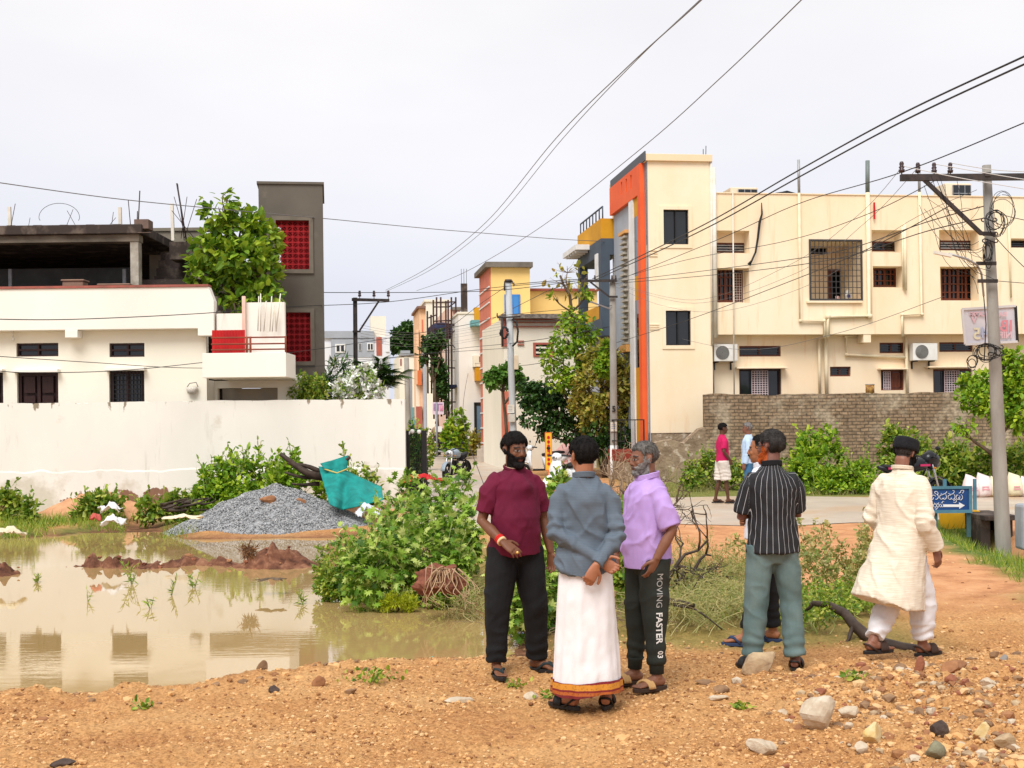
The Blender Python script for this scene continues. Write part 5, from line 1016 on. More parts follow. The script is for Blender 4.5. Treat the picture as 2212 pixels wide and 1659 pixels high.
def pb(px, py, rx, ry, Y, dz=None):
 k = Y/FOC; return (at(px, py, Y), (rx*k, (dz if dz else min(rx, ry)*k*1.1), ry*k))
BARK = pm('bark', (.15, .105, .07), (.08, .055, .035), 9, 6, .9, .6, 30, (1, 1, .3)); BARKD = pm('wet_dark_wood', (.035, .022, .016), (.07, .045, .03), 9, 6, .55, .7, 30)
TWIG = pm('dry_twig', (.30, .21, .13), (.17, .11, .07), 8, 4, .9)
def limb(mb, p, q, r0, r1, rs, wob=.06, n=7, side=6):
 p, q = Vector(p), Vector(q); d = (q-p); ln = d.length; P = []
 off = [rs.normal(size=3)*wob*ln for _ in range(3)]
 for i in range(n):
  t_ = i/(n-1); o = Vector(off[0])*math.sin(t_*3.14)+Vector(off[1])*math.sin(t_*6.28)*.5; P.append(p+d*t_+o)
 mb.tube(P, [r0+(r1-r0)*i/(n-1) for i in range(n)], side); return P
GREENS = dict(
 bright=[(.06, .15, .008), (.14, .27, .012), (.25, .38, .02), (.40, .48, .04)], teak=[(.04, .10, .008), (.10, .20, .012), (.21, .33, .02), (.33, .42, .03), (.16, .27, .02)],
 dark=[(.010, .034, .008), (.022, .065, .010), (.04, .10, .014), (.075, .14, .025)], yellow=[(.22, .23, .03), (.38, .33, .04), (.40, .40, .09), (.36, .24, .05), (.12, .21, .02)],
 castor=[(.04, .10, .010), (.10, .21, .016), (.20, .34, .03), (.36, .48, .08), (.50, .54, .18)], dry=[(.30, .25, .08), (.42, .34, .12), (.25, .28, .06), (.14, .20, .04), (.5, .42, .2)],
 weed=[(.055, .13, .012), (.14, .24, .02), (.26, .34, .03), (.42, .42, .08)], acid=[(.30, .38, .01), (.42, .46, .02), (.34, .34, .02)], papaya=[(.05, .14, .02), (.10, .22, .03), (.16, .28, .04)],
 brown=[(.16, .07, .03), (.24, .12, .05), (.12, .05, .025)])
GST = pm('green_stem', (.22, .30, .07), (.40, .38, .14), 5, 3)
LM = {k: leafmat('leaf_'+k, [tuple(min(.8, q*1.22) for q in c) for c in v], .22 if k in ('dark',) else .32) for k, v in GREENS.items()}
SEED = [100]
def tree(name, label, cat, foot, blobs, n, size, kind='oval', mat='bright', trunk=None, r0=.08, r1=.03, droop=.3, shell=.45, crown='crown', limbs=True, group=None, spread=.9, flowers=None, bark=None, twigs=0, fill=False, gap=-.28):
 SEED[0] += 1; rs = np.random.RandomState(SEED[0]); foot = Vector(foot); t = thing(name, label, cat, foot, 0, group); m_ = MB()
 low = cat in ('bush', 'weeds', 'creeper') or fill
 if low or cat == 'hedge':            # low plants are leafy right down to the ground
  blobs = [((Vector((c.x, c.y, (c.z+r[2]+foot.z)/2)) if hasattr(c, 'x') else c), (r[0], r[1], max(.05, (c.z+r[2]-foot.z)/2))) for c, r in blobs]; n = int(n*1.5)
 tp = [Vector(p) for p in (trunk or [foot, blobs[0][0]])]
 if trunk is not False:
  path = []
  for a, b in zip(tp[:-1], tp[1:]): path += [a+(b-a)*q for q in (0, .33, .66)]
  path.append(tp[-1]); path = [p+Vector(rs.normal(size=3))*r0*.3 if 0 < i < len(path)-1 else p for i, p in enumerate(path)]
  m_.tube(path, [r0+(r1-r0)*i/(len(path)-1) for i in range(len(path))], 8)
  if limbs:
   for b in blobs:
    k = min(range(1, len(path)), key=lambda i: (path[i]-b[0]).length+.6*max(0, path[i].z-b[0].z)) if len(path) > 1 else 0
    k = max(0, k-1); P = limb(m_, path[k], b[0], r1*1.2, r1*.4, rs, .07)
    for q in range(3+twigs): u = Vector(rs.normal(size=3)).normalized(); limb(m_, P[-3], b[0]+Vector((u.x*b[1][0], u.y*b[1][1], u.z*b[1][2]))*.85, r1*.45, r1*.12, rs, .08, 5, 4)
  obj('trunk' if cat == 'tree' else 'stems', m_, bark or BARK, t, world=True)
 m_ = MB(); P, R, sc = blob_leaves(rs, blobs, int(n*1.25), size, droop, shell, spread); rb = float(np.mean([b_[1][0] for b_ in blobs])); fq = 1.5/rb
 keep = fbm(P[:, 0]*fq, P[:, 1]*fq, P[:, 2]*fq*1.3, 3) > gap; P, R, sc = P[keep], R[keep], sc[keep]              # gaps between the clumps
 if low:                                                              # loose shoots standing out of the outline
  SP, SR, SS = [], [], []; m2 = MB()
  for q in range(max(10, len(blobs)*6)):
   c, r = blobs[rs.randint(len(blobs))]; a = rs.uniform(0, 6.28); e_ = rs.uniform(.2, 1.4); u = np.array([math.cos(a)*math.cos(e_), math.sin(a)*math.cos(e_), math.sin(e_)]); p0 = np.array(tuple(c))+u*np.array(r)*.85; d = u*.5+np.array([0, 0, .75])+rs.normal(size=3)*.3; ln = r[0]*rs.uniform(.25, .75); k = int(max(4, ln/size*2.2)); pts = p0+np.linspace(0, 1, k)[:, None]*d*ln
   m2.tube([Vector(p_) for p_ in pts], r1*.35, 4, False); SP.append(pts); dd = rs.normal(size=(k, 3))+d; SR.append(rot_from(dd, rs.normal(size=(k, 3))*.6+np.array([[0, 0, 1]]))); SS.append(size*rs.uniform(.5, 1.05, k))
  P = np.concatenate([P]+SP); R = np.concatenate([R]+SR); sc = np.concatenate([sc]+SS); obj('sprays', m2, GST, t, world=True)
 P[:, 2] = np.maximum(P[:, 2], foot.z+.02); scatter(m_, kind, P, R, sc); obj(crown, m_, LM[mat], t, world=True)
 if flowers:
  m_ = MB(); nf, fs, fm = flowers; P, R, sc = blob_leaves(rs, blobs, nf, fs, 0, .85, .5)
  for dd in range(4): R2 = rot_from(rs.normal(size=(nf, 3))*.8+np.array([[0, -.6, .5]]), rs.normal(size=(nf, 3))); scatter(m_, 'quad', P, R2, sc)
  obj('blossoms', m_, fm, t, world=True)
 return t
def base(px, Y): p = at(px, 914, Y); return Vector((p.x, Y, HZ(p.x, Y)))
# big leaved tree at the back of the white house
tree('broadleaf_tree', 'large leaved bright green tree growing in front of the grey stair tower', 'tree', at(505, 700, 31) - Vector((0, 0, 3.5)),
     [pb(475, 455, 38, 42, 31), pb(520, 495, 52, 42, 31.2), pb(560, 520, 42, 42, 31.4), pb(460, 545, 55, 38, 30.8), pb(520, 560, 60, 48, 30.6), pb(575, 590, 32, 45, 31), pb(440, 590, 35, 32, 30.8), pb(500, 625, 50, 38, 31), pb(560, 640, 42, 32, 30.6), pb(490, 430, 16, 18, 31), pb(505, 655, 22, 22, 30.4)],
     2600, .235, 'oval', 'teak', [at(505, 700, 31)-Vector((0, 0, 3.5)), at(505, 640, 31), at(490, 520, 31)], .12, .05, .15, .5)
# garden behind the wall
WF = pm('white_petals', (.85, .85, .80), rough=.6)
tree('flowering_shrub', 'round shrub covered in white flowers just behind the white wall', 'shrub', at(775, 960, 29.5), [pb(775, 822, 34, 30, 29.5), pb(745, 840, 25, 24, 29.3), pb(805, 842, 24, 24, 29.6), pb(770, 850, 48, 20, 29.4), pb(790, 808, 20, 20, 29.5)], 1500, .13, 'lance', 'bright', None, .05, .02, flowers=(170, .11, WF))
tree('bush', 'dark narrow leaved bush between the grey tower and the white flowers', 'bush', at(722, 960, 30.5), [pb(722, 810, 24, 34, 30.5), pb(705, 835, 18, 28, 30.4), pb(745, 800, 20, 30, 30.6)], 1500, .22, 'lance', 'dark', None, .05, .02)
t = thing('palm', 'dark green palm with arching fronds right of the white flowering shrub', 'palm', at(820, 1000, 31)); rs = np.random.RandomState(3)
fr = MB(); tr = MB(); crown_c = at(820, 835, 31)
for k in range(30):
 a = rs.uniform(0, 6.28); el = rs.uniform(.3, 1.35); ln = rs.uniform(.6, .95); c0 = crown_c+Vector((rs.uniform(-.28, .28), rs.uniform(-.2, .2), rs.uniform(-.1, .2))); P = []
 for i in range(9): s_ = i/8*ln; P.append(c0+Vector((math.cos(a)*math.cos(el)*s_, math.sin(a)*math.cos(el)*s_, math.sin(el)*s_-.35*(s_/ln)**2*ln)))
 tr.tube(P, .008, 4)
 pts = np.array([tuple(P[i//2]*(.5 if i % 2 else 1)+(P[min(i//2+1, 8)]*.5 if i % 2 else Vector((0, 0, 0)))) for i in range(2, 17)]); ax = np.array(P[-1]-P[0]); ax = ax/np.linalg.norm(ax)
 for sg in (-1, 1): sd = np.cross(ax, [0, 0, 1])*sg; d = np.tile(sd*.8+ax*.6+np.array([0, 0, -.35]), (len(pts), 1)); scatter(fr, 'lance', pts, rot_from(d, np.tile([0, 0, 1.0], (len(pts), 1))), np.full(len(pts), .34))
obj('frond_ribs', tr, BARK, t, world=True); obj('fronds', fr, LM['dark'], t, world=True)
tree('feathery_shrub', 'thin feathery shrub against the base of the grey stair tower', 'shrub', at(668, 960, 29), [pb(655, 830, 24, 28, 29), pb(685, 838, 26, 30, 29.2), pb(640, 850, 20, 18, 29), pb(668, 855, 45, 18, 29)], 1500, .07, 'quad', 'weed', None, .03, .012, shell=.2)
tree('far_tree', 'dark rounded tree at the far end of the street', 'tree', at(878, 960, 116), [pb(880, 715, 20, 18, 116), pb(862, 728, 16, 18, 116), pb(893, 738, 16, 24, 116), pb(870, 745, 24, 18, 116), pb(855, 742, 12, 14, 116)], 1800, .42, 'quad', 'dark', None, .3, .15)
# street planting
tree('climber', 'dark green climber covering the lower scaffolding poles', 'climber', base(948, 64), [pb(930, 745, 20, 22, 64.5), pb(950, 735, 16, 20, 64.5), pb(915, 770, 10, 18, 64.5), pb(955, 830, 15, 35, 64.5), pb(945, 790, 15, 35, 64.5), pb(960, 865, 9, 25, 64.5)], 2000, .20, 'quad', 'dark', None, .08, .05, shell=.2)
tree('street_bush', 'leafy green bush right of the scooter rider in the far street', 'bush', base(985, 60), [pb(980, 915, 22, 20, 60), pb(1000, 905, 12, 16, 60), pb(968, 925, 14, 14, 60)], 700, .20, 'quad', 'bright', None, .06, .03)
tree('street_bush', 'low dark bush behind the far end of the wall and gate', 'bush', base(900, 50), [pb(895, 930, 26, 16, 50), pb(920, 935, 18, 12, 50)], 700, .15, 'quad', 'weed', None, .05, .02)
tree('street_bush', 'brownish bush round the foot of the thin brown pole', 'bush', base(1008, 63), [pb(1008, 950, 20, 20, 63), pb(1030, 940, 14, 9, 63)], 500, .2, 'quad', 'yellow', None, .05, .02)
tree('hedge', 'dark clipped hedge behind the black gate beside the wall end', 'hedge', base(899, 29), [pb(893, 965, 13, 30, 29.4), pb(906, 985, 13, 28, 29.4), pb(890, 925, 14, 14, 29.6), pb(905, 950, 14, 20, 29.5)], 1200, .11, 'oval', 'dark', None, .03, .02)
tree('papaya_tree', 'small umbrella shaped tree with a thin bare stem in mid street', 'tree', base(1100, 46.5), [pb(1085, 806, 34, 14, 46.5), pb(1062, 822, 16, 12, 46.3), pb(1108, 820, 24, 16, 46.7), pb(1105, 797, 16, 12, 46.6), pb(1118, 830, 12, 14, 46.4)], 1100, .22, 'oval', 'papaya', [base(1100, 46.5), at(1092, 900, 46.5), at(1086, 815, 46.5)], .07, .045, .8)
tree('slender_tree', 'slender tall tree with sparse leaves and bare top twigs by the slim pole', 'tree', base(1262, 42.5),
     [pb(1240, 690, 34, 26, 42.5), pb(1225, 735, 40, 34, 42.4), pb(1262, 760, 30, 36, 42.6), pb(1195, 770, 34, 26, 42.2), pb(1240, 810, 45, 34, 42.4), pb(1208, 815, 40, 28, 42.2), pb(1275, 715, 18, 24, 42.5), pb(1266, 640, 16, 14, 42.5), pb(1195, 640, 12, 10, 42.3)],
     2200, .16, 'oval', 'bright', [base(1262, 42.5), at(1258, 900, 42.5), at(1245, 740, 42.5), at(1228, 640, 42.5), at(1210, 595, 42.5)], .09, .035, .5, .35, twigs=2)
t_ = tree('bare_twigs', 'bare top twigs with a few curled brown leaves above the slender tree', 'twigs', at(1232, 650, 42.5), [pb(1210, 610, 34, 26, 42.5), pb(1250, 620, 30, 34, 42.4), pb(1225, 575, 40, 18, 42.5)], 60, .22, 'oval', 'yellow', [at(1232, 650, 42.5), at(1222, 600, 42.5)], .03, .02, 1.2, .3, bark=TWIG, twigs=7)
tree('glossy_tree', 'dark glossy low tree hanging over the pink ramp', 'tree', base(1190, 43.5), [pb(1150, 860, 34, 28, 43.5), pb(1185, 850, 40, 30, 43.4), pb(1160, 905, 36, 28, 43.3), pb(1215, 890, 40, 36, 43.4), pb(1240, 935, 40, 28, 43.2), pb(1190, 925, 22, 18, 43.4), pb(1140, 835, 20, 16, 43.6), pb(1215, 850, 40, 26, 43.5), pb(1165, 940, 16, 16, 43.2)],
     3400, .17, 'oval', 'dark', [base(1270, 43), at(1262, 960, 43.2), at(1230, 900, 43.4)], .10, .05, .7, .4)
tree('yellowing_tree', 'feathery yellow brown tree round the slim concrete pole', 'tree', base(1305, 41.8),
     [pb(1300, 780, 44, 34, 42), pb(1350, 790, 48, 34, 41.8), pb(1385, 800, 22, 30, 42), pb(1270, 830, 36, 34, 41.8), pb(1320, 840, 44, 34, 41.6), pb(1365, 845, 30, 28, 41.9), pb(1290, 880, 44, 34, 41.8), pb(1335, 895, 28, 28, 42), pb(1250, 870, 22, 26, 42), pb(1310, 750, 16, 18, 42), pb(1290, 925, 40, 30, 42), pb(1330, 935, 30, 22, 42)],
     6500, .15, 'quad', 'yellow', None, .10, .04, .3, .25)
tree('conifer_shrub', 'narrow green conifer like shrub inside the yellowish tree', 'shrub', base(1310, 42.6), [pb(1311, 762, 14, 26, 41.3), pb(1305, 790, 20, 24, 41.2), pb(1310, 742, 7, 10, 41.3)], 900, .12, 'quad', 'bright', None, .05, .02)
tree('dark_shrub', 'dark shrubs filling the foot of the yellowish tree beside the red steps', 'shrub', base(1315, 41.2), [pb(1300, 940, 38, 24, 41.5), pb(1345, 945, 30, 24, 41.5), pb(1322, 965, 50, 22, 41.2)], 1600, .16, 'oval', 'dark', None, .06, .03)
# right side: tree behind the big pole and the bank of bushes under the brick wall
tree('roadside_tree', 'yellow green roadside tree behind the big leaning pole at the right edge', 'tree', base(2150, 30), [pb(2150, 830, 50, 34, 30), pb(2190, 790, 36, 34, 30), pb(2110, 860, 42, 26, 29.8), pb(2195, 850, 34, 40, 29.8), pb(2090, 830, 20, 22, 30), pb(2140, 885, 46, 26, 29.7), pb(2165, 770, 16, 16, 30), pb(2080, 920, 20, 16, 29.6), pb(2210, 900, 34, 34, 29.6), pb(2240, 820, 34, 50, 30)],
     5200, .135, 'oval', 'bright', [base(2150, 30), at(2145, 940, 30), at(2150, 850, 30)], .09, .045, .4, .3)
def bank(label, blobs, n, size, kind, mat, px, Y, name='bush', **k): return tree(name, label, 'bush', base(px, Y), blobs, n, size, kind, mat, None, .03, .012, group=None, **k)
bank('bright green bush right of the striped shirt man in front of the brick wall', [pb(1745, 960, 34, 28, 34), pb(1790, 950, 30, 26, 34), pb(1760, 990, 50, 26, 33.5), pb(1735, 1010, 30, 20, 33)], 2200, .13, 'quad', 'bright', 1760, 33.5)
bank('broad low bright bush in front of the brick wall above the road', [pb(1800, 1035, 60, 26, 31.5), pb(1860, 1020, 50, 26, 31.5), pb(1885, 1050, 45, 20, 31), pb(1780, 1055, 50, 16, 31)], 3400, .09, 'quad', 'bright', 1830, 31.3)
bank('tall leafy bush rising behind the black cap', [pb(1945, 960, 42, 34, 33), pb(1985, 985, 40, 34, 33), pb(1925, 935, 24, 20, 33), pb(1960, 1010, 50, 30, 32.5)], 2200, .15, 'oval', 'weed', 1955, 33)
bank('leafy bush behind the parked black motorbike', [pb(2035, 990, 42, 34, 33), pb(2075, 1010, 40, 28, 32.5), pb(2020, 1030, 50, 20, 32), pb(2065, 960, 26, 26, 33)], 2200, .15, 'oval', 'weed', 2040, 33)
bank('green bush at the right edge behind the big pole', [pb(2130, 1000, 40, 34, 32), pb(2190, 1000, 44, 40, 32), pb(2160, 1040, 60, 18, 31.5), pb(2210, 1050, 40, 14, 31)], 2200, .14, 'oval', 'weed', 2165, 32)
bank('low weeds round the feet of the man in the pink shirt', [pb(1530, 990, 26, 18, 34), pb(1495, 1010, 24, 14, 33), pb(1560, 1010, 34, 20, 34), pb(1600, 1020, 40, 22, 33.5), pb(1660, 1000, 40, 24, 33.5)], 2200, .10, 'quad', 'weed', 1560, 33)
bank('scrubby weeds on the verge below the rubble footing', [pb(1470, 1040, 30, 10, 34), pb(1520, 1040, 40, 10, 33.6), pb(1440, 1025, 26, 12, 35)], 1000, .09, 'blade', 'dry', 1490, 34)
# left: creeper mound on the wall
tree('creeper', 'mound of bright round leaved creeper leaning on the white wall behind the gravel heap', 'creeper', base(520, 25.2),
     [pb(470, 1030, 46, 34, 25.3), pb(520, 1010, 50, 30, 25.4), pb(575, 1000, 46, 26, 25.5), pb(610, 1020, 40, 26, 25.3), pb(445, 1070, 34, 30, 25), pb(510, 1060, 60, 34, 25), pb(600, 1050, 44, 26, 25), pb(630, 985, 26, 14, 25.6), pb(660, 1050, 34, 26, 25.2), pb(690, 1065, 30, 22, 25)],
     4200, .125, 'oval', 'bright', None, .05, .02, .5, .45)
def weeds(label, spots, n, size, kind='blade', mat='weed', name='weeds', cat='weeds', stemh=None):
 """tufts: spots of (px, py_of_foot, radius m, height m)"""
 SEED[0] += 1; rs = np.random.RandomState(SEED[0]); m_ = MB(); Cs, Ds, Ss = [], [], []
 for (px, py, r_, h_) in spots:
  g = gnd(px, py, WL if py > 1150 and px < 1140 else 0.0)
  for i in range(n):
   a, q = rs.uniform(0, 6.28), rs.rand()**.5*r_; x, y = g.x+math.cos(a)*q, g.y+math.sin(a)*q*.6
   Cs.append((x, y, g.z-.02+(rs.rand()*h_*.8*(1-q/r_*.6) if kind != 'blade' else 0))); Ds.append((rs.normal()*.45, rs.normal()*.45, 1 if kind == 'blade' else rs.normal()*.5+.2)); Ss.append((h_ if kind == 'blade' else size)*rs.uniform(.5, 1.1))
 C_ = np.array(Cs); R = rot_from(np.array(Ds), rs.normal(size=(len(C_), 3))+np.array([[0, -.6, .4]])); scatter(m_, kind, C_, R, np.array(Ss))
 return m_
m_ = MB(); rs = np.random.RandomState(8)
def grass_patch(m_, n, x0, x1, y0, y1, h, dens=None):
 X = rs.uniform(x0, x1, n); Y = rs.uniform(y0, y1, n)
 if dens is not None: k = dens(X, Y) > rs.rand(n); X, Y = X[k], Y[k]
 Z = height(X, Y)-.01; n = len(X); k = Z > WL-.03; X, Y, Z = X[k], Y[k], Z[k]; n = len(X)
 D = np.stack([rs.normal(size=n)*.5, rs.normal(size=n)*.5, np.ones(n)], 1); scatter(m_, 'blade', np.stack([X, Y, Z], 1), rot_from(D, rs.normal(size=(n, 3))), h*rs.uniform(.4, 1.2, n))
clump = lambda X, Y: np.clip(.5+.9*fbm(X*.9, Y*.9, 3, 3), 0, 1)
grass_patch(m_, 26000, -13, -5.5, 20.0, 27.2, .22, clump)
grass_patch(m_, 9000, -13, -8, 19.0, 22, .12, clump)
obj('grass', m_, LM['weed'], None, label='rough green grass and weeds along the foot of the white wall', cat='grass', kind='stuff')
m_ = MB(); P_ = [gnd(2010, 1140), gnd(2060, 1150), gnd(2120, 1175), gnd(2180, 1210), gnd(2260, 1250), gnd(2420, 1300)]
grass_patch(m_, 26000, 5.2, 11.5, 14, 23, .16, lambda X, Y: (seg_dist(X, Y, P_, False)[0] < .55+.35*fbm(X*1.5, Y*1.5, 2, 3)).astype(float))
obj('grass', m_, LM['weed'], None, label='strip of green grass beside the ditch under the signs', cat='grass', kind='stuff')
m_ = MB(); grass_patch(m_, 30000, 3.0, 14, 30.6, 35.5, .18, lambda X, Y: np.clip(.35+.8*fbm(X*.7, Y*.7, 5, 3), 0, 1))
obj('grass', m_, LM['dry'], None, label='yellowish verge grass between the road and the bushes', cat='grass', kind='stuff')
for (lb, spots) in (('leafy weed clump at the foot of the wall left of centre', [pb(215, 1078, 42, 20, 25.5), pb(180, 1088, 30, 14, 25.2), pb(250, 1085, 26, 14, 25.2)]),
     ('small dark weed clump against the wall near the left edge', [pb(20, 1065, 30, 16, 25.5), pb(60, 1085, 30, 12, 24.5)]),
     ('pale green weeds between the sand heap and the creeper', [pb(330, 1085, 40, 14, 24.5), pb(380, 1075, 30, 18, 24.8), pb(400, 1098, 24, 12, 24)]),
     ('weeds at the end of the wall behind the teal net', [pb(790, 1020, 34, 20, 25.5), pb(760, 1035, 30, 18, 25), pb(745, 1000, 16, 30, 26)])):
 tree('weed_clump', lb, 'weeds', Vector((spots[0][0].x, spots[0][0].y, -.05)), spots, 900, .10, 'quad', 'weed', None, .02, .01, shell=.2)
# ================================================================ heaps, stones, bushes of the plot
def rockmesh(rs, n=1, flat=.7, sub=2):
 bm = bmesh.new(); bmesh.ops.create_icosphere(bm, subdivisions=sub, radius=1); V = np.array([tuple(v.co) for v in bm.verts]); F = [tuple(v.index for v in f.verts) for f in bm.faces]; bm.free()
 for k in range(7): d = rs.normal(size=3); d /= np.linalg.norm(d); h = rs.uniform(.45, .85); t_ = V@d; V = V-np.outer(np.maximum(t_-h, 0), d)*.9
 V *= (1+.07*vnoise(V[:, 0]*3+rs.rand()*50, V[:, 1]*3, V[:, 2]*3))[:, None]; V[:, 2] *= flat; return V, F
def rock(name, label, px, py, w_px, h_px, mat, seed, rz=0.0, tilt=0.0, cat='rock', group=None):
 rs_ = np.random.RandomState(seed); g = gnd(px, py, .02); g.z = HZ(g.x, g.y); Y = g.y; w_ = w_px*Y/FOC/2; h_ = h_px*Y/FOC/2; V, F = rockmesh(rs_, 1, 1, 3); V = V/np.abs(V).max(0); V = V*np.array([w_, w_*rs_.uniform(.55, .8), h_*1.25])
 c, q = math.cos(tilt), math.sin(tilt); V = V@np.array([[c, 0, -q], [0, 1, 0], [q, 0, c]]); V[:, 2] += h_*.75; V[:, 2] += .004*vnoise(V[:, 0]*40, V[:, 1]*40, V[:, 2]*40)
 m_ = MB(); m_.add(V, F, False); o = obj(name, m_, mat, None, label=label, cat=cat, group=group); o.location = g; o.rotation_euler = (0, 0, rz); return o
RM = {'tan': pm('stone_tan', (.50, .37, .22), (.30, .20, .12), 9, 8, .9, .5, 40), 'white': pm('stone_white', (.60, .52, .40), (.40, .29, .18), 8, 8, .9, .5, 40), 'yellow': pm('stone_yellow', (.62, .42, .14), (.70, .58, .36), 10, 8, .9, .5, 40), 'red': pm('brick_red', (.34, .13, .07), (.24, .09, .05), 10, 8, .95, .6, 50),
      'brown': pm('stone_brown', (.32, .19, .10), (.18, .105, .06), 9, 8, .95, .6, 40), 'dark': pm('stone_dark', (.045, .03, .026), (.10, .07, .055), 9, 8, .9, .6, 40), 'rust': pm('stone_rust', (.38, .18, .08), (.22, .10, .05), 9, 8, .95, .6, 40), 'grey': pm('stone_grey', (.30, .29, .27), (.18, .17, .16), 9, 8, .9, .6, 40), 'green': pm('mossy_block', (.26, .25, .16), (.16, .14, .09), 9, 8, .95, .6, 40)}
for i, (lb, x, y, w_, h_, mt, rz, tl) in enumerate((
 ('large pointed tan rock beside the left foot of the striped shirt man', 1636, 1468, 88, 48, 'tan', .5, -.35), ('big pale rounded boulder in the rubble, largest white stone', 1768, 1595, 88, 66, 'white', .2, .1),
 ('bright yellow ochre stone at the lower right of the white boulder', 1887, 1622, 66, 42, 'yellow', .8, .1), ('flat pale slab leaning right of the white boulder', 1832, 1578, 46, 22, 'white', -.3, -.3), ('thin white flake below the leaning pale slab', 1830, 1598, 30, 14, 'white', -.6, -.4),
 ('flat pale yellow slab sunk in the sand left of the ochre stone', 1645, 1628, 72, 34, 'white', .2, .15), ('black charred lump at the bottom of the rubble', 2025, 1622, 56, 34, 'dark', .3, .2), ('greenish square block under the black charred lump', 2018, 1652, 52, 36, 'green', .1, 0),
 ('white angular stone left of the black charred lump', 1860, 1645, 34, 26, 'white', .5, .1), ('yellow stone near the lower right corner', 2120, 1628, 34, 40, 'yellow', .3, .5), ('pale stone at the lower right corner', 2170, 1640, 52, 32, 'tan', .3, .1), ('brown rounded rock at the upper left of the rubble', 1905, 1484, 36, 28, 'brown', .1, .1),
 ('lumpy brown clod in the middle of the upper rubble', 1945, 1490, 46, 34, 'brown', .7, .0), ('dark red brick piece standing beside the brown clods', 1985, 1478, 28, 36, 'red', .4, .3), ('long low brown clod right of the red brick piece', 2060, 1485, 70, 24, 'rust', .1, -.1), ('dark red brick shard in the middle of the rubble', 2082, 1515, 34, 24, 'red', .8, .3),
 ('second red brick shard just below the first', 2055, 1530, 30, 22, 'red', .2, -.2), ('white chip on top of the rubble', 1998, 1468, 16, 22, 'white', .2, .3), ('white cube like chip below the middle of the rubble', 2012, 1570, 26, 20, 'white', .5, .2), ('small white stone at the far right of the rubble', 2135, 1502, 36, 20, 'white', .1, .0),
 ('reddish lump left of the rubble centre', 1872, 1500, 36, 26, 'rust', .1, .1), ('small bright red brick bit on bare sand at the bottom', 1697, 1655, 18, 12, 'red', .1, .0), ('two tone dark clod by the pond edge, left of the men', 593, 1490, 26, 16, 'dark', .1, .0), ('rusty round rock by the pond edge under the wall reflection', 688, 1481, 32, 26, 'rust', .4, .0),
 ('brown rock right of the rusty round rock', 756, 1494, 30, 20, 'brown', .4, .0), ('dark triangular rock on the bank with a sharp peak', 565, 1452, 28, 26, 'brown', .4, .3), ('small black stone at the bottom edge left', 135, 1650, 56, 18, 'dark', .2, .0), ('red brown flat stone near the left bottom', 92, 1540, 26, 10, 'rust', .2, .0),
 ('flat white stone on the sand left of the dhoti man', 1150, 1502, 40, 16, 'white', .2, .0), ('pale flat stone below and left of the dhoti hem', 990, 1510, 70, 12, 'white', .1, .0), ('brown stone lying on the sand right of the tan sandals', 1556, 1505, 44, 16, 'brown', .3, .0), ('flat cream stone right of the tan sandals', 1552, 1518, 46, 12, 'white', .1, .0),
 ('low brown clod between the lilac polo man and the tan rock', 1525, 1482, 60, 12, 'brown', .1, .0), ('pale boulder on the bank between the legs of the maroon shirt man', 1293, 1420, 1, 1, 'tan', 0, 0), ('small pale boulder on the muddy bank behind the maroon shirt man', 1212, 1378, 34, 16, 'tan', 0, 0),
 ('small dark stone near the right edge on smooth sand', 2148, 1412, 22, 18, 'brown', .2, .2), ('brown pointed stone beside it near the right edge', 2168, 1425, 20, 18, 'grey', .2, .2))):
 if w_ < 5: continue
 rock('stone', lb, x, y, w_, h_, RM[mt], 50+i, rz, tl, 'stone')
# loose gravel and rubble over the foreground soil: uncountable
def stones(n, x0, x1, y0, y1, s0, s1, mats, seed, name, label, dens=None, big=2.2):
 rs_ = np.random.RandomState(seed); T = []
 for k in range(8): V, F = rockmesh(rs_, 1, .65, 1); T.append((V, F))
 X = rs_.uniform(x0, x1, n); Y = y0*(y1/y0)**rs_.rand(n)
 if dens is not None: k = dens(X, Y) > rs_.rand(n); X, Y = X[k], Y[k]
 S_ = s0*(s1/s0)**(rs_.rand(len(X))**big); Z = height(X, Y); k = Z > WL-.02; X, Y, Z, S_ = X[k], Y[k], Z[k], S_[k]; n = len(X); m_ = MB(); kind = rs_.randint(0, 8, n); mi = rs_.randint(0, len(mats), n); q = rs_.rand(n)*6.28
 for kk in range(8):
  for mm in range(len(mats)):
   I = np.where((kind == kk) & (mi == mm))[0]
   if not len(I): continue
   V, F = T[kk]; c, s_ = np.cos(q[I]), np.sin(q[I]); P = np.stack([V[None, :, 0]*c[:, None]-V[None, :, 1]*s_[:, None], V[None, :, 0]*s_[:, None]+V[None, :, 1]*c[:, None], np.repeat(V[None, :, 2], len(I), 0)], 2)*S_[I][:, None, None]+np.stack([X[I], Y[I], Z[I]+S_[I]*.02], 1)[:, None, :]
   b0 = m_.n; m_.v.append(P.reshape(-1, 3)); base_ = np.arange(len(I))*len(V)+b0; FA = np.array(F); m_.f += (base_[:, None, None]+FA[None]).reshape(-1, 3).tolist(); k3 = len(I)*len(F); m_.sm += [False]*k3; m_.m += [mm]*k3; m_.n += len(I)*len(V)
 return obj(name, m_, mats, None, label=label, cat='gravel', kind='stuff')
GMS = [pm('grit_orange', (.58, .31, .115), (.66, .38, .16), 20, 3), pm('grit_pale', (.68, .46, .23), (.58, .36, .17), 20, 3), pm('grit_rust', (.34, .16, .06), (.22, .095, .04), 20, 3), pm('grit_tan', (.60, .33, .13), (.66, .40, .18), 20, 3)]
stones(62000, -5.2, 5.5, 6.2, 10.4, .004, .020, GMS, 1, 'gravel', 'loose orange gravel scattered over the foreground soil', lambda X, Y: np.clip(.55+.8*fbm(X*.9, Y*.9, 4, 3), .1, 1))
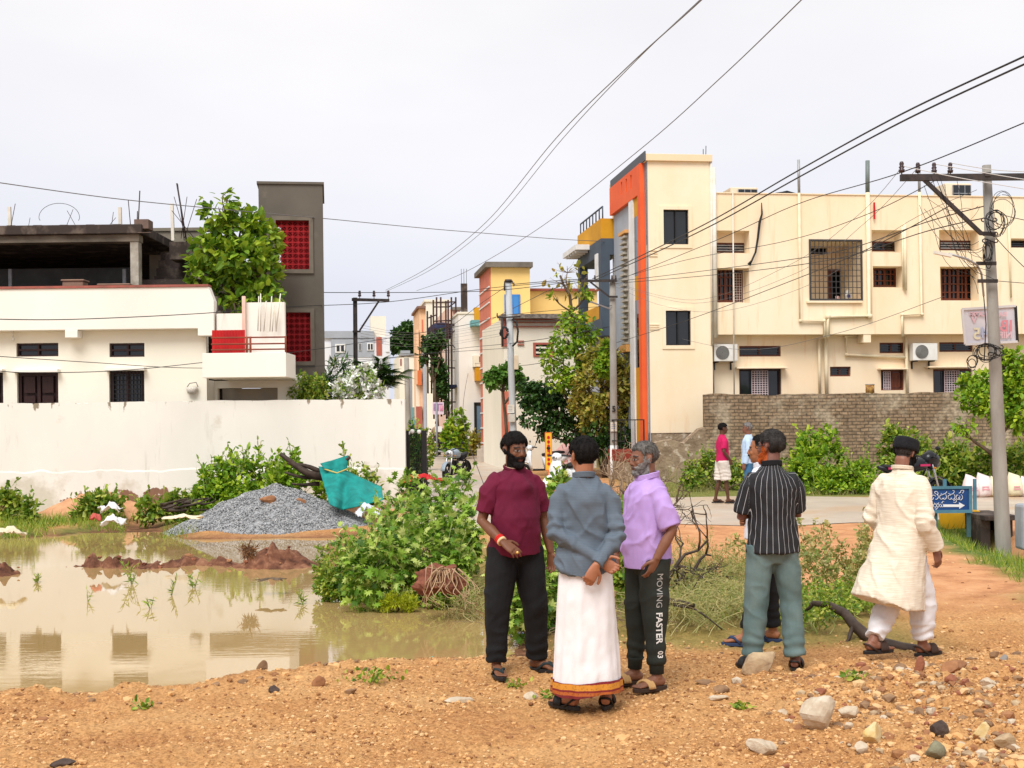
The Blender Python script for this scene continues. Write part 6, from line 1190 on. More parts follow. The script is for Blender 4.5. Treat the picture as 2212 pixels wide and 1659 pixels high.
stones(4200, -5.2, 5.5, 6.2, 10.2, .010, .05, [GMS[2], GMS[3], RM['brown'], GMS[0]], 2, 'clods', 'reddish clods and pebbles along the pond bank', lambda X, Y: np.clip(np.exp(-((seg_dist(X, Y, POND)[0]-.3)/.35)**2)+.10, 0, 1))
stones(24000, 1.2, 5.6, 6.2, 9.4, .005, .050, [RM['brown'], RM['tan'], GMS[1], RM['rust'], GMS[0], GMS[2], GMS[3], RM['brown'], RM['white'], RM['red']], 3, 'rubble', 'mixed brick and stone rubble in the lower right corner', lambda X, Y: np.clip(smooth(X+.4*fbm(X, Y, 0, 2), 1.5, 2.6)*(1-smooth(Y, 8.4, 9.3))*(.35+1.3*np.clip(fbm(X*1.8, Y*1.8, 8, 3)+.3, 0, 1)), 0, 1), 3.6)
stones(2500, -2.5, 6.5, 9.6, 20, .006, .03, GMS, 4, 'gravel', 'sparse pebbles over the smooth red soil behind the men')
# grey gravel heap: solid heap skin plus a mass of stone chips
def heapz(X, Y, c, rx, ry, h, pw=1.25, k=3.0): r = np.hypot((X-c.x)/rx, (Y-c.y)/ry); return h*np.clip(1-r**pw, 0, 1)*(1+.10*fbm(X*k, Y*k, 3, 3))
def heap(name, label, c, rx, ry, h, mat, chips=None, cat='heap', pw=1.2, skew=0.0):
 n1, n2 = 90, 60; xs_ = np.linspace(-1.05, 1.05, n1); ys_ = np.linspace(-1.05, 1.05, n2); XX, YY = np.meshgrid(xs_*rx+c.x, ys_*ry+c.y); ZZ = c.z-.06+heapz(XX, YY, c, rx, ry, h, pw)+.0
 ZZ = ZZ+.012*fbm(XX*9, YY*9, 1, 3)*(ZZ > c.z); m_ = MB(); m_.add(np.stack([XX.ravel(), YY.ravel(), ZZ.ravel()], 1), [(j*n1+i, j*n1+i+1, (j+1)*n1+i+1, (j+1)*n1+i) for j in range(n2-1) for i in range(n1-1)], True)
 t = thing(name, label, cat, c) ; o = obj('heap_body', m_, mat, t, world=True)
 if chips:
  nn, s0, s1, mats = chips; rs_ = np.random.RandomState(9); r = rs_.rand(nn)**.55; a = rs_.rand(nn)*6.283; X = c.x+rx*r*np.cos(a); Y = c.y+ry*r*np.sin(a); Z = c.z-.055+heapz(X, Y, c, rx, ry, h, pw); V = np.array([(-1, -.6, 0), (1, -.5, .1), (.9, .6, -.1), (-.8, .7, 0), (0, 0, .7)]); F = [(0, 1, 4), (1, 2, 4), (2, 3, 4), (3, 0, 4)]
  d = rs_.normal(size=(nn, 3)); nr = rs_.normal(size=(nn, 3))+np.array([[0, -.5, 1]]); R = rot_from(d, nr); S_ = rs_.uniform(s0, s1, nn); P = np.einsum('nij,kj->nki', R, V)*S_[:, None, None]+np.stack([X, Y, Z], 1)[:, None, :]; m2 = MB(); m2.v.append(P.reshape(-1, 3)); bb = np.arange(nn)*5
  for mm in range(len(mats)):
   for f in F: m2.f += (bb[mm::len(mats), None]+np.array(f)[None]).tolist()
   k = len(bb[mm::len(mats)])*4; m2.sm += [False]*k; m2.m += [mm]*k
  m2.n = nn*5; co = obj('stone_chips', m2, mats, t, world=True); co['kind'] = 'stuff'
 return t
gc = gnd(572, 1148, -.04); gc = Vector((gc.x, gc.y+.95, -.06))
G3 = [pm('chip_grey', (.34, .345, .35), (.26, .265, .27), 9, 3), pm('chip_dark', (.23, .235, .24), (.17, .17, .175), 9, 3), pm('chip_pale', (.46, .46, .45), (.36, .36, .35), 9, 3)]
heap('gravel_heap', 'big grey heap of crushed stone at the edge of the flooded plot', gc, 2.0, 1.5, .78, G3[0], (26000, .009, .026, G3), pw=1.3)
for i, (x, y, w_, h_, lb) in enumerate(((578, 1122, 40, 24, 'brown clod stuck in the middle of the grey gravel heap'), (648, 1082, 26, 16, 'small brown clod high on the right slope of the gravel heap'), (682, 1072, 20, 24, 'reddish earth lump on the right shoulder of the gravel heap'))):
 V, F = rockmesh(np.random.RandomState(300+i), 1, 1, 3); k = gc.y/FOC; V = V*np.array([w_*k/2, w_*k/3, h_*k/2]); m_ = MB(); m_.add(V, F); o = obj('clod', m_, RM['rust'], None, label=lb, cat='clod'); p_ = at(x, y, gc.y-.6); xx, yy_ = p_.x, p_.y
 for _ in range(30):
  z_ = float(heapz(np.array(xx), np.array(yy_), gc, 2.0, 1.5, .78, 1.3)) + gc.z-.06; q_ = at(x, y, yy_)
  if q_.z <= z_+.02: break
  yy_ += .04; xx = q_.x
 o.location = (xx, yy_, z_+.01)
SANDM = pm('heap_sand', (.62, .33, .17), (.46, .22, .11), 5, 8, .95, .5, 60)
c_ = gnd(165, 1122, 0); heap('sand_heap', 'low orange sand heap near the left part of the wall', Vector((c_.x+.2, c_.y+.7, -.03)), 1.7, .9, .60, SANDM)
c_ = gnd(745, 1135, 0); heap('sand_heap', 'orange sand spread right of the grey gravel heap under the teal net', Vector((c_.x+.2, c_.y+1.6, -.03)), 1.6, 1.6, .34, SANDM)
# rags and bags by the sand heap
def rag(name, label, px, py, Y, w_px, h_px, mat, seed, cat='cloth'):
 rs_ = np.random.RandomState(seed); k = Y/FOC; w_, h_ = w_px*k, h_px*k; n = 16; p0 = at(px, py, Y); V = []
 for j in range(n):
  for i in range(n):
   u, v = i/(n-1)-.5, j/(n-1)-.5; rr_ = 1+.25*math.sin(6*math.atan2(v, u)+seed); V.append((u*w_*rr_, v*w_*.5*rr_, h_*(.6-abs(u)*.9-abs(v)*.7)+h_*.35*float(fbm(u*5+seed, v*5, 0, 3))))
 m_ = MB(); m_.add(V, [(j*n+i, j*n+i+1, (j+1)*n+i+1, (j+1)*n+i) for j in range(n-1) for i in range(n-1)], True); o = obj(name, m_, mat, None, label=label, cat=cat); o.location = p0; s_ = o.modifiers.new('s', 'SOLIDIFY'); s_.thickness = .004; return o
WHP = pm('white_plastic', (.76, .75, .74), (.62, .60, .58), 8, 4, .5)
rag('plastic_bag', 'torn white plastic bag on the orange sand heap', 238, 1100, 20.5, 44, 22, WHP, 1, 'bag'); rag('plastic_bag', 'white crumpled sack at the water edge by the sand heap', 245, 1128, 19.5, 46, 22, WHP, 2, 'bag'); rag('red_cloth', 'red cloth scrap lying on the sand heap', 206, 1120, 19.8, 20, 18, pm('rag_red', (.5, .10, .08)), 3)
rag('plastic_bag', 'crumpled cream sack at the far left water edge', 18, 1150, 17.8, 56, 20, pm('sack_cream', (.72, .66, .48), (.6, .5, .34), 6), 4, 'bag'); rag('plastic_sheet', 'pale torn sheet on the bank left of the gravel heap', 395, 1118, 20.5, 70, 10, pm('sheet_cream', (.72, .62, .44)), 5, 'sheet')
rag('plastic_sheet', 'pale bluish plastic sheet on the sand behind the castor bush', 795, 1108, 19.5, 46, 30, pm('sheet_blue', (.55, .62, .74), (.66, .70, .76), 6), 6, 'sheet'); rag('plastic_bag', 'turquoise plastic bag at the near edge of the pond', 932, 1434, 9.85, 46, 22, pm('bag_turq', (.05, .52, .42), (.10, .66, .58), 6, rough=.4), 7, 'bag')
rag('plastic_sheet', 'pale blue sheet lying at the edge of the grass strip', 2080, 1208, 16.8, 60, 10, pm('sheet_blue', (0, 0, 0)), 9, 'sheet')
# dark sticks by the wall
t = thing('stick_pile', 'pile of dark wet sticks at the wall foot left of the creeper', 'sticks', at(380, 1110, 24.2)); rs = np.random.RandomState(21)
for k in range(12): m_ = MB(); a = at(rs.uniform(345, 390), rs.uniform(1088, 1108), 24+rs.uniform(-.4, .4)); b_ = at(rs.uniform(400, 470), rs.uniform(1070, 1105), 24+rs.uniform(-.4, .4)); limb(m_, a, b_, .03, .015, rs, .03); obj('stick', m_, BARKD, t, world=True)
# fallen trunks beside the net and the teal shade net
t = thing('fallen_branch', 'dead dark trunk sticking out of the creeper toward the teal net', 'branch', at(700, 1060, 24.6));
for (x0, y0, x1, y1, r0, r1) in ((700, 1030, 605, 980, .09, .04), (705, 1025, 620, 1000, .06, .03), (700, 1030, 615, 1020, .05, .025), (690, 1045, 630, 1045, .05, .02), (700, 1020, 755, 987, .06, .03), (700, 1030, 740, 1100, .05, .02)): m_ = MB(); limb(m_, at(x0, y0, 24.5), at(x1, y1, 24.3), r0, r1, rs, .05); obj('limb', m_, BARKD, t, world=True)
def net(pts_top, pts_bot, Y0, Y1, n=40, m=24, seed=0, wav=.10):
 V = []
 for j in range(m):
  v = j/(m-1)
  for i in range(n):
   u = i/(n-1)*(len(pts_top)-1); a = min(int(u), len(pts_top)-2); f = u-a; tx = pts_top[a][0]*(1-f)+pts_top[a+1][0]*f; ty = pts_top[a][1]*(1-f)+pts_top[a+1][1]*f; bx = pts_bot[a][0]*(1-f)+pts_bot[a+1][0]*f; by = pts_bot[a][1]*(1-f)+pts_bot[a+1][1]*f
   x, y = tx*(1-v)+bx*v, ty*(1-v)+by*v; Y = Y0*(1-v)+Y1*v+wav*math.sin(u*5+v*2+seed)+wav*1.3*float(fbm(u*1.6+seed, v*2, 0, 3)); V.append(tuple(at(x, y, Y)))
 return V, [(j*n+i, j*n+i+1, (j+1)*n+i+1, (j+1)*n+i) for j in range(m-1) for i in range(n-1)]
TEAL_ = pm('teal_net', (.006, .27, .235), (.004, .17, .15), 5, 4, .75)
t = thing('shade_net', 'teal shade net draped over dead branches right of the gravel heap', 'net', at(760, 1090, 24))
V, F = net([(688, 1008), (742, 1014), (785, 1035), (825, 1053)], [(712, 1090), (738, 1102), (785, 1092), (828, 1080)], 24.3, 23.0, seed=1); m_ = MB(); m_.add(V, F, True); o = obj('net_sheet', m_, TEAL_, t, world=True); s_ = o.modifiers.new('s', 'SOLIDIFY'); s_.thickness = .01
V, F = net([(692, 1002), (720, 994), (752, 984)], [(700, 1012), (730, 1021), (750, 1012)], 24.4, 24.2, 14, 8, 2, .04); m_ = MB(); m_.add(V, F, True); o = obj('net_flap', m_, TEAL_, t, world=True); s_ = o.modifiers.new('s', 'SOLIDIFY'); s_.thickness = .01
m_ = MB(); m_.tube([at(700, 1013, 24.15), at(728, 1022, 24.1), at(750, 1013, 24.1)], .014, 5); obj('yellow_hem', m_, pm('hem_yellow', (.60, .45, .12)), t, world=True)
# ---------------- castor thicket in the middle
tree('castor_bush', 'large pale green lobed leaf thicket at the pond edge left of the maroon shirt man', 'bush', base(900, 13.5),
     [pb(870, 1040, 60, 26, 15.5), pb(852, 1095, 40, 30, 15), pb(940, 1070, 60, 40, 14.8), pb(990, 1050, 40, 40, 15), pb(900, 1130, 70, 44, 13.8), pb(840, 1150, 60, 40, 13.5), pb(980, 1130, 50, 44, 13.8), pb(960, 1190, 60, 36, 13.6), pb(870, 1210, 60, 30, 13.6), pb(790, 1190, 66, 30, 13.2), pb(1010, 1110, 34, 50, 14), pb(800, 1135, 34, 22, 14.6), pb(760, 1165, 50, 20, 14)], 4800, .086, 'lobed', 'castor', None, .03, .012, .45, .2, twigs=2, gap=.0)
tree('undergrowth', 'low dense weeds spilling into the pond under the castor thicket', 'bush', base(790, 13.8), [pb(750, 1205, 60, 24, 14.2), pb(712, 1195, 34, 22, 14.6), pb(745, 1238, 50, 14, 13.9), pb(830, 1235, 60, 22, 13.7), pb(890, 1250, 60, 18, 13.5), pb(960, 1260, 40, 18, 13.3), pb(708, 1232, 30, 9, 14)], 4200, .045, 'quad', 'weed', None, .02, .008, .2, .3)
tree('vine_tangle', 'bright leafy vine tangle between the maroon shirt man and the dhoti man', 'bush', base(1180, 11.6), [pb(1160, 1110, 44, 36, 12.5), pb(1190, 1160, 40, 44, 12), pb(1150, 1200, 40, 40, 11.8), pb(1180, 1240, 40, 34, 11.4), pb(1110, 1290, 40, 34, 11), pb(1190, 1060, 30, 26, 13.5), pb(1150, 1260, 40, 30, 11.2), pb(1090, 1250, 30, 40, 11.6)], 2600, .075, 'lobed', 'castor', None, .02, .010, .4, .3, twigs=2)
tree('vine_tangle', 'small leafy weeds behind the lilac polo man and the dhoti man', 'bush', base(1345, 12.4), [pb(1345, 1120, 26, 40, 13), pb(1350, 1180, 30, 40, 12.4), pb(1210, 1030, 34, 30, 15)], 1200, .07, 'quad', 'weed', None, .02, .010, .4, .3)
tree('acid_shrub', 'small acid yellow green shrub in the water at the front of the thicket', 'shrub', gnd(862, 1318, WL), [pb(858, 1292, 30, 16, 13.1), pb(840, 1302, 22, 10, 13.1), pb(882, 1298, 22, 12, 13.1)], 1500, .05, 'lance', 'acid', None, .012, .006, 0, .1, fill=True)
# straggling stems
def strands(name, label, spots, n, lo_, hi_, mat, seed, cat='weeds', r=.0035, sag=.5, leaf=None):
 rs_ = np.random.RandomState(seed); c = gnd(*spots[0][:2], 0); t = thing(name, label, cat, (c.x, c.y, HZ(c.x, c.y))); m_ = MB(); Ls = []
 for (px, py, rad_) in spots:
  g = gnd(px, py, 0)
  for k in range(n):
   a = rs_.uniform(0, 6.28); x, y = g.x+rs_.normal()*rad_*.5, g.y+rs_.normal()*rad_*.5; z0_ = HZ(x, y); ln = rs_.uniform(lo_, hi_); dx, dy = math.cos(a), math.sin(a)*.7; P = []
   b1, b2 = rs_.uniform(.2, 1), rs_.uniform(0, 6)
   for q in range(9): s_ = q/8; P.append(Vector((x+dx*ln*s_*b1+.03*math.sin(s_*9+b2), y+dy*ln*s_*b1+.03*math.cos(s_*8+b2), z0_+ln*(s_-sag*s_*s_)*(1.1-b1*.5)+.02)))
   m_.tube(P, [r*(1.3-.7*q/8) for q in range(9)], 4, False); Ls += P[3:]
 obj('stems', m_, mat if mat is not None else TWIG, t, world=True)
 if leaf: nn, sz, kd, lm = leaf; A = np.array([tuple(p_) for p_ in Ls]); I = rs_.randint(0, len(A), nn); C_ = A[I]+rs_.normal(size=(nn, 3))*.02; m2 = MB(); scatter(m2, kd, C_, rot_from(rs_.normal(size=(nn, 3))+np.array([[0, 0, .3]]), rs_.normal(size=(nn, 3))+np.array([[0, -.3, .8]])), sz*rs_.uniform(.5, 1.2, nn)); obj('leaves', m2, LM[lm], t, world=True)
 return t
STRAW = pm('straw_stem', (.52, .44, .20), (.30, .32, .10), 5, 3); GST = pm('green_stem', (.22, .30, .07), (.40, .38, .14), 5, 3)
strands('straw_weeds', 'tangled pale uprooted weeds hanging beside the root mass', [(960, 1285, .25), (1000, 1300, .25), (1020, 1280, .2), (1035, 1315, .2), (985, 1270, .3), (1010, 1290, .3)], 30, .25, .6, STRAW, 5, leaf=(900, .04, 'lance', 'weed'))
strands('straw_weeds', 'mat of tangled yellow green weeds between the lilac polo man and the striped shirt man', [(1480, 1370, .4), (1540, 1360, .4), (1510, 1330, .4), (1580, 1345, .35), (1450, 1345, .3), (1600, 1320, .3), (1490, 1290, .4), (1550, 1290, .4), (1600, 1290, .4), (1450, 1300, .4), (1570, 1320, .4), (1520, 1270, .5)], 52, .25, .7, STRAW, 6, leaf=(9000, .045, 'lance', 'dry'))
strands('green_weeds', 'fine green weeds behind the striped shirt man and over the black limb', [(1760, 1330, .35), (1800, 1345, .35), (1745, 1365, .3), (1840, 1320, .4), (1790, 1300, .5), (1870, 1330, .3)], 26, .2, .6, GST, 7, leaf=(5200, .035, 'quad', 'weed'))
strands('tall_weeds', 'tall thin feathery weeds between the striped shirt man and the kurta man', [(1770, 1300, .4), (1810, 1290, .4), (1850, 1290, .4), (1880, 1300, .3)], 12, .6, 1.1, GST, 8, sag=.12, leaf=(3600, .04, 'quad', 'dry'))
strands('tall_weeds', 'feathery light green shrub right of the lilac polo man', [(1500, 1290, .5), (1550, 1270, .5), (1590, 1270, .4), (1470, 1270, .4), (1520, 1250, .5)], 18, .35, .75, GST, 9, sag=.25, leaf=(5200, .05, 'lance', 'dry'))
strands('straw_weeds', 'dry brown twigs under the legs of the maroon shirt man', [(1200, 1340, .4), (1150, 1360, .3), (1350, 1370, .4), (1390, 1340, .4)], 22, .2, .55, TWIG, 10, leaf=(500, .04, 'lance', 'dry'))
strands('wall_weeds', 'two spindly weeds growing against the end of the wall', [(745, 1090, .15), (790, 1090, .2)], 7, .9, 1.6, GST, 12, sag=.1, leaf=(260, .07, 'lance', 'weed'))
tree('undergrowth', 'dark low weeds under the tangled brush right of the lilac polo man', 'bush', base(1520, 11.8), [pb(1470, 1330, 46, 22, 11.9), pb(1540, 1335, 50, 22, 11.8), pb(1600, 1340, 30, 18, 11.8), pb(1500, 1290, 50, 20, 12.6), pb(1570, 1285, 40, 22, 12.6), pb(1420, 1330, 30, 22, 11.9), pb(1370, 1330, 24, 24, 11.8)], 4200, .05, 'lance', 'weed', None, .02, .008, .2, .2, gap=-.1)
# root mass
V, F = rockmesh(np.random.RandomState(77), 1, 1, 4); V = V*np.array([.20, .18, .15]); V += (.09*fbm(V[:, 0]*11, V[:, 1]*11, V[:, 2]*11, 4))[:, None]*V/.18; m_ = MB(); m_.add(V, F, False); t = thing('root_ball', 'upturned reddish root ball with pale roots at the pond edge', 'root ball', at(945, 1258, 12.5)); obj('soil_clump', m_, MC['mud_clod'] if 'mud_clod' in MC else pm('mud_clod', (.26, .09, .05), (.12, .04, .025), 14, 6, .95, .8, 60), t)
rs = np.random.RandomState(31)
for k in range(26): m_ = MB(); a = rs.uniform(-1, 1); limb(m_, Vector((a*.12+.1, -.10, .14)), Vector((a*.3+.12, -.2, -.22+rs.uniform(0, .2))), .007, .003, rs, .2, 8, 5); obj('root', m_, pm('pale_root', (.50, .34, .20), (.36, .23, .13), 6), t)
# weeds standing in the water
for i, (x, y, h_, n_, lb) in enumerate(((285, 1262, .32, 60, 'tallest clump of weeds standing in the water'), (370, 1285, .22, 26, 'thin pale sprig standing in the pond right of the tallest clump'), (418, 1270, .22, 40, 'leafy green sprig standing in the pond'), (655, 1305, .16, 34, 'small dark sprig near the thicket in the water'), (80, 1258, .10, 40, 'flat dark weed raft at the left of the pond'), (325, 1315, .14, 20, 'faint low sprig in the middle of the pond'), (190, 1300, .14, 10, 'bare crooked twigs in the pond'), (95, 1155, .2, 50, 'green tuft at the far bank left'), (375, 1135, .26, 90, 'green tuft at the left foot of the gravel heap'), (265, 1150, .2, 40, 'small tuft by the white sack in the water'))):
 g = gnd(x, y, WL); rs_ = np.random.RandomState(i+70); t = thing('water_weed', lb, 'weed', g); m_ = MB(); A = []
 for k in range(max(3, n_//8)): a = rs_.uniform(0, 6.28); ln = h_*rs_.uniform(.6, 1.1); P = [Vector((math.cos(a)*ln*.4*q/5, math.sin(a)*ln*.3*q/5, ln*q/5-.02)) for q in range(6)]; m_.tube(P, .003, 4, False); A += P[1:]
 obj('stems', m_, GST, t); A = np.array([tuple(p_) for p_ in A]); I = rs_.randint(0, len(A), n_); m2 = MB(); scatter(m2, 'lance', A[I], rot_from(rs_.normal(size=(n_, 3))+np.array([[0, 0, .4]]), rs_.normal(size=(n_, 3))+np.array([[0, 0, 1]])), np.full(n_, .09)*rs_.uniform(.6, 1.2, n_)); obj('leaves', m2, LM['weed'], t)
for i, (x, y, lb) in enumerate(((805, 1472, 'small leafy weed on the gravel by the pond edge'), (308, 1527, 'tiny green weed on the bare gravel left'), (1112, 1478, 'small weed before the feet of the maroon shirt man'), (1190, 1508, 'little leafy weed left of the dhoti hem'), (1605, 1535, 'tiny weed below the tan rock'), (1845, 1522, 'small weed at the left of the rubble'), (1640, 1440, 'x'))):
 if lb == 'x': continue
 g = gnd(x, y, .02); g.z = HZ(g.x, g.y); rs_ = np.random.RandomState(i+170); t = thing('small_weed', lb, 'weed', g); m2 = MB(); n_ = 90 if i == 0 else 34; sp_ = .09 if i == 0 else .04
 C_ = np.stack([rs_.normal(size=n_)*sp_, rs_.normal(size=n_)*sp_*.6, rs_.rand(n_)*sp_*1.1], 1); scatter(m2, 'oval', C_, rot_from(rs_.normal(size=(n_, 3))+np.array([[0, 0, .5]]), rs_.normal(size=(n_, 3))+np.array([[0, 0, 1.2]])), .04*rs_.uniform(.6, 1.3, n_)); obj('leaves', m2, LM['weed'], t)
 m2 = MB()
 for k in range(5): m2.tube([Vector((0, 0, -.01)), Vector((rs_.normal()*sp_, rs_.normal()*sp_*.6, sp_))], .003, 4);
 obj('stems', m2, GST, t)
# dead branch thickets
def thicket(label, c, reach, n, r0, seed, mat, depth=3, spreadv=(1, 1, 1), name='dead_branches', drop=0.0):
 rs_ = np.random.RandomState(seed); t = thing(name, label, 'branches', c)
 def grow(m_, p, d, ln, r, lv):
  P = [p];
  for k in range(5): d = (d+Vector(rs_.normal(size=3))*.28).normalized(); d.z -= drop; P.append(P[-1]+d*ln/5)
  m_.tube(P, [r*(1-.12*k) for k in range(6)], 5 if lv else 6)
  if lv < depth:
   for k in range(2+(rs_.rand() < .6)): i = rs_.randint(2, 6); nd = (d+Vector(rs_.normal(size=3))*.75).normalized(); grow(m_, P[i], nd, ln*rs_.uniform(.5, .8), r*.55, lv+1)
 for k in range(n): m_ = MB(); d = Vector((rs_.normal()*spreadv[0], rs_.normal()*spreadv[1], abs(rs_.normal())*spreadv[2]+.15)).normalized(); grow(m_, Vector((rs_.normal()*.12, rs_.normal()*.12, 0))*reach, d, reach*rs_.uniform(.6, 1), r0, 0); obj('branch', m_, mat, t)
 return t
thicket('pile of pale bare crooked branches in front of the slim pole', Vector((at(1340, 1000, 30).x, 30, 0)), 1.15, 15, .035, 5, pm('pale_dead_wood', (.40, .28, .17), (.24, .16, .10), 5, 4), 3, (1, .7, 1))
thicket('pile of dark roots and branches on the red soil behind the polo man', Vector((at(1390, 1060, 24).x, 24, 0)), .7, 12, .035, 15, BARK, 3, (1.2, .7, .6))
thicket('bare dark branches reaching up right of the lilac polo man', Vector((at(1462, 1290, 13).x, 13, .05)), .85, 6, .024, 8, BARKD, 3, (1.0, .5, 1.0))
thicket('thin broken twigs at the sandals of the kurta man', gnd(1995, 1475, .02), .22, 4, .006, 11, BARKD, 2, (1.6, .6, .5))
t = thing('black_limb', 'thick black fallen limb arching over the ground behind the kurta man', 'branch', gnd(1900, 1400, 0)); m_ = MB()
LP = [(1755, 1303, 10.9), (1790, 1307, 10.8), (1825, 1325, 10.7), (1845, 1350, 10.5), (1870, 1372, 10.4), (1900, 1390, 10.3), (1950, 1402, 10.2), (2000, 1408, 10.15), (2050, 1424, 10.05)]; m_.tube([at(*q) for q in LP], [.022, .032, .040, .046, .050, .055, .052, .046, .030], 9); obj('limb', m_, BARKD, t, world=True)
for (a, b_) in (((1845, 1350, 10.5), (1815, 1395, 10.3)), ((2040, 1420, 10.05), (2062, 1425, 10.0)), ((1755, 1303, 10.9), (1735, 1330, 11))): m_ = MB(); limb(m_, at(*a), at(*b_), .022, .008, rs, .05); obj('side_limb', m_, BARKD, t, world=True)
t = thing('black_limb', 'second dark limb low in the weeds between the two groups of men', 'branch', gnd(1480, 1380, 0)); m_ = MB(); m_.tube([at(1350, 1300, 11.2), at(1400, 1303, 11.1), at(1450, 1300, 11), at(1500, 1308, 10.9)], [.03, .032, .03, .02], 8); obj('limb', m_, BARKD, t, world=True)
m_ = MB(); limb(m_, at(1440, 1300, 11.0), at(1560, 1360, 10.6), .014, .006, rs, .08); obj('side_limb', m_, BARKD, t, world=True)
# red mud ridges: broken clods on top
stones(900, -6.5, -1.5, 10.5, 18, .02, .085, [MC['stone_rust'], pm('mud_clod', (.26, .09, .05), (.16, .055, .03), 9, 6), MC['brick_red']], 12, 'clods', 'broken red clods on the mud ridges in the pond', lambda X, Y: ((np.minimum(seg_dist(X, Y, RIDGE, False)[0], seg_dist(X, Y, RIDGE2, False)[0])) < .5).astype(float))
tree('dry_weed', 'brown dried weed on top of the right end of the mud ridge', 'weeds', at(535, 1205, 15.3), [pb(535, 1190, 20, 12, 15.3)], 200, .07, 'lance', 'brown', None, .01, .005, 0, .1)
rag('floating_debris', 'dark leaf debris floating in the pond near the thicket', 585, 1252, 14.6, 56, 8, pm('leaf_debris', (.06, .045, .03), (.16, .11, .07), 20), 14, 'debris')
# ================================================================ people
def V3(*a): return Vector(a)
def remesh(mb, vox, smooth_it=4, name='m'):
 """grow one continuous surface out of the overlapping pieces in mb; returns (verts, faces, normals)"""
 me = mb.mesh(name, []); o = bpy.data.objects.new(name, me); COL.objects.link(o)
 r = o.modifiers.new('r', 'REMESH'); r.mode = 'VOXEL'; r.voxel_size = vox; r.adaptivity = 0
 s_ = o.modifiers.new('s', 'SMOOTH'); s_.iterations = smooth_it; s_.factor = .5
 dg = bpy.context.evaluated_depsgraph_get(); e = bpy.data.meshes.new_from_object(o.evaluated_get(dg)); bpy.data.objects.remove(o); bpy.data.meshes.remove(me)
 n = len(e.vertices); V = np.empty(n*3); e.vertices.foreach_get('co', V); Nn = np.empty(n*3); e.vertices.foreach_get('normal', Nn); return e, V.reshape(-1, 3), Nn.reshape(-1, 3)
def finish(e, V, name, mat, parent, col=None, attr=None):
 e.vertices.foreach_set('co', V.ravel()); e.polygons.foreach_set('use_smooth', [True]*len(e.polygons)); e.materials.clear(); e.materials.append(mat)
 if col is not None: a = e.color_attributes.new('col', 'FLOAT_COLOR', 'POINT'); a.data.foreach_set('color', np.concatenate([col, np.ones((len(col), 1))], 1).astype(np.float32).ravel())
 if attr is not None: a = e.attributes.new('s', 'FLOAT', 'POINT'); a.data.foreach_set('value', attr.astype(np.float32))
 e.update(); o = bpy.data.objects.new(name, e); COL.objects.link(o); o.parent = parent; return o
def skin_mat(name, rough=.5):
 m, t, b = new_mat(name); N = t.nodes.new; v = N('ShaderNodeVertexColor'); v.layer_name = 'col'; n = N('ShaderNodeTexNoise'); n.inputs['Scale'].default_value = 35; n.inputs['Detail'].default_value = 4
 tcn = N('ShaderNodeTexCoord'); t.links.new(tcn.outputs['Object'], n.inputs['Vector']); r = N('ShaderNodeMapRange'); r.inputs[3].default_value = .8; r.inputs[4].default_value = 1.2; t.links.new(n.outputs['Fac'], r.inputs[0])
 x = N('ShaderNodeMixRGB'); x.blend_type = 'MULTIPLY'; x.inputs[0].default_value = 1; t.links.new(v.outputs[0], x.inputs[1]); t.links.new(r.outputs[0], x.inputs[2]); t.links.new(x.outputs[0], b.inputs['Base Color'])
 b.inputs['Roughness'].default_value = rough; b.inputs['Specular IOR Level'].default_value = .35; return m
SKIN = skin_mat('skin')
def cloth(name, c1, c2=None, weave=0.0, rough=.85, **k): return pm(name, c1, c2 or tuple(q*.82 for q in c1), 3.0, 5, rough, .18, 220, **k)
def hand(mb, wrist, d, nrm, curl=.5, spread=.12, side=1, s=1.0, thumb=.8, curls=None):
 """palm and five fingers; d = towards the fingers, nrm = palm normal (the way fingers curl), side = +1/-1 thumb side"""
 d = Vector(d).normalized(); nrm = Vector(nrm); nrm = (nrm-d*nrm.dot(d)).normalized(); ac = d.cross(nrm)*side; w = Vector(wrist)
 mb.loft([(w-d*.01, .027*s, .019*s, ac), (w+d*.03*s, .036*s, .017*s, ac), (w+d*.07*s, .042*s, .0145*s, ac), (w+d*.095*s, .040*s, .012*s, ac)], 12)
 for i, (off, ln, r) in enumerate(((.030, .072, .0088), (.0105, .082, .0092), (-.0095, .076, .0088), (-.0285, .060, .0078))):
  p = w+d*(.088-.004*abs(i-1))*s+ac*off*s; dd = (d+ac*spread*(off/.03)).normalized(); cu = (curls[i] if curls else curl*(1+.12*i)); P = [p-dd*.02*s, p]; a = cu*.5
  for seg, f in enumerate((.45, .31, .24)):
   v = dd*math.cos(a)+nrm*math.sin(a); p = p+v*ln*f*s; P.append(p); a += cu*(.9 if seg == 0 else .7)
  mb.tube(P, [r*s, r*s, r*.95*s, r*.88*s, r*.7*s], 8)
 p = w+d*.022*s+ac*.026*s; v = (d*.55+ac*.8+nrm*.35*thumb).normalized(); q = p+v*.038*s; v2 = (d*.85+ac*.35+nrm*.45*thumb).normalized(); r_ = q+v2*.032*s; v3 = (d*.95+ac*.1+nrm*.5*thumb).normalized()
 mb.tube([p-v*.02*s, p, q, r_, r_+v3*.024*s], [.013*s, .014*s, .011*s, .0105*s, .008*s], 8)
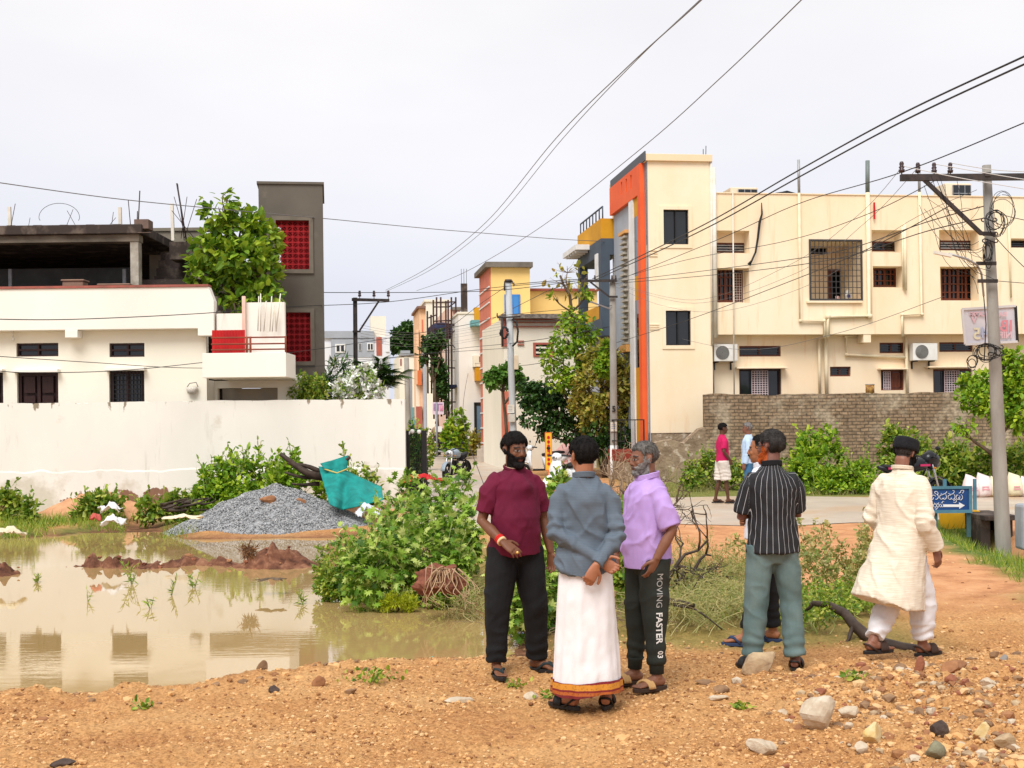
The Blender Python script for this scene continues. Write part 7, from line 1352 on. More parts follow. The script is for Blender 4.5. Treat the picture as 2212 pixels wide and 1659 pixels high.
def head_parts(mb, R, O, s=1.0, jaw=1.0, nose=1.0):
 """head in its own frame: +y forward, x to the person's right, z up; O = centre between the ears"""
 def P(x, y, z): return O+R @ Vector((x*s, y*s, z*s))
 mb.ell(P(0, -.012, .035), (.077*s, .096*s, .090*s), 20, 14, R); mb.ell(P(0, .012, .0), (.071*s, .083*s, .085*s), 20, 14, R)
 mb.ell(P(0, .028, -.045), (.059*s*jaw, .064*s, .066*s), 18, 12, R); mb.ell(P(0, .062, -.088), (.028*s, .024*s, .022*s), 12, 8, R)
 mb.ell(P(0, .074, .028), (.052*s, .018*s, .014*s), 14, 8, R)                                    # brow
 for k in (-1, 1):
  mb.ell(P(.036*k, .060, -.022), (.026*s, .024*s, .024*s), 12, 8, R); mb.ell(P(.031*k, .074, .004), (.016*s, .012*s, .011*s), 10, 8, R)   # cheek, eyeball
  E = R @ Matrix.Rotation(.35*k, 3, 'Z'); mb.ell(P(.080*k, -.012, .0), (.009*s, .019*s, .032*s), 10, 8, E); mb.ell(P(.085*k, -.020, .012), (.010*s, .012*s, .020*s), 10, 8, E)
 mb.loft([(P(0, .080, .018), .009*s, .010*s, R @ V3(1, 0, 0)), (P(0, .094, -.004), .011*s, .013*s, R @ V3(1, 0, 0)), (P(0, .104*nose, -.026), .015*s, .014*s, R @ V3(1, 0, 0)), (P(0, .092, -.037), .014*s, .010*s, R @ V3(1, 0, 0))], 10)
 for k in (-1, 1): mb.ell(P(.013*k, .090, -.032), (.010*s, .010*s, .008*s), 8, 6, R)
 mb.ell(P(0, .086, -.055), (.024*s, .012*s, .007*s), 12, 6, R); mb.ell(P(0, .084, -.067), (.021*s, .012*s, .008*s), 12, 6, R)
def head_local(V, R, O, s): return (V-np.array(O)) @ np.array(R)/s
def paint_head(V, R, O, s, col, skin, lips=(.16, .05, .04), brow=(.01, .008, .007), open_mouth=False, sock=.55):
 h = head_local(V, R, O, s); x, y, z = h.T; ax = np.abs(x); on = (np.abs(x) < .12) & (np.abs(y) < .14) & (z > -.14) & (z < .15)
 def put(mask, c, a=1.0): m_ = mask & on; col[m_] = col[m_]*(1-a)+np.array(c)*a
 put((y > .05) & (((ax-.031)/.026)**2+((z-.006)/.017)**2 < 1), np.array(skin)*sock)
 put((y > .055) & (((ax-.031)/.0165)**2+((z-.004)/.0052)**2 < 1), (.24, .20, .18)); put((y > .055) & (((ax-.031)/.0075)**2+((z-.004)/.0058)**2 < 1), (.008, .005, .004))
 put((y > .055) & (ax > .010) & (ax < .052) & (np.abs(z-.030+.25*np.maximum(ax-.034, 0)) < .0058), brow, .92)
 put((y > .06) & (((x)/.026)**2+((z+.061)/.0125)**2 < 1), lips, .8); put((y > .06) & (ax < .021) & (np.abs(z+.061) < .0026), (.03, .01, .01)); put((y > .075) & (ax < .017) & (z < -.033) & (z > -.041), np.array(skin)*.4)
def shell(e, V, Nn, mask_thick, name, mat, parent, noise=.0, nscale=75, strand=0, flow=(0, -.5, -.7), ln=.015):
 """hair or beard: the skin surface where thickness > 0, pushed outwards and closed"""
 thick = mask_thick; keep = thick > .0005; F = [tuple(p.vertices) for p in e.polygons]; F = [f for f in F if all(keep[i] for i in f)]
 if not F: return None
 used = sorted({i for f in F for i in f}); idx = {v: i for i, v in enumerate(used)}; U = np.array(used); P = V[U]; T = thick[U]
 if noise: T = T*(1+noise*vnoise(P[:, 0]*nscale, P[:, 1]*nscale, P[:, 2]*nscale*.5)+noise*.6*vnoise(P[:, 0]*nscale*2.4, P[:, 1]*nscale*2.4, P[:, 2]*nscale))
 outer = P+Nn[U]*T[:, None]; inner = P-Nn[U]*.003; n = len(U); me = bpy.data.meshes.new(name); FF = [tuple(idx[i] for i in f) for f in F]
 edge = {}
 for f in FF:
  for a, b in zip(f, f[1:]+f[:1]): edge[(a, b)] = 1
 rim = [(a, b) for (a, b) in edge if (b, a) not in edge]; me.from_pydata(np.concatenate([outer, inner]).tolist(), [], FF+[tuple(i+n for i in reversed(f)) for f in FF]+[(b, a, a+n, b+n) for a, b in rim])
 if strand:                                                           # locks of hair lying over the shell
  rs = np.random.RandomState(len(used)); I = rs.randint(0, n, strand); I = I[T[I] > .002]; q = Nn[U][I]; fl = np.array(flow)+rs.normal(size=(len(I), 3))*.35; fl = fl-q*(fl*q).sum(1, keepdims=True); fl /= np.linalg.norm(fl, axis=1, keepdims=True)
  m_ = MB(); m_.add(np.concatenate([outer, inner]), [tuple(p.vertices) for p in me.polygons], True); scatter(m_, 'lance', outer[I]-q*.001+rs.normal(size=(len(I), 3))*.002, rot_from(fl+q*.12, q+rs.normal(size=q.shape)*.25), np.minimum(ln, .006+T[I]*1.3)*rs.uniform(.6, 1.2, len(I))*1.0); bpy.data.meshes.remove(me); me = m_.mesh(name, [])
 me.polygons.foreach_set('use_smooth', [True]*len(me.polygons)); me.materials.append(mat); me.update(); o = bpy.data.objects.new(name, me); COL.objects.link(o); o.parent = parent; return o
HAIR = pm('black_hair', (.006, .005, .005), (.012, .010, .009), 30, 4, .75, .8, 160, (1, 1, .25), spec=.15, bdist=.006); GREYH = pm('salt_hair', (.09, .085, .08), (.02, .018, .018), 45, 4, .6, .8, 120, (1, 1, .4), bdist=.004); WHITEH = pm('grey_beard', (.30, .285, .27), (.10, .09, .085), 50, 4, .7, .8, 120, bdist=.004); ORH = pm('henna_beard', (.50, .11, .012), (.38, .06, .01), 40, 3, .7, .8, 120, bdist=.004)
GREYTOP = pm('grey_top_hair', (.17, .155, .14), (.05, .045, .04), 40, 4, .65, .8, 120, (1, 1, .4), bdist=.004)
def hair_fn(h, T=.016, front=.055, low=-.035, temple=.0, crown_bald=0.0, side_low=.0, top=9):
 x, y, z = h.T; ax = np.abs(x)
 line = np.where(y > .02, front+temple*(ax > .05)-.8*np.maximum(ax-.052, 0)*2.2, np.where(y > -.028, .012+side_low+(y-.02)*.4, low)); line = line+.010*vnoise(x*45, y*45, z*10); a = smooth(z-line, 0, np.where(y > .02, .022, .075))
 t_ = T*a; ear = (ax > .070) & (np.abs(y+.012) < .028) & (z < .045); t_ = np.where(ear, 0, t_)
 if crown_bald: t_ = np.where((z > .07+crown_bald) & (y > -.06), t_*.0, t_)
 return np.where((z > -.13) & (z < top), t_, 0)
class Person:
 def __init__(s, label, loc, rz, H=1.72, skin=(.16, .065, .03), vox=.0055, group=None, lean=0.0, bulk=1.0, belly=0.0):
  s.t = thing('person', label, 'person', loc, rz, group); s.k = H/1.72; s.skin = skin; s.vox = vox; s.lean = lean; s.bulk = bulk; s.belly = belly; s.j = {}
 def P(s, x, y, z): return Vector((x*s.k, y*s.k, z*s.k))
 def shear(s, V):
  V = np.array(V, float); z = V[:, 2]/s.k; V[:, 1] += s.lean*np.maximum(z-.95, 0)*s.k; return V
 def pose(s, arms, legs, head=(0, 0, 0), head_off=(0, 0), long=False):
  """arms: {side: (elbow, wrist, hand_dir, palm_n, curl)}; legs: {side: (knee, ankle, toe_dir_deg)}; head = yaw, pitch, roll in degrees"""
  s.arms, s.legs = arms, legs; P = s.P; b = s.bulk
  s.hR = (Matrix.Rotation(rad(head[0]), 3, 'Z') @ Matrix.Rotation(rad(head[1]), 3, 'X') @ Matrix.Rotation(rad(head[2]), 3, 'Y')); s.hs = s.k*.955
  s.hO = P(head_off[0], .02+head_off[1]+s.lean*.65, 1.586); s.hO_un = P(head_off[0], .02+head_off[1], 1.586)
  m_ = MB(); X = V3(1, 0, 0)
  m_.loft([(P(0, -.005, .80), .10*b, .09*b, X), (P(0, -.01, .88), .138*b, .098*b, X), (P(0, 0, .98), .130*b, .094*b, X), (P(0, .01+s.belly*.4, 1.08), .128*b, .092*b+s.belly*.5, X), (P(0, .005, 1.22), .138*b, .095*b, X),
                 (P(0, 0, 1.31), .134*b, .088*b, X), (P(0, -.005, 1.36), .108*b, .070*b, X), (P(0, -.005, 1.41), .072, .058, X), (P(0, -.005, 1.45), .060, .055, X)], 20)
  nk = P(0, -.01, 1.40); m_.tube([nk, P(0, -.002, 1.47), s.hO_un+s.hR @ V3(0, -.02, -.05)*s.hs, s.hO_un+s.hR @ V3(0, -.015, 0)*s.hs], [.066, .057*(b**.5), .056, .05], 14)
  for sd, (el, wr, hd, pn, cu, *ex) in arms.items():
   sh = P(.158*sd*b**.5, -.005, 1.36); el, wr = Vector(el)*s.k, Vector(wr)*s.k; m_.tube([P(.09*sd, -.003, 1.355), sh, sh*.5+el*.5, el, el*.55+wr*.45, wr], [.042, .040, .040*b, .036*b, .036*b, .026] if not long else [.04, .038, .036*b, .032*b, .028*b, .024], 12)
   hand(m_, wr, hd, pn, cu, side=ex[0] if ex else sd, thumb=ex[1] if len(ex) > 1 else .6, curls=ex[2] if len(ex) > 2 else None)
  for sd, (kn, an, td) in legs.items():
   hp = P(.085*sd, 0, .90); kn, an = Vector(kn)*s.k, Vector(an)*s.k; m_.tube([hp, hp*.5+kn*.5, kn, kn*.6+an*.4+V3(0, -.012, 0), kn*.2+an*.8, an+V3(0, 0, -.015)], [.068*b, .062*b, .048, .050, .035, .036], 12)
   s.foot(m_, an, td)
  m2 = m_; V = [s.shear(v) for v in m2.v]; m2.v = V
  h_ = MB(); head_parts(h_, s.hR, s.hO, s.hs);
  m2.v += h_.v; off = m2.n; m2.f += [[i+off for i in f] for f in h_.f]; m2.sm += h_.sm; m2.m += h_.m; m2.n += h_.n
  e, V, Nn = remesh(m2, s.vox, 2, 'body'); s.e, s.V, s.N = e, V, Nn; col = np.tile(np.array(s.skin), (len(V), 1)); s.col = col
  s.h = head_local(V, s.hR, s.hO, s.hs); return s
 def foot(s, m_, an, td):
  d = V3(math.sin(rad(td)), math.cos(rad(td)), 0); ac = V3(d.y, -d.x, 0); k = s.k; g = V3(an.x, an.y, an.z-.075*k)
  m_.loft([(g-d*.055*k+V3(0, 0, .028), .024, .022, ac), (g-d*.03*k+V3(0, 0, .036), .031, .036, ac), (g+d*.02*k+V3(0, 0, .042), .033, .042, ac), (g+d*.08*k+V3(0, 0, .030), .039, .028, ac), (g+d*.125*k+V3(0, 0, .020), .043, .018, ac), (g+d*.15*k+V3(0, 0, .015), .040, .012, ac)], 12)
  sd = 1 if an.x > 0 else -1
  for i in range(5): o = (-.030+.015*i)*sd*-1*-1; ln = (.040, .036, .032, .027, .022)[i]; r_ = (.0115, .009, .0085, .008, .0075)[i]; b0 = g+d*.145*k+ac*(-.030+.0148*i)*sd+V3(0, 0, .014); m_.tube([b0-d*.02, b0, b0+d*ln*.6, b0+d*ln+V3(0, 0, -.003)], [r_, r_, r_*1.05, r_*.8], 7)
 def body(s, **kw):
  paint_head(s.V, s.hR, s.hO, s.hs, s.col, s.skin, **kw); s.bobj = finish(s.e, s.V, 'body', SKIN, s.t, s.col); return s
 def hair(s, mat=HAIR, noise=.12, **k): return shell(s.e, s.V, s.N, hair_fn(s.h, **k)*s.hs, 'hair', mat, s.t, noise+.12, strand=5000, flow=tuple(s.hR @ V3(0, -.5, -.6)))
 def beard(s, mat, T=.018, top=-.035, chin=.018, side=.6, moust=True, lip_gap=True):
  x, y, z = s.h.T; ax = np.abs(x); line = np.where(ax > .045, top+(ax-.045)*1.3, top-.002); t_ = T*smooth(line-z, 0, .012)*smooth(y, -.022, .0)*smooth(z, -.135, -.11)
  t_ = t_*np.where(ax > .05, side, 1)+chin*smooth(-z, .07, .10)*smooth(y, .02, .06)*smooth(z, -.135, -.11);
  mo = ((ax < .022) & (z > -.073) & (z < -.052) & (y > .06)) if lip_gap else (ax < 0); t_ = np.where(mo, 0, t_); t_ = np.maximum(t_, T*.55*smooth(ax, .060, .066)*smooth(y, .004, .014)*(1-smooth(y, .030, .040))*smooth(z, -.06, -.045)*(1-smooth(z, .02, .035)))
  if not moust: t_ = np.where((z > -.055) & (ax < .04), 0, t_)
  return shell(s.e, s.V, s.N, t_*s.hs, 'beard', mat, s.t, .25, strand=2600, flow=tuple(s.hR @ V3(0, .15, -1)), ln=.016)
 def moustache(s, mat=HAIR, T=.008): x, y, z = s.h.T; return shell(s.e, s.V, s.N, np.where((np.abs(x) < .032) & (np.abs(z+.045+.25*np.maximum(np.abs(x)-.012, 0)) < .0075) & (y > .05), T, 0.0)*s.hs, 'moustache', mat, s.t, .1)
 # ---------------- clothes
 def top(s, name, mat, hem=.86, sleeves='short', loose=1.0, hemr=(.19, .145), vox=.0075, folds=.007, seed=0, flare=None, collar=1.465, waist=None, sleeve_end=None, shoulder=1.0, fold_k=1.0, attr=None, hem_cut=None, sl_r=None, hemc=(0, 0)):
  P = s.P; b = s.bulk; X = V3(1, 0, 0); m_ = MB(); L_ = loose; wy = s.belly
  rings = [(P(hemc[0], hemc[1], hem), hemr[0], hemr[1], X)]
  if flare: rings += [(P(*c), a, q, X) for c, a, q in flare]
  rings += [(P(0, .005+wy*.4, 1.02), .160*b*L_, .124*b*L_+wy*.5, X), (P(0, .006+wy*.4, 1.10), .156*b*L_, .124*b*L_+wy*.5, X), (P(0, .004, 1.22), .162*b*L_, .124*b*L_, X), (P(0, 0, 1.31), .166*b*L_, .118*b*L_, X), (P(0, -.004, 1.365), .150*b*L_*shoulder, .100*b*L_, X),
                  (P(0, -.005, 1.405), .118*b, .084*b, X), (P(0, -.006, 1.437), .084, .070, X), (P(0, -.006, collar), .066, .064, X)]
  m_.loft(rings, 28)
  for sd, (el, wr, *_r) in s.arms.items():
   sh = P(.158*sd*b**.5, -.004, 1.352); el, wr = Vector(el)*s.k, Vector(wr)*s.k; e_ = sleeve_end if sleeve_end is not None else (.78 if sleeves == 'short' else 1)
   r0, r1, r2, r3 = sl_r or (.062, .062, .056, .044); i0 = P(.085*sd, -.003, 1.345); ar = sh*.82+el*.18
   if sleeves == 'short': end = sh+(el-sh)*e_; m_.loft([(i0, .058, .07), (sh*.75+i0*.25, r0*b, r0*b), (ar, r0*1.03*b, r0*1.03*b), (ar*.4+end*.6, r1*b, r1*b), (end, r1*b*.99, r1*b*.99)], 18)
   else: m_.loft([(i0, .058, .07), (sh*.75+i0*.25, r0*b, r0*b), (ar, r0*b, r0*b), (sh*.5+el*.5, r1*.93*b, r1*.93*b), (el, r2*b, r2*b), (el*.5+wr*.5, (r2+r3)/2*b, (r2+r3)/2*b), (wr-(wr-el)*.04, r3*b, r3*b)], 18)
  m_.v = [s.shear(v) for v in m_.v]; e, V, Nn = remesh(m_, vox, 3, name); V = s.fold(V, Nn, folds, seed, fold_k, hem, sleeves == 'long')
  if hem_cut: z = V[:, 2]; w_ = 1-smooth(z, hem*s.k, hem*s.k+.07); V[:, 2] += hem_cut(V)*w_
  at_ = None
  if attr: at_ = attr(V, s)
  return finish(e, V, name, mat, s.t, attr=at_)
 def fold(s, V, Nn, amp, seed, fk, hem, longs):
  x, y, z = V.T; q = seed*7.7; a1 = fbm(x*6*fk+q, y*6*fk, z*2.2*fk+q, 3); ridged = 1-np.abs(fbm((x+z*.55)*7+q, y*7, (z-x*.5)*3*fk+q, 3)); r2 = 1-np.abs(fbm((x-z*.6)*5+q+9, y*5, (z+x*.6)*2.4+q, 2)); d = amp*(a1*.6+(np.clip(ridged, 0, 1)**2.2-.4)*.95+(np.clip(r2, 0, 1)**2.5-.35)*.9)
  ax = np.abs(x); arm = smooth(ax/s.k, .17, .21); d = d*(1-.2*arm)
  if longs:
   for sd, (el, wr, *_r) in s.arms.items():
    E_ = s.shear(np.array([tuple(Vector(el)*s.k)]))[0]; r_ = np.linalg.norm(V-E_, axis=1); d = d+amp*.45*np.sin(np.linalg.norm(V-s.shear(np.array([tuple(s.P(.158*sd, 0, 1.35))]))[0], axis=1)*95+4.5*a1)*np.exp(-(r_/.11)**2)
  d = np.maximum(d, -.006); return V+Nn*d[:, None]
 def trousers(s, name, mat, r=(.098, .078, .066, .062), end=.11, vox=.0075, folds=.006, seed=1, waist=.96, crotch=.80, cuff=None, attr=None, hipk=1.0):
  P = s.P; X = V3(1, 0, 0); m_ = MB(); b = s.bulk*hipk; m_.loft([(P(0, 0, crotch-.03), .10*b, .085*b, X), (P(0, -.012, .87), .160*b, .122*b, X), (P(0, 0, waist), .138*b, .104*b, X)], 24); s.leg_axis = {}
  for sd, (kn, an, td) in s.legs.items():
   hp = P(.086*sd, -.002, .89); kn, an = Vector(kn)*s.k, Vector(an)*s.k; en = an+(kn-an).normalized()*(end-.075)*s.k; m_.loft([(hp, r[0]*b, r[0]*b), (hp*.5+kn*.5, (r[0]*.45+r[1]*.55)*b, (r[0]*.45+r[1]*.55)*b), (kn, r[1], r[1]), (kn*.5+en*.5, r[2], r[2]), (en, r[3], r[3])], 18); s.leg_axis[sd] = (hp, kn, en)
  m_.v = [s.shear(v) for v in m_.v]; e, V, Nn = remesh(m_, vox, 3, name); x, y, z = V.T; q = seed*3.1
  d = folds*1.5*(fbm(x*9+q, y*9, z*3+q, 3)*.6+(.4-np.abs(fbm(x*6+z*4+q, y*6, z*7+q, 2)))*1.2)
  for sd in s.legs: kn = s.leg_axis[sd][1]; en = s.leg_axis[sd][2]; d = d+folds*.6*np.sin(z*80+3*fbm(x*6, y*6, z*4+q, 2))*np.exp(-((z-en.z-.05)/.10)**2)*(np.sign(x-(s.leg_axis[1][1].x+s.leg_axis[-1][1].x)/2) == sd)
  o = finish(e, V+Nn*d[:, None], name, mat, s.t, attr=attr(V, s) if attr else None)
  if cuff:
   for sd in s.legs: hp, kn, en = s.leg_axis[sd]; c = MB(); dv = (en-kn).normalized(); c.loft([(en-dv*.02, r[3]+.006, r[3]+.006), (en, .050, .050), (en+dv*.06, .047, .047), (en+dv*.062, .040, .040)], 16); obj('ankle_cuff', c, cuff, o)
  return o
 def sandals(s, mat, strap=None, style='thong', lift=0):
  strap = strap or mat
  for sd, (kn, an, td) in s.legs.items():
   an = Vector(an)*s.k; d = V3(math.sin(rad(td)), math.cos(rad(td)), 0); ac = V3(d.y, -d.x, 0); k = s.k; g = V3(an.x, an.y, an.z-.075*k); out = []; n = 22
   for i in range(n): t_ = 6.2832*i/n; L_ = .142*k; c, q = math.cos(t_), math.sin(t_); wdt = .043+.010*c; out.append(g+d*(.058*k+L_*c)+ac*wdt*q)
   m_ = MB(); m_.poly([p+V3(0, 0, -.020) for p in out], (0, 0, .026)); so = obj('sandal', m_, mat, s.t, bevel=.004)
   m_ = MB()
   def arch(f, w0, h, r_): m_.tube([g+d*f+ac*w0*math.cos(q)+V3(0, 0, h*math.sin(q)) for q in np.linspace(0, math.pi, 9)], r_, 6)
   if style == 'thong':
    T_ = g+d*.150*k+ac*(-.012*sd)+V3(0, 0, .022)
    for q in (-1, 1): m_.tube([g+d*.035+ac*.040*q+V3(0, 0, .0), g+d*.085+ac*.032*q+V3(0, 0, .045), g+d*.12+ac*.012*q+V3(0, 0, .048), T_], [.010, .012, .010, .007], 6)
   elif style == 'band':
    for f in (.070, .082, .094, .106): m_.tube([g+d*(f+.02*math.cos(q))+ac*.049*math.cos(q)+V3(0, 0, .052*math.sin(q)) for q in np.linspace(0, math.pi, 11)], .009, 6)
   elif style == 'wide':
    for f in (.055, .068, .081, .094, .107): m_.tube([g+d*f+ac*.046*math.cos(q)+V3(0, 0, .060*math.sin(q)-.003*(f-.055)) for q in np.linspace(0, math.pi, 11)], .009, 6)
    m_.tube([g+d*.02+ac*.04, g-d*.05+ac*.03+V3(0, 0, .05), g-d*.065+V3(0, 0, .055), g-d*.05-ac*.03+V3(0, 0, .05), g+d*.02-ac*.04], .007, 6)
   obj('strap', m_, strap, so)
 def collar(s, mat, z=1.462, r=.073, h=.02, th=.008, open_=False, lift=0.0):
  m_ = MB(); n = 24
  for k in range(n): pass
  ring = [s.P(0, -.006+s.lean*(z-.95), z)+V3(r*math.cos(q), r*.98*math.sin(q), -.010*math.sin(q)-(.012 if math.sin(q) > 0 else 0)*math.sin(q)) for q in np.linspace(0, 6.2832, 25)]
  for i in range(int(h/.008)+1): m_.tube([p+V3(0, 0, i*.008+lift) for p in ring], th, 6, False)
  return obj('collar', m_, mat, s.t)
def facing(deg): return rad(-deg)   # 0 = walks away from the camera, 90 = faces picture right
def stand(px, py, Y): p = at(px, py, Y); return p
# ---------------------------------------------------------------- 1 man in the maroon T-shirt, facing the camera
def gp(px, Y): x = at(px, 914+1.8*FOC/Y, Y).x; return Vector((x, Y, HZ(x, Y)+.022))
p = Person('tall bearded man in a maroon T-shirt and black trousers, left of the three talking men', gp(1116, 9.2), facing(158), 1.71, (.165, .066, .032), bulk=1.09, belly=.045)
# local frame: +x = his right hand side (picture left when he faces us)
p.pose({1: ((.248, -.01, 1.09), (.175, .205, .955), (-.62, .5, -.55), (-.5, -.15, -.8), .35), -1: ((-.235, -.03, 1.09), (-.265, .03, .845), (0, .12, -1), (.8, .5, 0), .55)},
       {1: ((.145, .015, .48), (.150, -.01, .08), 8), -1: ((-.14, .02, .48), (-.185, -.06, .08), -30)}, head=(10, -5, 0))
p.body(lips=(.22, .07, .06)); p.hair(T=.020, front=.052, low=-.045); p.beard(HAIR, T=.008, top=-.036, chin=.020, side=.8)
M_ = cloth('maroon_jersey', (.135, .006, .030), (.10, .004, .022)); p.top('t_shirt', M_, hem=.865, sleeves='short', loose=1.03, hemr=(.195, .165), folds=0.019, seed=3, sleeve_end=.80, sl_r=(.062, .066, .07, .05)); p.collar(M_, 1.463, .070, .012, .008)
p.trousers('trousers', cloth('black_cotton', (.006, .006, .007), (.010, .010, .011)), (.112, .094, .080, .074), .085, folds=.006, seed=5); p.sandals(BLACK, pm('green_black_strap', (.02, .032, .035)), 'thong')
wr = Vector((.175, .205, .955))*p.k; wr = Vector(p.shear(np.array([tuple(wr)]))[0]); dr = (Vector((.175, .205, .955))-Vector((.248, -.01, 1.09))).normalized()
for i, (c, nm) in enumerate((((.75, .55, .30), 'thread_band'), ((.55, .02, .015), 'thread_band'), ((.55, .02, .015), 'thread_band'))):
 m_ = MB(); o_ = wr-dr*(.012+.016*i); m_.loft([(o_-dr*.006, .036, .036), (o_+dr*.006, .036, .036)], 14); obj(nm, m_, pm('thread%d' % (i > 0), c), p.t)
m_ = MB(); q_ = wr+Vector((-.62, .5, -.55)).normalized()*.125+Vector((.0, .004, 0)); m_.ell(q_, (.012, .012, .012), 10, 8); obj('gold_ring', m_, pm('gold', (.8, .5, .15), rough=.3, metal=.8), p.t)
m_ = MB(); m_.tube([p.P(0, -.004, 1.47)+V3(.070*math.cos(q), .072*math.sin(q), -.018*math.sin(q)+.004) for q in np.linspace(0, 6.28, 25)], .0035, 5, False); obj('neck_cord', m_, pm('cord', (.45, .33, .22)), p.t)
# ---------------------------------------------------------------- 2 man in the grey-blue shirt and white dhoti, back to the camera
p = Person('man with his back turned in a grey blue shirt and gold bordered white dhoti', gp(1267, 8.06), facing(-4), 1.68, (.36, .145, .075), bulk=1.0)
p.pose({1: ((.200, -.085, 1.095), (.045, -.205, .915), (-.45, -.10, -.85), (-.35, .9, -.2), .95, 1, .5), -1: ((-.190, -.075, 1.115), (.080, -.165, .945), (.8, -.02, -.55), (-.1, -.75, .1), 1.15, -1, .8)},
       {1: ((.10, .0, .48), (.125, .0, .08), 14), -1: ((-.09, .0, .48), (-.10, .0, .08), -38)}, head=(22, -6, 0), long=True)
p.body(); p.hair(T=.020, front=.05, low=-.060, noise=.15)
M_ = pm('slate_shirt', (.125, .158, .195), (.105, .135, .170), 3, 4, .8, .25, 200); t_ = M_.node_tree; b_ = t_.nodes['Principled BSDF']; wv = t_.nodes.new('ShaderNodeTexWave'); wv.bands_direction = 'Z'; wv.inputs['Scale'].default_value = 34; wv.inputs['Distortion'].default_value = .8; tcn = t_.nodes.new('ShaderNodeTexCoord')
t_.links.new(tcn.outputs['Object'], wv.inputs[0]); x_ = t_.nodes.new('ShaderNodeMixRGB'); x_.blend_type = 'MULTIPLY'; x_.inputs[0].default_value = .14; src = b_.inputs['Base Color'].links[0].from_socket; t_.links.new(src, x_.inputs[1]); t_.links.new(wv.outputs['Color'], x_.inputs[2]); t_.links.new(x_.outputs[0], b_.inputs['Base Color'])
def cut(V): return -.035*np.exp(-(V[:, 0]/.11)**2)*(V[:, 1] < .05)+.02*smooth(np.abs(V[:, 0]), .10, .2)
sh_ = p.top('shirt', M_, hem=.875, sleeves='long', loose=1.06, hemr=(.192, .164), folds=0.018, seed=9, flare=[((0, -.004, .95), .184, .158)], hem_cut=cut, sl_r=(.060, .056, .052, .040)); p.collar(M_, 1.458, .066, .026, .007)
m_ = MB(); N_ = 60
def ring_dh(z, off=0.0):
 f = (1.0-z)/.93; a = .164+.052*f; b2 = .124+.052*f; o = []
 for k in range(N_*3):
  q = 6.2832*k/(N_*3); fo = (.012+.016*f)*(math.sin(q*7+1.2+z*1.1)*.5+.5*math.sin(q*13+2-z*2))*(.35+.65*abs(math.sin(q*.5+.4))); r_ = 1+fo/.18*.55
  o.append((a*math.cos(q)*r_*p.k+math.cos(q)*off+.004, b2*math.sin(q)*r_*p.k+math.sin(q)*off, z*p.k))
 return o
def hemz(q): return .0
def skirt(z0, z1, n_, off, top_cut=None):
 V = []
 for i in range(n_+1):
  z = z0+(z1-z0)*i/n_; R_ = ring_dh(z, off); V += [(x, y, zz-(.030*(x/.22) if i == 0 and 0 else 0)+.012*math.sin(x*14)*(1-min(1, (z-.09)/.2))) for x, y, zz in R_]
 M = N_*3; F = [(i*M+k, i*M+(k+1) % M, (i+1)*M+(k+1) % M, (i+1)*M+k) for i in range(n_) for k in range(M)]; return V, F
V, F = skirt(.098, 1.0, 46, 0); A = np.array(V); A[:, 0] += .004*fbm(A[:, 0]*9, A[:, 1]*9, A[:, 2]*6, 3); A[:, 1] += .006*fbm(A[:, 0]*14, 3+A[:, 1]*9, A[:, 2]*9, 3)
m_.add(A, F, True); dh = obj('dhoti', m_, pm('dhoti_cotton', (.80, .78, .78), (.74, .715, .715), 5, 5, .9, .25, 180), p.t)
so = dh.modifiers.new('s', 'SOLIDIFY'); so.thickness = .004
m, t, b = new_mat('zari_border'); N = t.nodes.new; tcn = N('ShaderNodeTexCoord'); sp_ = N('ShaderNodeSeparateXYZ'); t.links.new(tcn.outputs['Object'], sp_.inputs[0]); r_ = N('ShaderNodeValToRGB'); mr = N('ShaderNodeMapRange'); mr.inputs[1].default_value = .088; mr.inputs[2].default_value = .188; t.links.new(sp_.outputs['Z'], mr.inputs[0]); t.links.new(mr.outputs[0], r_.inputs[0]); r_.color_ramp.interpolation = 'CONSTANT'
els = [(0, (.16, .008, .010)), (.10, (.42, .10, .012)), (.30, (.20, .010, .012)), (.42, (.60, .24, .02)), (.78, (.22, .01, .02))]
while len(r_.color_ramp.elements) < len(els): r_.color_ramp.elements.new(.5)
for k, (q, c) in enumerate(els): r_.color_ramp.elements[k].position = q; r_.color_ramp.elements[k].color = (*c, 1)
vo = N('ShaderNodeTexVoronoi'); vo.inputs['Scale'].default_value = 70; t.links.new(tcn.outputs['Object'], vo.inputs[0]); x_ = N('ShaderNodeMixRGB'); x_.blend_type = 'MULTIPLY'; x_.inputs[0].default_value = .5; t.links.new(r_.outputs[0], x_.inputs[1]); mr2 = N('ShaderNodeMapRange'); mr2.inputs[2].default_value = .5; t.links.new(vo.outputs['Distance'], mr2.inputs[0]); t.links.new(mr2.outputs[0], x_.inputs[2]); t.links.new(x_.outputs[0], b.inputs['Base Color']); b.inputs['Roughness'].default_value = .6
m_ = MB(); V, F = skirt(.094, .180, 6, .011); m_.add(V, F, True); obj('gold_border', m_, m, dh)
p.sandals(BLACK, BLACK, 'wide')
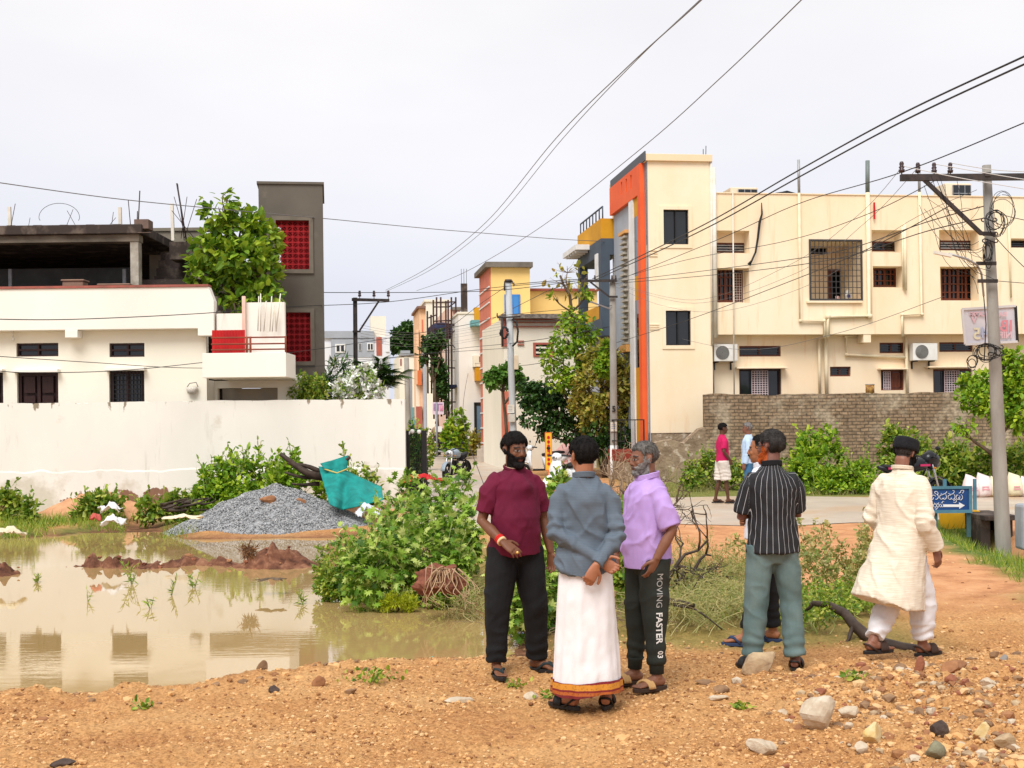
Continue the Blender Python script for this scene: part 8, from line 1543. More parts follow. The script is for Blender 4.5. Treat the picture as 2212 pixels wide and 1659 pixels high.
# ---------------------------------------------------------------- 3 man in the purple polo, turned to picture left
p = Person('grey bearded man in a lilac polo shirt and dark joggers, hand in pocket', gp(1402, 8.65), facing(-112), 1.63, (.22, .095, .055), bulk=1.03, belly=.03)
p.pose({-1: ((-.235, -.07, 1.10), (-.205, .04, .905), (.25, .25, -.95), (.9, .2, 0), .5), 1: ((.225, -.02, 1.10), (.21, .15, .92), (-.3, .2, -.9), (-.8, .3, 0), .5)},
       {1: ((.10, .03, .48), (.12, .05, .08), 5), -1: ((-.10, .0, .48), (-.12, .0, .08), -6)}, head=(-4, -4, 0))
p.body(brow=(.03, .025, .022)); p.hair(GREYTOP, T=.012, front=.062, low=-.040); p.beard(WHITEH, T=.006, top=-.038, chin=.012, side=.7)
M_ = cloth('lilac_pique', (.50, .33, .67), (.42, .27, .58)); p.top('polo_shirt', M_, hem=.835, sleeves='short', loose=1.03, hemr=(.178, .158), folds=0.018, seed=21, sleeve_end=.92, sl_r=(.062, .068, .07, .05), flare=[((0, .01, .93), .172, .150)])
p.collar(M_, 1.462, .078, .030, .007)
PK = cloth('dark_joggers', (.020, .024, .019), (.028, .032, .026)); tr_ = p.trousers('joggers', PK, (.108, .082, .066, .056), .155, folds=.007, seed=13, cuff=PK); p.sandals(pm('brown_sole', (.05, .03, .02)), pm('tan_strap', (.62, .38, .16), (.5, .3, .12), 8), 'band')
# lettering down the outside of his left leg, wrapped onto the cloth
bv = BVHTree.FromPolygons([v.co for v in tr_.data.vertices], [tuple(q.vertices) for q in tr_.data.polygons])
def leg_text(body, size, z_top, y0, mat, bold):
 me = text_mesh(body, size, mat, Matrix(), None, bold=bold, ext=0); bm = bmesh.new(); bm.from_mesh(me); bmesh.ops.triangulate(bm, faces=bm.faces); bmesh.ops.subdivide_edges(bm, edges=[e_ for e_ in bm.edges if e_.calc_length() > .02], cuts=2, use_grid_fill=False)
 w_ = max(v.co.x for v in bm.verts); hp, kn, en = p.leg_axis[-1]
 for v in bm.verts:
  z = z_top-(v.co.x+w_); y = y0-v.co.y; ax_ = hp+(kn-hp)*((hp.z-z)/(hp.z-kn.z)) if z > kn.z else kn+(en-kn)*((kn.z-z)/(kn.z-en.z)); o_ = Vector((ax_.x-.6, ax_.y+y, z)); h_ = bv.ray_cast(o_, Vector((1, 0, 0)))
  if h_[0] is None: v.co = Vector((ax_.x-.08, ax_.y+y, z))
  else: v.co = h_[0]+Vector((-.0035, 0, 0))
 bm.to_mesh(me); bm.free(); return obj('lettering', me, None, tr_)
WT = pm('print_white', (.74, .73, .70)); leg_text('MOVING', .058, .80*p.k, .012, pm('print_grey', (.42, .42, .40)), 0.0); leg_text('FASTER', .062, .535*p.k, .012, WT, .0015); leg_text('03', .05, .262*p.k, .006, WT, .001)
# ---------------------------------------------------------------- 4 man in the striped shirt, back to the camera, arms folded
p = Person('man seen from behind in a black shirt with thin white stripes and faded teal jeans', gp(1672, 9.14), facing(-6), 1.69, (.19, .080, .055), bulk=1.01)
p.pose({-1: ((-.215, .03, 1.09), (-.03, .17, 1.14), (.9, .15, .1), (.2, -.9, 0), .5), 1: ((.205, .06, 1.10), (.02, .18, 1.10), (-.9, .1, .15), (-.2, -.9, 0), .5)},
       {1: ((.135, .02, .48), (.150, -.02, .08), 25), -1: ((-.115, .01, .48), (-.150, .03, .08), -18)}, head=(40, 2, 0))
p.body(); p.hair(pm('dark_grey_hair', (.022, .018, .016), (.05, .044, .038), 26, 5, .7, .8, 120, (1, 1, .4), .45, .7, bdist=.004), T=.016, front=.055, low=-.048, noise=.12); p.beard(ORH, T=.006, top=-.050, chin=.022, side=.8)
def stripes(V, s):
 x, y, z = V.T; a = np.arctan2(x, -(y+.0))*.175
 for sd, (el, wr, *_r) in s.arms.items():
  sh = np.array(s.P(.158*sd, -.004, 1.352)); e_ = np.array(Vector(el)*s.k); d = (e_-sh)/np.linalg.norm(e_-sh); r_ = V-sh; t__ = r_@d; perp = r_-t__[:, None]*d; on = (np.abs(x) > .183*s.k) & (np.sign(x) == sd) & (z > 1.02); a2 = np.arctan2(perp[:, 0]*sd, -perp[:, 1])*.075+.5; a = np.where(on, a2, a)
 return a
m, t, b = new_mat('pinstripe'); N = t.nodes.new; at_ = N('ShaderNodeAttribute'); at_.attribute_name = 's'; m1 = N('ShaderNodeMath'); m1.operation = 'MULTIPLY'; m1.inputs[1].default_value = 21; m2_ = N('ShaderNodeMath'); m2_.operation = 'PINGPONG'; m2_.inputs[1].default_value = .5; m3 = N('ShaderNodeMapRange'); m3.inputs[1].default_value = .045; m3.inputs[2].default_value = .025
t.links.new(at_.outputs['Fac'], m1.inputs[0]); t.links.new(m1.outputs[0], m2_.inputs[0]); t.links.new(m2_.outputs[0], m3.inputs[0]); x_ = N('ShaderNodeMixRGB'); x_.inputs[1].default_value = (.008, .008, .010, 1); x_.inputs[2].default_value = (.42, .42, .42, 1); t.links.new(m3.outputs[0], x_.inputs[0]); t.links.new(x_.outputs[0], b.inputs['Base Color']); b.inputs['Roughness'].default_value = .8
p.top('striped_shirt', m, hem=.835, sleeves='short', loose=1.05, hemr=(.192, .150), folds=0.011, seed=31, sleeve_end=.90, sl_r=(.062, .066, .07, .05), attr=stripes, flare=[((0, 0, .93), .182, .144)]); p.collar(pm('black_collar', (.010, .010, .012)), 1.458, .068, .028, .007)
p.trousers('jeans', cloth('teal_jeans', (.085, .14, .138), (.16, .22, .21)), (.108, .086, .080, .076), .085, folds=.007, seed=15); p.sandals(BLACK, BLACK, 'wide')
def glasses(p, c=BLACK):
 m_ = MB(); f = lambda x, y, z: p.hO+p.hR @ (Vector((x, y, z))*p.hs)
 for k in (-1, 1): m_.tube([f(.031*k+.022*math.cos(q), .098, .004+.017*math.sin(q)) for q in np.linspace(0, 6.28, 15)], .0022, 5, False); m_.tube([f(.052*k, .096, .008), f(.078*k, .05, .010), f(.083*k, -.015, .018), f(.083*k, -.03, .0)], .0028, 5)
 m_.tube([f(-.009, .098, .008), f(.009, .098, .008)], .002, 5); obj('spectacles', m_, c, p.t)
glasses(p)
# ---------------------------------------------------------------- 5 moustached man hidden behind him
p = Person('mostly hidden moustached man in blue flip flops behind the striped shirt man', gp(1652, 10.35), facing(-58), 1.66, (.33, .13, .06))
p.pose({-1: ((-.19, .0, 1.10), (-.03, .15, 1.05), (.8, .1, 0), (0, -.9, 0), .6), 1: ((.19, .0, 1.10), (.03, .16, 1.0), (-.8, .1, 0), (0, -.9, 0), .6)}, {1: ((.12, .0, .48), (.14, -.02, .08), 0), -1: ((-.11, .0, .48), (-.17, .10, .08), -15)}, head=(10, 0, 0))
p.body(); p.hair(HAIR, T=.014, front=.082, low=-.045); p.moustache()
p.top('shirt', cloth('white_shirt', (.72, .74, .80)), hem=.86, sleeves='short', folds=.006, seed=40); p.collar(cloth('white_shirt', (0, 0, 0)), 1.465, .074, .03); p.trousers('trousers', cloth('black_cotton', (0, 0, 0)), seed=17); p.sandals(pm('navy_rubber', (.03, .05, .11)), pm('navy_rubber', (0, 0, 0)), 'thong')
# ---------------------------------------------------------------- 6 man in the cream kurta and black cap, walking to picture right
p = Person('man in a long cream kurta, white pyjamas and black cap walking away to the right', gp(1948, 9.42), facing(46), 1.585, (.24, .10, .06), lean=.10, bulk=1.05, belly=.03)
p.pose({1: ((.235, -.05, 1.08), (.245, .10, .85), (.1, .25, -.95), (-.9, .1, .1), .55), -1: ((-.255, -.02, 1.09), (-.18, .14, .95), (.5, .6, -.3), (.7, -.5, 0), .6)},
       {1: ((.08, .19, .48), (.07, .20, .08), 18), -1: ((-.08, .03, .48), (-.10, -.27, .14), 22)}, head=(-6, -24, 0), head_off=(0, .015), long=True)
p.body(); p.hair(pm('brown_black_hair', (.03, .014, .008), (.06, .05, .045), 40, 3, .6), T=.009, front=.05, low=-.055, top=.045); p.beard(HAIR, T=.010, top=-.02, chin=.012, side=1.0); glasses(p)
m, t, b = new_mat('khadi'); N = t.nodes.new; tcn = N('ShaderNodeTexCoord'); mpn = N('ShaderNodeMapping'); mpn.inputs['Scale'].default_value = (3, 3, 60); n1 = N('ShaderNodeTexNoise'); n1.inputs['Scale'].default_value = 3; n1.inputs['Detail'].default_value = 5; t.links.new(tcn.outputs['Object'], mpn.inputs[0]); t.links.new(mpn.outputs[0], n1.inputs['Vector'])
r_ = N('ShaderNodeValToRGB'); r_.color_ramp.elements[0].position = .36; r_.color_ramp.elements[0].color = (.66, .55, .41, 1); r_.color_ramp.elements[1].position = .60; r_.color_ramp.elements[1].color = (.78, .69, .55, 1); t.links.new(n1.outputs['Fac'], r_.inputs[0]); t.links.new(r_.outputs[0], b.inputs['Base Color']); b.inputs['Roughness'].default_value = .9
def cutk(V): return -.03*smooth(-V[:, 1], .0, .25)+.02*smooth(V[:, 1], .0, .2)
p.top('kurta', m, hem=.43, sleeves='long', loose=1.10, hemr=(.25, .29), hemc=(-.05, -.11), folds=0.014, seed=52, fold_k=.8, flare=[((-.038, -.085, .53), .238, .265), ((-.025, -.058, .64), .222, .235), ((-.01, -.028, .78), .205, .192), ((0, -.008, .92), .190, .160)], collar=1.475, sl_r=(.068, .066, .064, .060), hem_cut=cutk); p.collar(m, 1.475, .074, .02, .007)
p.trousers('pyjamas', cloth('white_pyjama', (.78, .77, .78), (.72, .70, .71)), (.10, .098, .088, .070), .115, folds=.009, seed=19, waist=.95, hipk=.86); p.sandals(BLACK, pm('dark_brown_strap', (.05, .028, .02)), 'wide')
Rc = p.hR; m_ = MB(); f = lambda x, y, z: p.hO+Rc @ (Vector((x, y, z))*p.hs); sx = Rc @ V3(1, 0, 0)
m_.loft([(f(0, -.016, .028), .088, .106, sx), (f(0, -.020, .055), .088, .107, sx), (f(0, -.024, .098), .086, .104, sx), (f(0, -.026, .118), .084, .101, sx), (f(0, -.027, .128), .072, .088, sx), (f(0, -.027, .131), .02, .02, sx)], 30)
cp = obj('cap', m_, pm('black_wool', (.008, .008, .010), (.014, .014, .016), 40, 4, .95, .5, 200), p.t); m_ = MB(); m_.tube([f(.0885*math.cos(q), -.021+.107*math.sin(q), .072) for q in np.linspace(0, 6.2832, 31)], .004, 6, False); obj('cap_fold', m_, BLACK, cp)
# ---------------------------------------------------------------- 7, 8 two men by the road, far
p = Person('barelegged man in a pink T-shirt and folded white lungi standing on the road', Vector((at(1562, 1095, 28).x, 28, .035)), facing(80), 1.72, (.10, .04, .02), vox=.010)
p.pose({1: ((.205, -.04, 1.10), (.18, .10, .93), (0, .3, -.9), (-.9, 0, 0), .6), -1: ((-.205, -.04, 1.10), (-.18, .10, .91), (0, .3, -.9), (.9, 0, 0), .6)}, {1: ((.09, .05, .48), (.10, .08, .08), 0), -1: ((-.09, -.04, .48), (-.10, -.14, .08), 0)}, head=(0, -2, 0))
p.body(); p.hair(T=.018, front=.055, low=-.04); M_ = cloth('pink_jersey', (.55, .012, .10)); p.top('t_shirt', M_, hem=.88, vox=.012, folds=.007, seed=60, loose=1.0, hemr=(.17, .14)); p.trousers('folded_lungi', cloth('lungi_white', (.74, .66, .58)), (.125, .115, .10, .10), .56, vox=.012, folds=.01, seed=61, crotch=.68, waist=.98); p.sandals(BLACK, BLACK, 'thong')
p = Person('distant grey haired man in pale blue shirt and jeans, half hidden by others', Vector((at(1618, 1095, 27).x, 27, .035)), facing(-75), 1.73, (.20, .085, .05), vox=.010)
p.pose({1: ((.205, -.02, 1.10), (.20, .06, .86), (0, .2, -.95), (-.9, 0, 0), .5), -1: ((-.205, -.02, 1.10), (-.20, .06, .86), (0, .2, -.95), (.9, 0, 0), .5)}, {1: ((.10, .02, .48), (.10, .02, .08), 0), -1: ((-.10, 0, .48), (-.10, 0, .08), 0)})
p.body(); p.hair(WHITEH, T=.014, front=.06, low=-.04); p.top('shirt', cloth('pale_blue_check', (.48, .62, .80)), hem=.86, vox=.012, folds=.008, seed=62, loose=1.12, sleeves='long', hemr=(.18, .16)); p.trousers('jeans', cloth('blue_jeans', (.05, .15, .28)), vox=.012, seed=63); p.sandals(BLACK, BLACK, 'wide')
# ================================================================ signs
BB = pm('board_blue', (.010, .055, .20), (.013, .07, .235), 2, 3, .55); FRB = pm('frame_teal', (.10, .26, .34), (.07, .18, .24), 4, 4); WPT = pm('letter_white', (.80, .80, .80)); Ys = 20.6
sg = thing('direction_sign', 'blue Telugu direction sign board with white arrow on two posts behind the kurta man', 'sign', Vector((at(2010, 1100, Ys).x, Ys, 0))); O_ = sg.location
def Z(x, y, Y=Ys): return at(x, y, Y)-O_
a, b_ = Z(1955, 1054), Z(2097, 1105); m_ = MB(); m_.box((a.x, 0, b_.z), (b_.x, .03, a.z)); bd = obj('board', m_, BB, sg)
m_ = MB(); m_.wall(a.x-.02, b_.x+.02, b_.z-.02, a.z+.02, -.02, -.001, [(a.x+.02, b_.x-.03, b_.z+.03, a.z-.025)]); obj('board_frame', m_, FRB, sg)
for x in (2023, 2095): p0, p1 = Z(x, 1150), Z(x, 1056); m_ = MB(); m_.box((p0.x-.03, .031, -.1), (p0.x+.03, .07, p1.z)); obj('post', m_, pm('post_teal', (.07, .15, .16), (.05, .1, .1), 4), sg)
# Telugu lettering as painted strokes (zoomed picture coordinates -> board)
def zp(x, y): return Z((2140+x*.19293)*.864, (1100+y*.19288)*.864)
def stroke(pts, r=.011):
 P = [zp(*q) for q in pts]; out_ = []; n_ = len(P)
 for i in range(n_-1):
  p0, p1, p2, p3 = P[max(i-1, 0)], P[i], P[i+1], P[min(i+2, n_-1)]
  for k in range(5): t_ = k/5; out_.append(.5*((2*p1)+(p2-p0)*t_+(2*p0-5*p1+4*p2-p3)*t_*t_+(3*p1-p0-3*p2+p3)*t_**3))
 out_.append(P[-1]); m_ = MB()
 for i in range(len(out_)-1):
  d = out_[i+1]-out_[i]
  if d.length < 1e-4: continue
  m_.beam((out_[i].x, -.004-.0006*(i % 2), out_[i].z), (out_[i+1].x+d.x*.25, -.004-.0006*(i % 2), out_[i+1].z+d.z*.25), .006, r*2, (0, 1, 0))
 return m_
def arc(cx, cy, rx, ry, a0, a1, n=11): return [(cx+rx*math.cos(rad(a)), cy-ry*math.sin(rad(a))) for a in np.linspace(a0, a1, n)]
letters = [
 [arc(1005, 740, 26, 26, 200, 20), arc(1035, 735, 30, 34, 250, 450), [(1035, 700), (1015, 680), (1040, 665), (1062, 690), (1050, 715)], [(960, 770), (990, 772), (1005, 745)]],          # ni
 [arc(1105, 740, 22, 28, 60, 330), arc(1145, 735, 26, 34, 210, 420), [(1100, 690), (1118, 706), (1160, 690), (1175, 668)], [(1128, 765), (1140, 750)]],                                     # va
 [arc(1215, 742, 24, 28, 60, 340), arc(1255, 736, 26, 34, 200, 420), [(1195, 690), (1225, 705), (1262, 690), (1270, 660), (1250, 655)], [(1262, 790), (1290, 770), (1300, 790), (1285, 812), (1262, 806)]],  # rsa
 [arc(1320, 742, 24, 30, 90, 400), arc(1352, 742, 26, 36, 180, 430), [(1330, 690), (1352, 680), (1360, 655), (1395, 655), (1380, 690)], [(1300, 712), (1322, 716)]],                         # l
 [arc(1020, 850, 18, 20, 60, 300), [(1010, 815), (1030, 830), (1040, 850), (1030, 880)], [(1020, 890), (1040, 900), (1050, 885), (1066, 872)], arc(1058, 848, 14, 18, 0, 330), [(1045, 818), (1060, 830), (1072, 812)]],
 [arc(1095, 850, 14, 18, 60, 400), arc(1118, 848, 14, 20, 180, 430), [(1100, 815), (1118, 812), (1122, 796), (1140, 798)]]]
for L_ in letters:
 mm_ = MB()
 for st_ in L_: q = stroke(st_, .0095 if L_[0][0][1] < 800 else .006); [mm_.v.append(v) for v in q.v]; mm_.f += [[i+mm_.n for i in f] for f in q.f]; mm_.sm += q.sm; mm_.m += q.m; mm_.n += q.n
 obj('letter', mm_, WPT, bd)
P = [zp(1132, 835), zp(1335, 835), zp(1335, 808), zp(1410, 848), zp(1338, 892), zp(1338, 868), zp(1132, 868)]; m_ = MB(); m_.poly([(p.x, -.006, p.z) for p in P][::-1], (0, .0055, 0)); obj('arrow', m_, WPT, bd)
# yellow board behind it
Yy = 21.1; t = thing('yellow_marker', 'weathered yellow pointed road marker board behind the blue sign', 'sign', Vector((at(2070, 1110, Yy).x, Yy, 0))); O_ = t.location
P = [at(x, y, Yy)-O_ for x, y in ((2028, 1103), (2100, 1101), (2116, 1103), (2133, 1127), (2118, 1148), (2072, 1152), (2034, 1140))]; m_ = MB(); m_.poly([tuple(p) for p in P][::-1], (0, .05, 0)); obj('panel', m_, pm('marker_yellow', (.80, .44, .012), (.66, .34, .02), 3, 6), t, bevel=.008)
for x in (2045, 2110): p0 = at(x, 1150, Yy)-O_; m_ = MB(); m_.box((p0.x-.025, .051, -.15), (p0.x+.025, .09, .8)); obj('post', m_, FRB, t)
# orange/yellow vertical banner sign
Yn = 34; t = thing('banner_sign', 'narrow upright yellow and orange sign with red lettering beside the white scooter', 'sign', Vector((at(1186, 1050, Yn).x, Yn, 0))); O_ = t.location
p0, p1 = at(1178, 935, Yn)-O_, at(1192, 1015, Yn)-O_; m_ = MB(); m_.box((p0.x, 0, p1.z), (p1.x, .03, p0.z)); bn = obj('panel', m_, pm('banner_yellow', (.80, .50, .04), (.80, .32, .03), 2), t); m_ = MB(); m_.wall(p0.x-.012, p1.x+.012, p1.z-.012, p0.z+.012, -.004, .034, [(p0.x+.004, p1.x-.004, p1.z+.004, p0.z-.004)]); obj('banner_rim', m_, pm('rim_orange', (.75, .16, .03)), t)
for k in range(7): z = p0.z-.12-k*.115; m_ = MB(); m_.box((-.035, -.012, z-.028), (.035, -.002, z+.028)); m_.box((-.015, -.014, z-.04), (.012, -.0125, z+.04)); obj('red_letter', m_, REDM, bn)
m_ = MB(); m_.box((-.02, -.0, -.1), (.02, .03, p1.z-.013)); obj('post', m_, pm('rim_orange', (0, 0, 0)), t)
# advertising board seen from the back on the big pole
Yb_ = 19.2; t = thing('hanging_board', 'white framed advertising board seen from behind, print showing through in reverse, on the big pole', 'board', at(2140, 705, Yb_)); O_ = t.location; t['label'] = 'pale framed advertising board seen from behind with reversed print on the big pole'
def H(x, y, Y=Yb_): return at(x, y, Y)-O_
c4 = [H(2078, 668), H(2193, 661, Yb_+.05), H(2197, 738, Yb_+.05), H(2085, 744)]; m_ = MB(); m_.poly([tuple(p) for p in c4][::-1], (0, .02, 0)); bo = obj('board_sheet', m_, pm('board_back', (.66, .65, .68), (.58, .57, .62), 3), t)
for i in range(4): m_ = MB(); m_.beam(c4[i]+Vector((0, -.01, 0)), c4[(i+1) % 4]+Vector((0, -.01, 0)), .035, .03, (0, 1, 0)); obj('board_edge', m_, pm('board_edge', (.62, .61, .60)) if i != 1 else BLACK, t)
MIR = Matrix.Diagonal((-1, 1, 1, 1)); PKP = pm('print_pink', (.66, .26, .30)); PKL = pm('print_pink_pale', (.68, .46, .50)); BLP = pm('print_blue_grey', (.42, .46, .60)); YLP = pm('print_cream', (.74, .70, .50))
for (tx, sz, x, y, mt) in (('IB', .24, 2174, 705, PKP), ('5', .24, 2110, 722, YLP), ('NIP', .13, 2172, 724, PKL), ('V', .17, 2104, 690, PKL), ('ISAI', .085, 2165, 679, PKL), ('CATIO', .085, 2112, 679, PKL), ('4', .22, 2126, 720, BLP)):
 p_ = at(x, y, Yb_-.004); text_mesh(tx, sz, mt, Matrix.Translation(p_) @ UP @ MIR, bo, 'print', .004)
# ================================================================ white filled sacks along the road
SK = pm('sack_white', (.76, .70, .66), (.70, .52, .50), 4, 5, .8, .3, 60); SKY = pm('sack_yellowish', (.76, .72, .50), (.68, .60, .42), 4, 5, .8, .3, 60)
for i, (x, y, w_, h_, mt, lb) in enumerate(((2098, 1078, 40, 42, SK, 'white sack with pink print, first right of the blue sign'), (2124, 1078, 38, 46, SK, 'tall white sack standing second from the blue sign'), (2148, 1076, 28, 38, SKY, 'yellowish sack partly hidden by the big pole'), (2190, 1078, 36, 46, SKY, 'yellowish sack just right of the big pole'), (2215, 1076, 34, 36, SK, 'last white sack at the right picture edge'))):
 Y = 29.2; g = at(x, y, Y); k = Y/FOC; rs_ = np.random.RandomState(i); m_ = MB(); W_, Hh = w_*k/2, h_*k; m_.loft([((0, 0, 0), W_*.8, .16), ((0, 0, Hh*.12), W_*1.02, .22), ((.01, 0, Hh*.45), W_, .21), ((0, 0, Hh*.75), W_*.85, .15), ((0, 0, Hh*.9), W_*.7, .07), ((.02, 0, Hh), W_*.75, .03)], 24)
 A = m_.v[0]; A += .02*fbm(A[:, 0]*7+i, A[:, 1]*7, A[:, 2]*7, 3)[:, None]; t = thing('sack', lb, 'sack', (g.x, Y, .03), rs_.uniform(-.2, .2), 'filled sacks along the road'); so = obj('sack_body', m_, mt, t)
 m_ = MB(); m_.box((-W_*.45, -.222, Hh*.3), (W_*.4, -.215, Hh*.36)); m_.box((-W_*.45, -.222, Hh*.42), (W_*.3, -.215, Hh*.47)); obj('pink_print', m_, pm('sack_print', (.66, .30, .34)), so)
# concrete culvert blocks by the big pole
for i, (x0, y0, x1, y1, Y, mt, lb) in enumerate(((2208, 1090, 2235, 1190, 17.2, pm('bluish_concrete', (.34, .37, .40), (.24, .25, .26), 3, 6), 'bluish concrete guard stone at the right edge'), (2128, 1114, 2198, 1124, 20.2, CONCD, 'dark concrete culvert slab spanning the ditch behind the big pole'))):
 a, b_ = at(x0, y0, Y), at(x1, y1, Y); m_ = MB(); m_.box((a.x, Y, b_.z), (b_.x, Y+(.3 if i == 0 else 1.2), a.z)); m_.v[0] += .01*fbm(m_.v[0][:, 0]*3, m_.v[0][:, 2]*3, 0, 2)[:, None]; t = thing('guard_stone' if i == 0 else 'culvert', lb, 'concrete block', (a.x, Y, 0)); obj('block', m_, mt, t, world=True, bevel=.04 if i == 0 else .01)
 if i: m_ = MB(); m_.box((a.x, Y+.2, -.5), (a.x+.15, Y+1.0, b_.z-.002)); obj('side_wall', m_, CONCD, t, world=True); m_ = MB(); m_.box((b_.x-.15, Y+.2, -.5), (b_.x, Y+1.0, b_.z-.002)); obj('side_wall', m_, CONCD, t, world=True); m_ = MB(); m_.box((a.x+.151, Y+.9, -.5), (b_.x-.151, Y+1.0, b_.z-.002)); obj('back_wall', m_, BLACK, t, world=True)
# black gate with lamps at the end of the wall
t = thing('gate', 'black iron gate with white globe lamps at the end of the white wall', 'gate', (at(897, 1000, 28).x, 28, 0)); O_ = t.location
x0, x1 = (at(879, 1000, 28)-O_).x, (at(917, 1000, 28)-O_).x; zt = at(897, 935, 28).z
for x in (x0, x1): m_ = MB(); m_.box((x-.05, 0, 0), (x+.05, .1, zt+.05)); obj('post', m_, BLACK, t)
for k in range(9): x = x0+(x1-x0)*(k+.5)/9; m_ = MB(); m_.box((x-.008, .03, .1), (x+.008, .05, zt)); obj('bar', m_, BLACK, t)
m_ = MB(); m_.box((x0+.05, .02, .45), (x1-.05, .06, .5)); m_.box((x0+.05, .021, .08), (x1-.05, .059, .13)); obj('rail', m_, BLACK, t)
for (x, y) in ((881, 936), (890, 932), (905, 933), (917, 936)): p_ = at(x, y, 28)-O_; m_ = MB(); m_.ell((p_.x, .05, p_.z), (.05, .05, .05), 10, 8); obj('lamp_globe', m_, WHT, t)
rag('red_sheet', 'bright red plastic sheet spread at the foot of the black gate', 912, 1036, 26.5, 80, 20, REDM, 31, 'sheet')
# ================================================================ motorbikes and scooters
TYRE = pm('tyre', (.012, .012, .012), rough=.8); RIMM = pm('rim_dark', (.05, .05, .05), rough=.4, metal=.6); CHR = pm('chrome', (.5, .5, .5), rough=.25, metal=.9); SEAT = pm('seat_black', (.012, .011, .011), rough=.6)
def wheel(t, x, r=.30, wd=.055, scooter=False):
 m_ = MB(); n, k = 28, 8; V = [];
 for i in range(n):
  a = 6.2832*i/n
  for j in range(k): b_ = 6.2832*j/k; R_ = r-wd*.8+wd*.8*math.cos(b_); V.append((x+R_*math.cos(a), wd*math.sin(b_), r+R_*math.sin(a)))
 m_.add(V, [(i*k+j, ((i+1) % n)*k+j, ((i+1) % n)*k+(j+1) % k, i*k+(j+1) % k) for i in range(n) for j in range(k)], True); w_ = obj('wheel', m_, TYRE, t); m_ = MB()
 for i in range(6): a = 6.2832*i/6; m_.beam((x, 0, r), (x+(r-wd*1.4)*math.cos(a), 0, r+(r-wd*1.4)*math.sin(a)), .03, .03)
 m_.tube([(x, -.06, r), (x, .06, r)], .045, 12); m_.tube([(x+(r-wd*1.4)*math.cos(a), 0, r+(r-wd*1.4)*math.sin(a)) for a in np.linspace(0, 6.2832, 25)], .018, 6, False); obj('rim', m_, RIMM, w_); return w_
def motorbike(label, loc, rz, paint, trim, name='motorcycle', fairing=False, pale=None):
 """x forward"""
 t = thing(name, label, 'motorcycle', loc, rz); wheel(t, .66); wheel(t, -.62, .30, .065)
 def part(nm, fn, mat, **k): m_ = MB(); fn(m_); return obj(nm, m_, mat, t, **k)
 part('tank', lambda m: m.loft([((-.12, 0, .80), .09, .08, (0, 1, 0)), ((.0, 0, .86), .15, .12, (0, 1, 0)), ((.16, 0, .90), .18, .14, (0, 1, 0)), ((.30, 0, .87), .14, .11, (0, 1, 0)), ((.36, 0, .83), .06, .06, (0, 1, 0))], 16), paint)
 part('seat', lambda m: m.loft([((-.10, 0, .80), .10, .05, (0, 1, 0)), ((-.30, 0, .79), .14, .055, (0, 1, 0)), ((-.52, 0, .84), .14, .055, (0, 1, 0)), ((-.72, 0, .88), .09, .04, (0, 1, 0))], 14), SEAT)
 part('tail', lambda m: m.loft([((-.25, 0, .72), .13, .08, (0, 1, 0)), ((-.55, 0, .78), .11, .07, (0, 1, 0)), ((-.85, 0, .87), .04, .03, (0, 1, 0))], 12), trim)
 part('engine', lambda m: (m.box((-.15, -.13, .28), (.22, .13, .50)), m.box((.05, -.10, .50), (.22, .10, .68)), [m.box((.02, -.12, .52+.03*k), (.25, .12, .532+.03*k)) for k in range(5)]), RIMM, bevel=.02)
 part('frame', lambda m: (m.tube([(.42, 0, .92), (.30, .05, .60), (.25, .08, .30), (-.20, .10, .28), (-.30, .10, .62)], .022), m.tube([(.42, 0, .92), (-.1, 0, .74), (-.7, 0, .78)], .028)), BLACK)
 part('swing_arm', lambda m: (m.beam((-.2, .10, .36), (-.62, .09, .30), .03, .05), m.beam((-.2, -.10, .36), (-.62, -.09, .30), .03, .05), m.beam((-.38, .12, .70), (-.56, .12, .34), .04, .04)), BLACK)
 part('exhaust', lambda m: m.tube([(.2, -.12, .36), (.1, -.16, .24), (-.3, -.17, .27), (-.75, -.18, .40)], [.02, .022, .05, .055], 10), CHR)
 for s_ in (-1, 1): part('fork', lambda m: m.tube([(.66, .075*s_, .30), (.42, .085*s_, .98)], [.026, .022], 8), CHR)
 part('front_mudguard', lambda m: m.loft([((.66+.34*math.cos(a), 0, .30+.34*math.sin(a)), .07, .012, (0, 1, 0)) for a in np.linspace(.25, 2.5, 10)], 8), paint)
 part('rear_mudguard', lambda m: m.loft([((-.62+.36*math.cos(a), 0, .30+.36*math.sin(a)), .07, .012, (0, 1, 0)) for a in np.linspace(1.2, 3.0, 8)], 8), BLACK)
 part('handlebar', lambda m: m.tube([(.26, -.38, 1.02), (.38, -.20, 1.04), (.40, 0, .98), (.38, .20, 1.04), (.26, .38, 1.02)], .016, 8), BLACK)
 hl = part('headlight', lambda m: m.loft([((.40, 0, .88), .06, .06, (0, 1, 0)), ((.48, 0, .88), .11, .11, (0, 1, 0)), ((.56, 0, .87), .11, .10, (0, 1, 0))], 14), pale or paint)
 m_ = MB(); m_.loft([((.561, 0, .87), .095, .085, (0, 1, 0)), ((.585, 0, .87), .05, .045, (0, 1, 0))], 14); obj('lens', m_, CHR, hl)
 for s_ in (-1, 1): part('mirror', lambda m: (m.tube([(.36, .26*s_, 1.03), (.32, .34*s_, 1.18)], .008, 6), m.ell((.31, .36*s_, 1.20), (.02, .06, .04), 10, 8)), BLACK)
 for s_ in (-1, 1): part('indicator', lambda m: m.ell((.44, .16*s_, .82), (.03, .03, .02), 8, 6), pm('amber', (.6, .2, .02)))
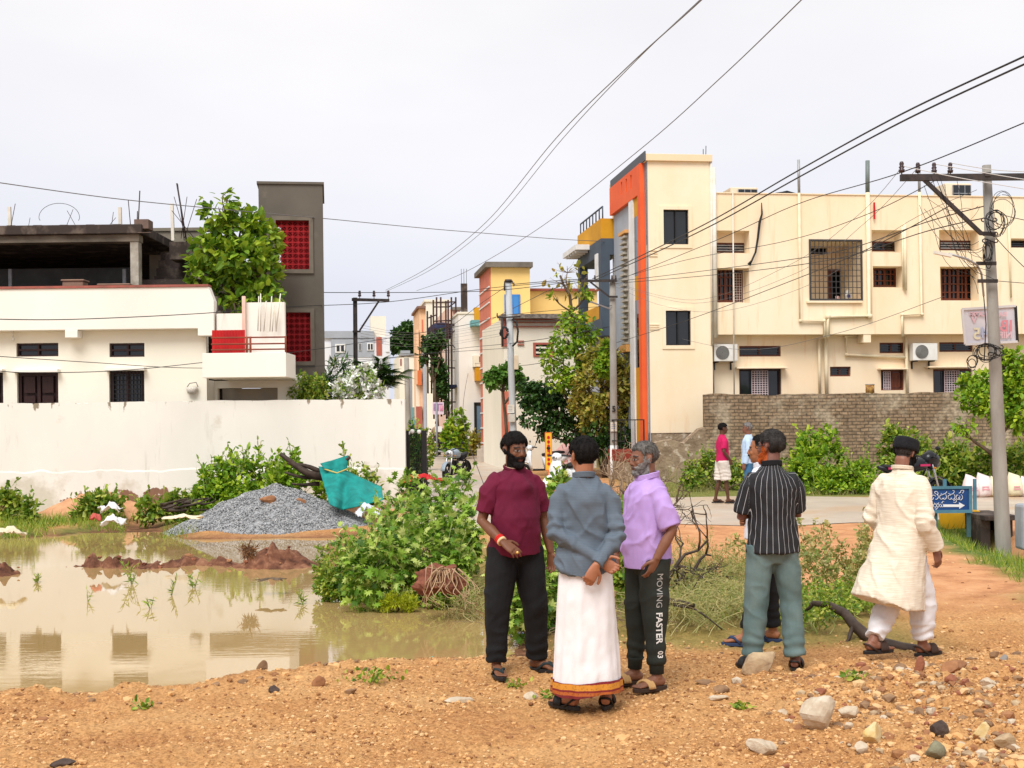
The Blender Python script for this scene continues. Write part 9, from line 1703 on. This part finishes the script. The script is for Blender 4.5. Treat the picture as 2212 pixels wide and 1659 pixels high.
 if fairing: part('fairing', lambda m: m.loft([((.30, 0, .95), .12, .10, (0, 1, 0)), ((.45, 0, 1.00), .15, .16, (0, 1, 0)), ((.60, 0, .95), .12, .13, (0, 1, 0)), ((.70, 0, .86), .04, .05, (0, 1, 0))], 16), trim); part('side_stripe', lambda m: (m.box((.05, -.185, .86), (.3, -.175, .90)), m.box((-.7, -.125, .82), (-.4, -.115, .86))), pm('magenta_stripe', (.5, .03, .12)))
 return t
def scooter(label, loc, rz, paint, t_=None, name='scooter', dark=BLACK):
 t = thing(name, label, 'scooter', loc, rz); wheel(t, .60, .24, .055); wheel(t, -.58, .24, .06)
 def part(nm, fn, mat, **k): m_ = MB(); fn(m_); return obj(nm, m_, mat, t, **k)
 part('front_apron', lambda m: m.loft([((.34, 0, .25), .16, .03, (0, 1, 0)), ((.40, 0, .45), .22, .05, (0, 1, 0)), ((.42, 0, .70), .19, .06, (0, 1, 0)), ((.38, 0, .88), .11, .07, (0, 1, 0))], 16), paint)
 part('front_mudguard', lambda m: m.loft([((.60+.28*math.cos(a), 0, .24+.30*math.sin(a)), .085, .02, (0, 1, 0)) for a in np.linspace(.1, 2.6, 9)], 10), paint)
 part('floorboard', lambda m: m.box((-.15, -.15, .24), (.36, .15, .30)), dark, bevel=.01)
 part('rear_body', lambda m: m.loft([((-.10, 0, .46), .14, .22, (0, 1, 0)), ((-.35, 0, .52), .19, .22, (0, 1, 0)), ((-.65, 0, .60), .17, .16, (0, 1, 0)), ((-.86, 0, .66), .08, .08, (0, 1, 0))], 18), paint)
 part('seat', lambda m: m.loft([((-.05, 0, .74), .11, .05, (0, 1, 0)), ((-.30, 0, .78), .15, .06, (0, 1, 0)), ((-.60, 0, .82), .14, .055, (0, 1, 0)), ((-.78, 0, .82), .09, .04, (0, 1, 0))], 14), SEAT)
 part('handlebar', lambda m: (m.tube([(.26, -.34, .99), (.34, -.12, 1.0), (.34, .12, 1.0), (.26, .34, .99)], .02, 8), m.tube([(.36, 0, .8), (.34, 0, 1.0)], .04, 8)), dark)
 hl = part('head_cowl', lambda m: m.loft([((.28, 0, .98), .10, .07, (0, 1, 0)), ((.38, 0, .98), .14, .09, (0, 1, 0)), ((.46, 0, .95), .09, .07, (0, 1, 0))], 14), paint); m_ = MB(); m_.loft([((.462, 0, .95), .07, .055, (0, 1, 0)), ((.48, 0, .95), .04, .03, (0, 1, 0))], 12); obj('lens', m_, CHR, hl)
 part('tail_light', lambda m: m.ell((-.90, 0, .70), (.03, .08, .04), 10, 6), REDM)
 part('number_plate', lambda m: m.box((-.93, -.09, .48), (-.92, .09, .58)), WHT)
 part('rear_mudguard', lambda m: m.loft([((-.58+.27*math.cos(a), 0, .24+.28*math.sin(a)), .08, .012, (0, 1, 0)) for a in np.linspace(1.6, 3.2, 7)], 8), dark)
 for s_ in (-1, 1): part('mirror', lambda m: (m.tube([(.30, .24*s_, 1.0), (.27, .30*s_, 1.14)], .008, 6), m.ell((.26, .32*s_, 1.17), (.02, .055, .04), 10, 8)), dark)
 return t
def on(px, Y): return Vector((at(px, 914, Y).x, Y, .03+.46*float(smooth(np.array(Y), 42, 75))**2))
PAINTG = pm('bike_grey', (.36, .44, .50), (.28, .34, .40), 3, 3, .35); PBLK = pm('bike_black', (.012, .012, .015), rough=.25); WSC = pm('scooter_white', (.76, .77, .77), rough=.3); MRN = pm('scooter_maroon', (.20, .012, .02), rough=.3)
motorbike('grey and pale blue motorbike parked on the street facing the men', on(985, 39.0), rad(-112), PAINTG, PBLK, pale=WSC)
motorbike('black motorbike with pink stripes parked behind the blue sign, half hidden by the kurta man', on(1968, 24.6), rad(28), PBLK, PBLK, fairing=True)
bpy.data.objects['motorcycle.001']['label'] = 'black motorbike with pink stripes parked between the kurta man and the sacks'
motorbike('dark motorbike with blue tank parked far up the street beside the scooter rider', on(962, 62), rad(-35), pm('bike_blue', (.10, .22, .42), rough=.35), PBLK)
scooter('white scooter standing between the maroon shirt man and the dhoti man', on(1222, 30.5), rad(-128), WSC)
scooter('black and white scooter parked at the pink ramp', on(1168, 41.5), rad(198), WSC, dark=PBLK)
sc = scooter('maroon scooter seen from behind with its rider in the far street', on(943, 67), rad(92), MRN)
# the rider
p = Person('scooter rider in a khaki shirt seen from behind in the far street', on(943, 67)+Vector((0, .0, -.10)), facing(-2), 1.70, (.12, .05, .03), vox=.014)
p.pose({1: ((.26, .16, 1.10), (.30, .42, 1.10), (0, 1, -.1), (0, 0, -1), 1.2), -1: ((-.26, .16, 1.10), (-.30, .42, 1.10), (0, 1, -.1), (0, 0, -1), 1.2)}, {1: ((.20, .42, .72), (.18, .36, .38), 0), -1: ((-.20, .42, .72), (-.18, .36, .38), 0)})
p.body(); p.hair(T=.016, front=.055, low=-.05); KH = cloth('khaki', (.44, .31, .20)); p.top('khaki_shirt', KH, hem=.86, sleeves='long', vox=.016, folds=.008, seed=70, loose=1.12); p.trousers('khaki_trousers', KH, vox=.016, seed=71, crotch=.84); p.sandals(BLACK, BLACK, 'wide')
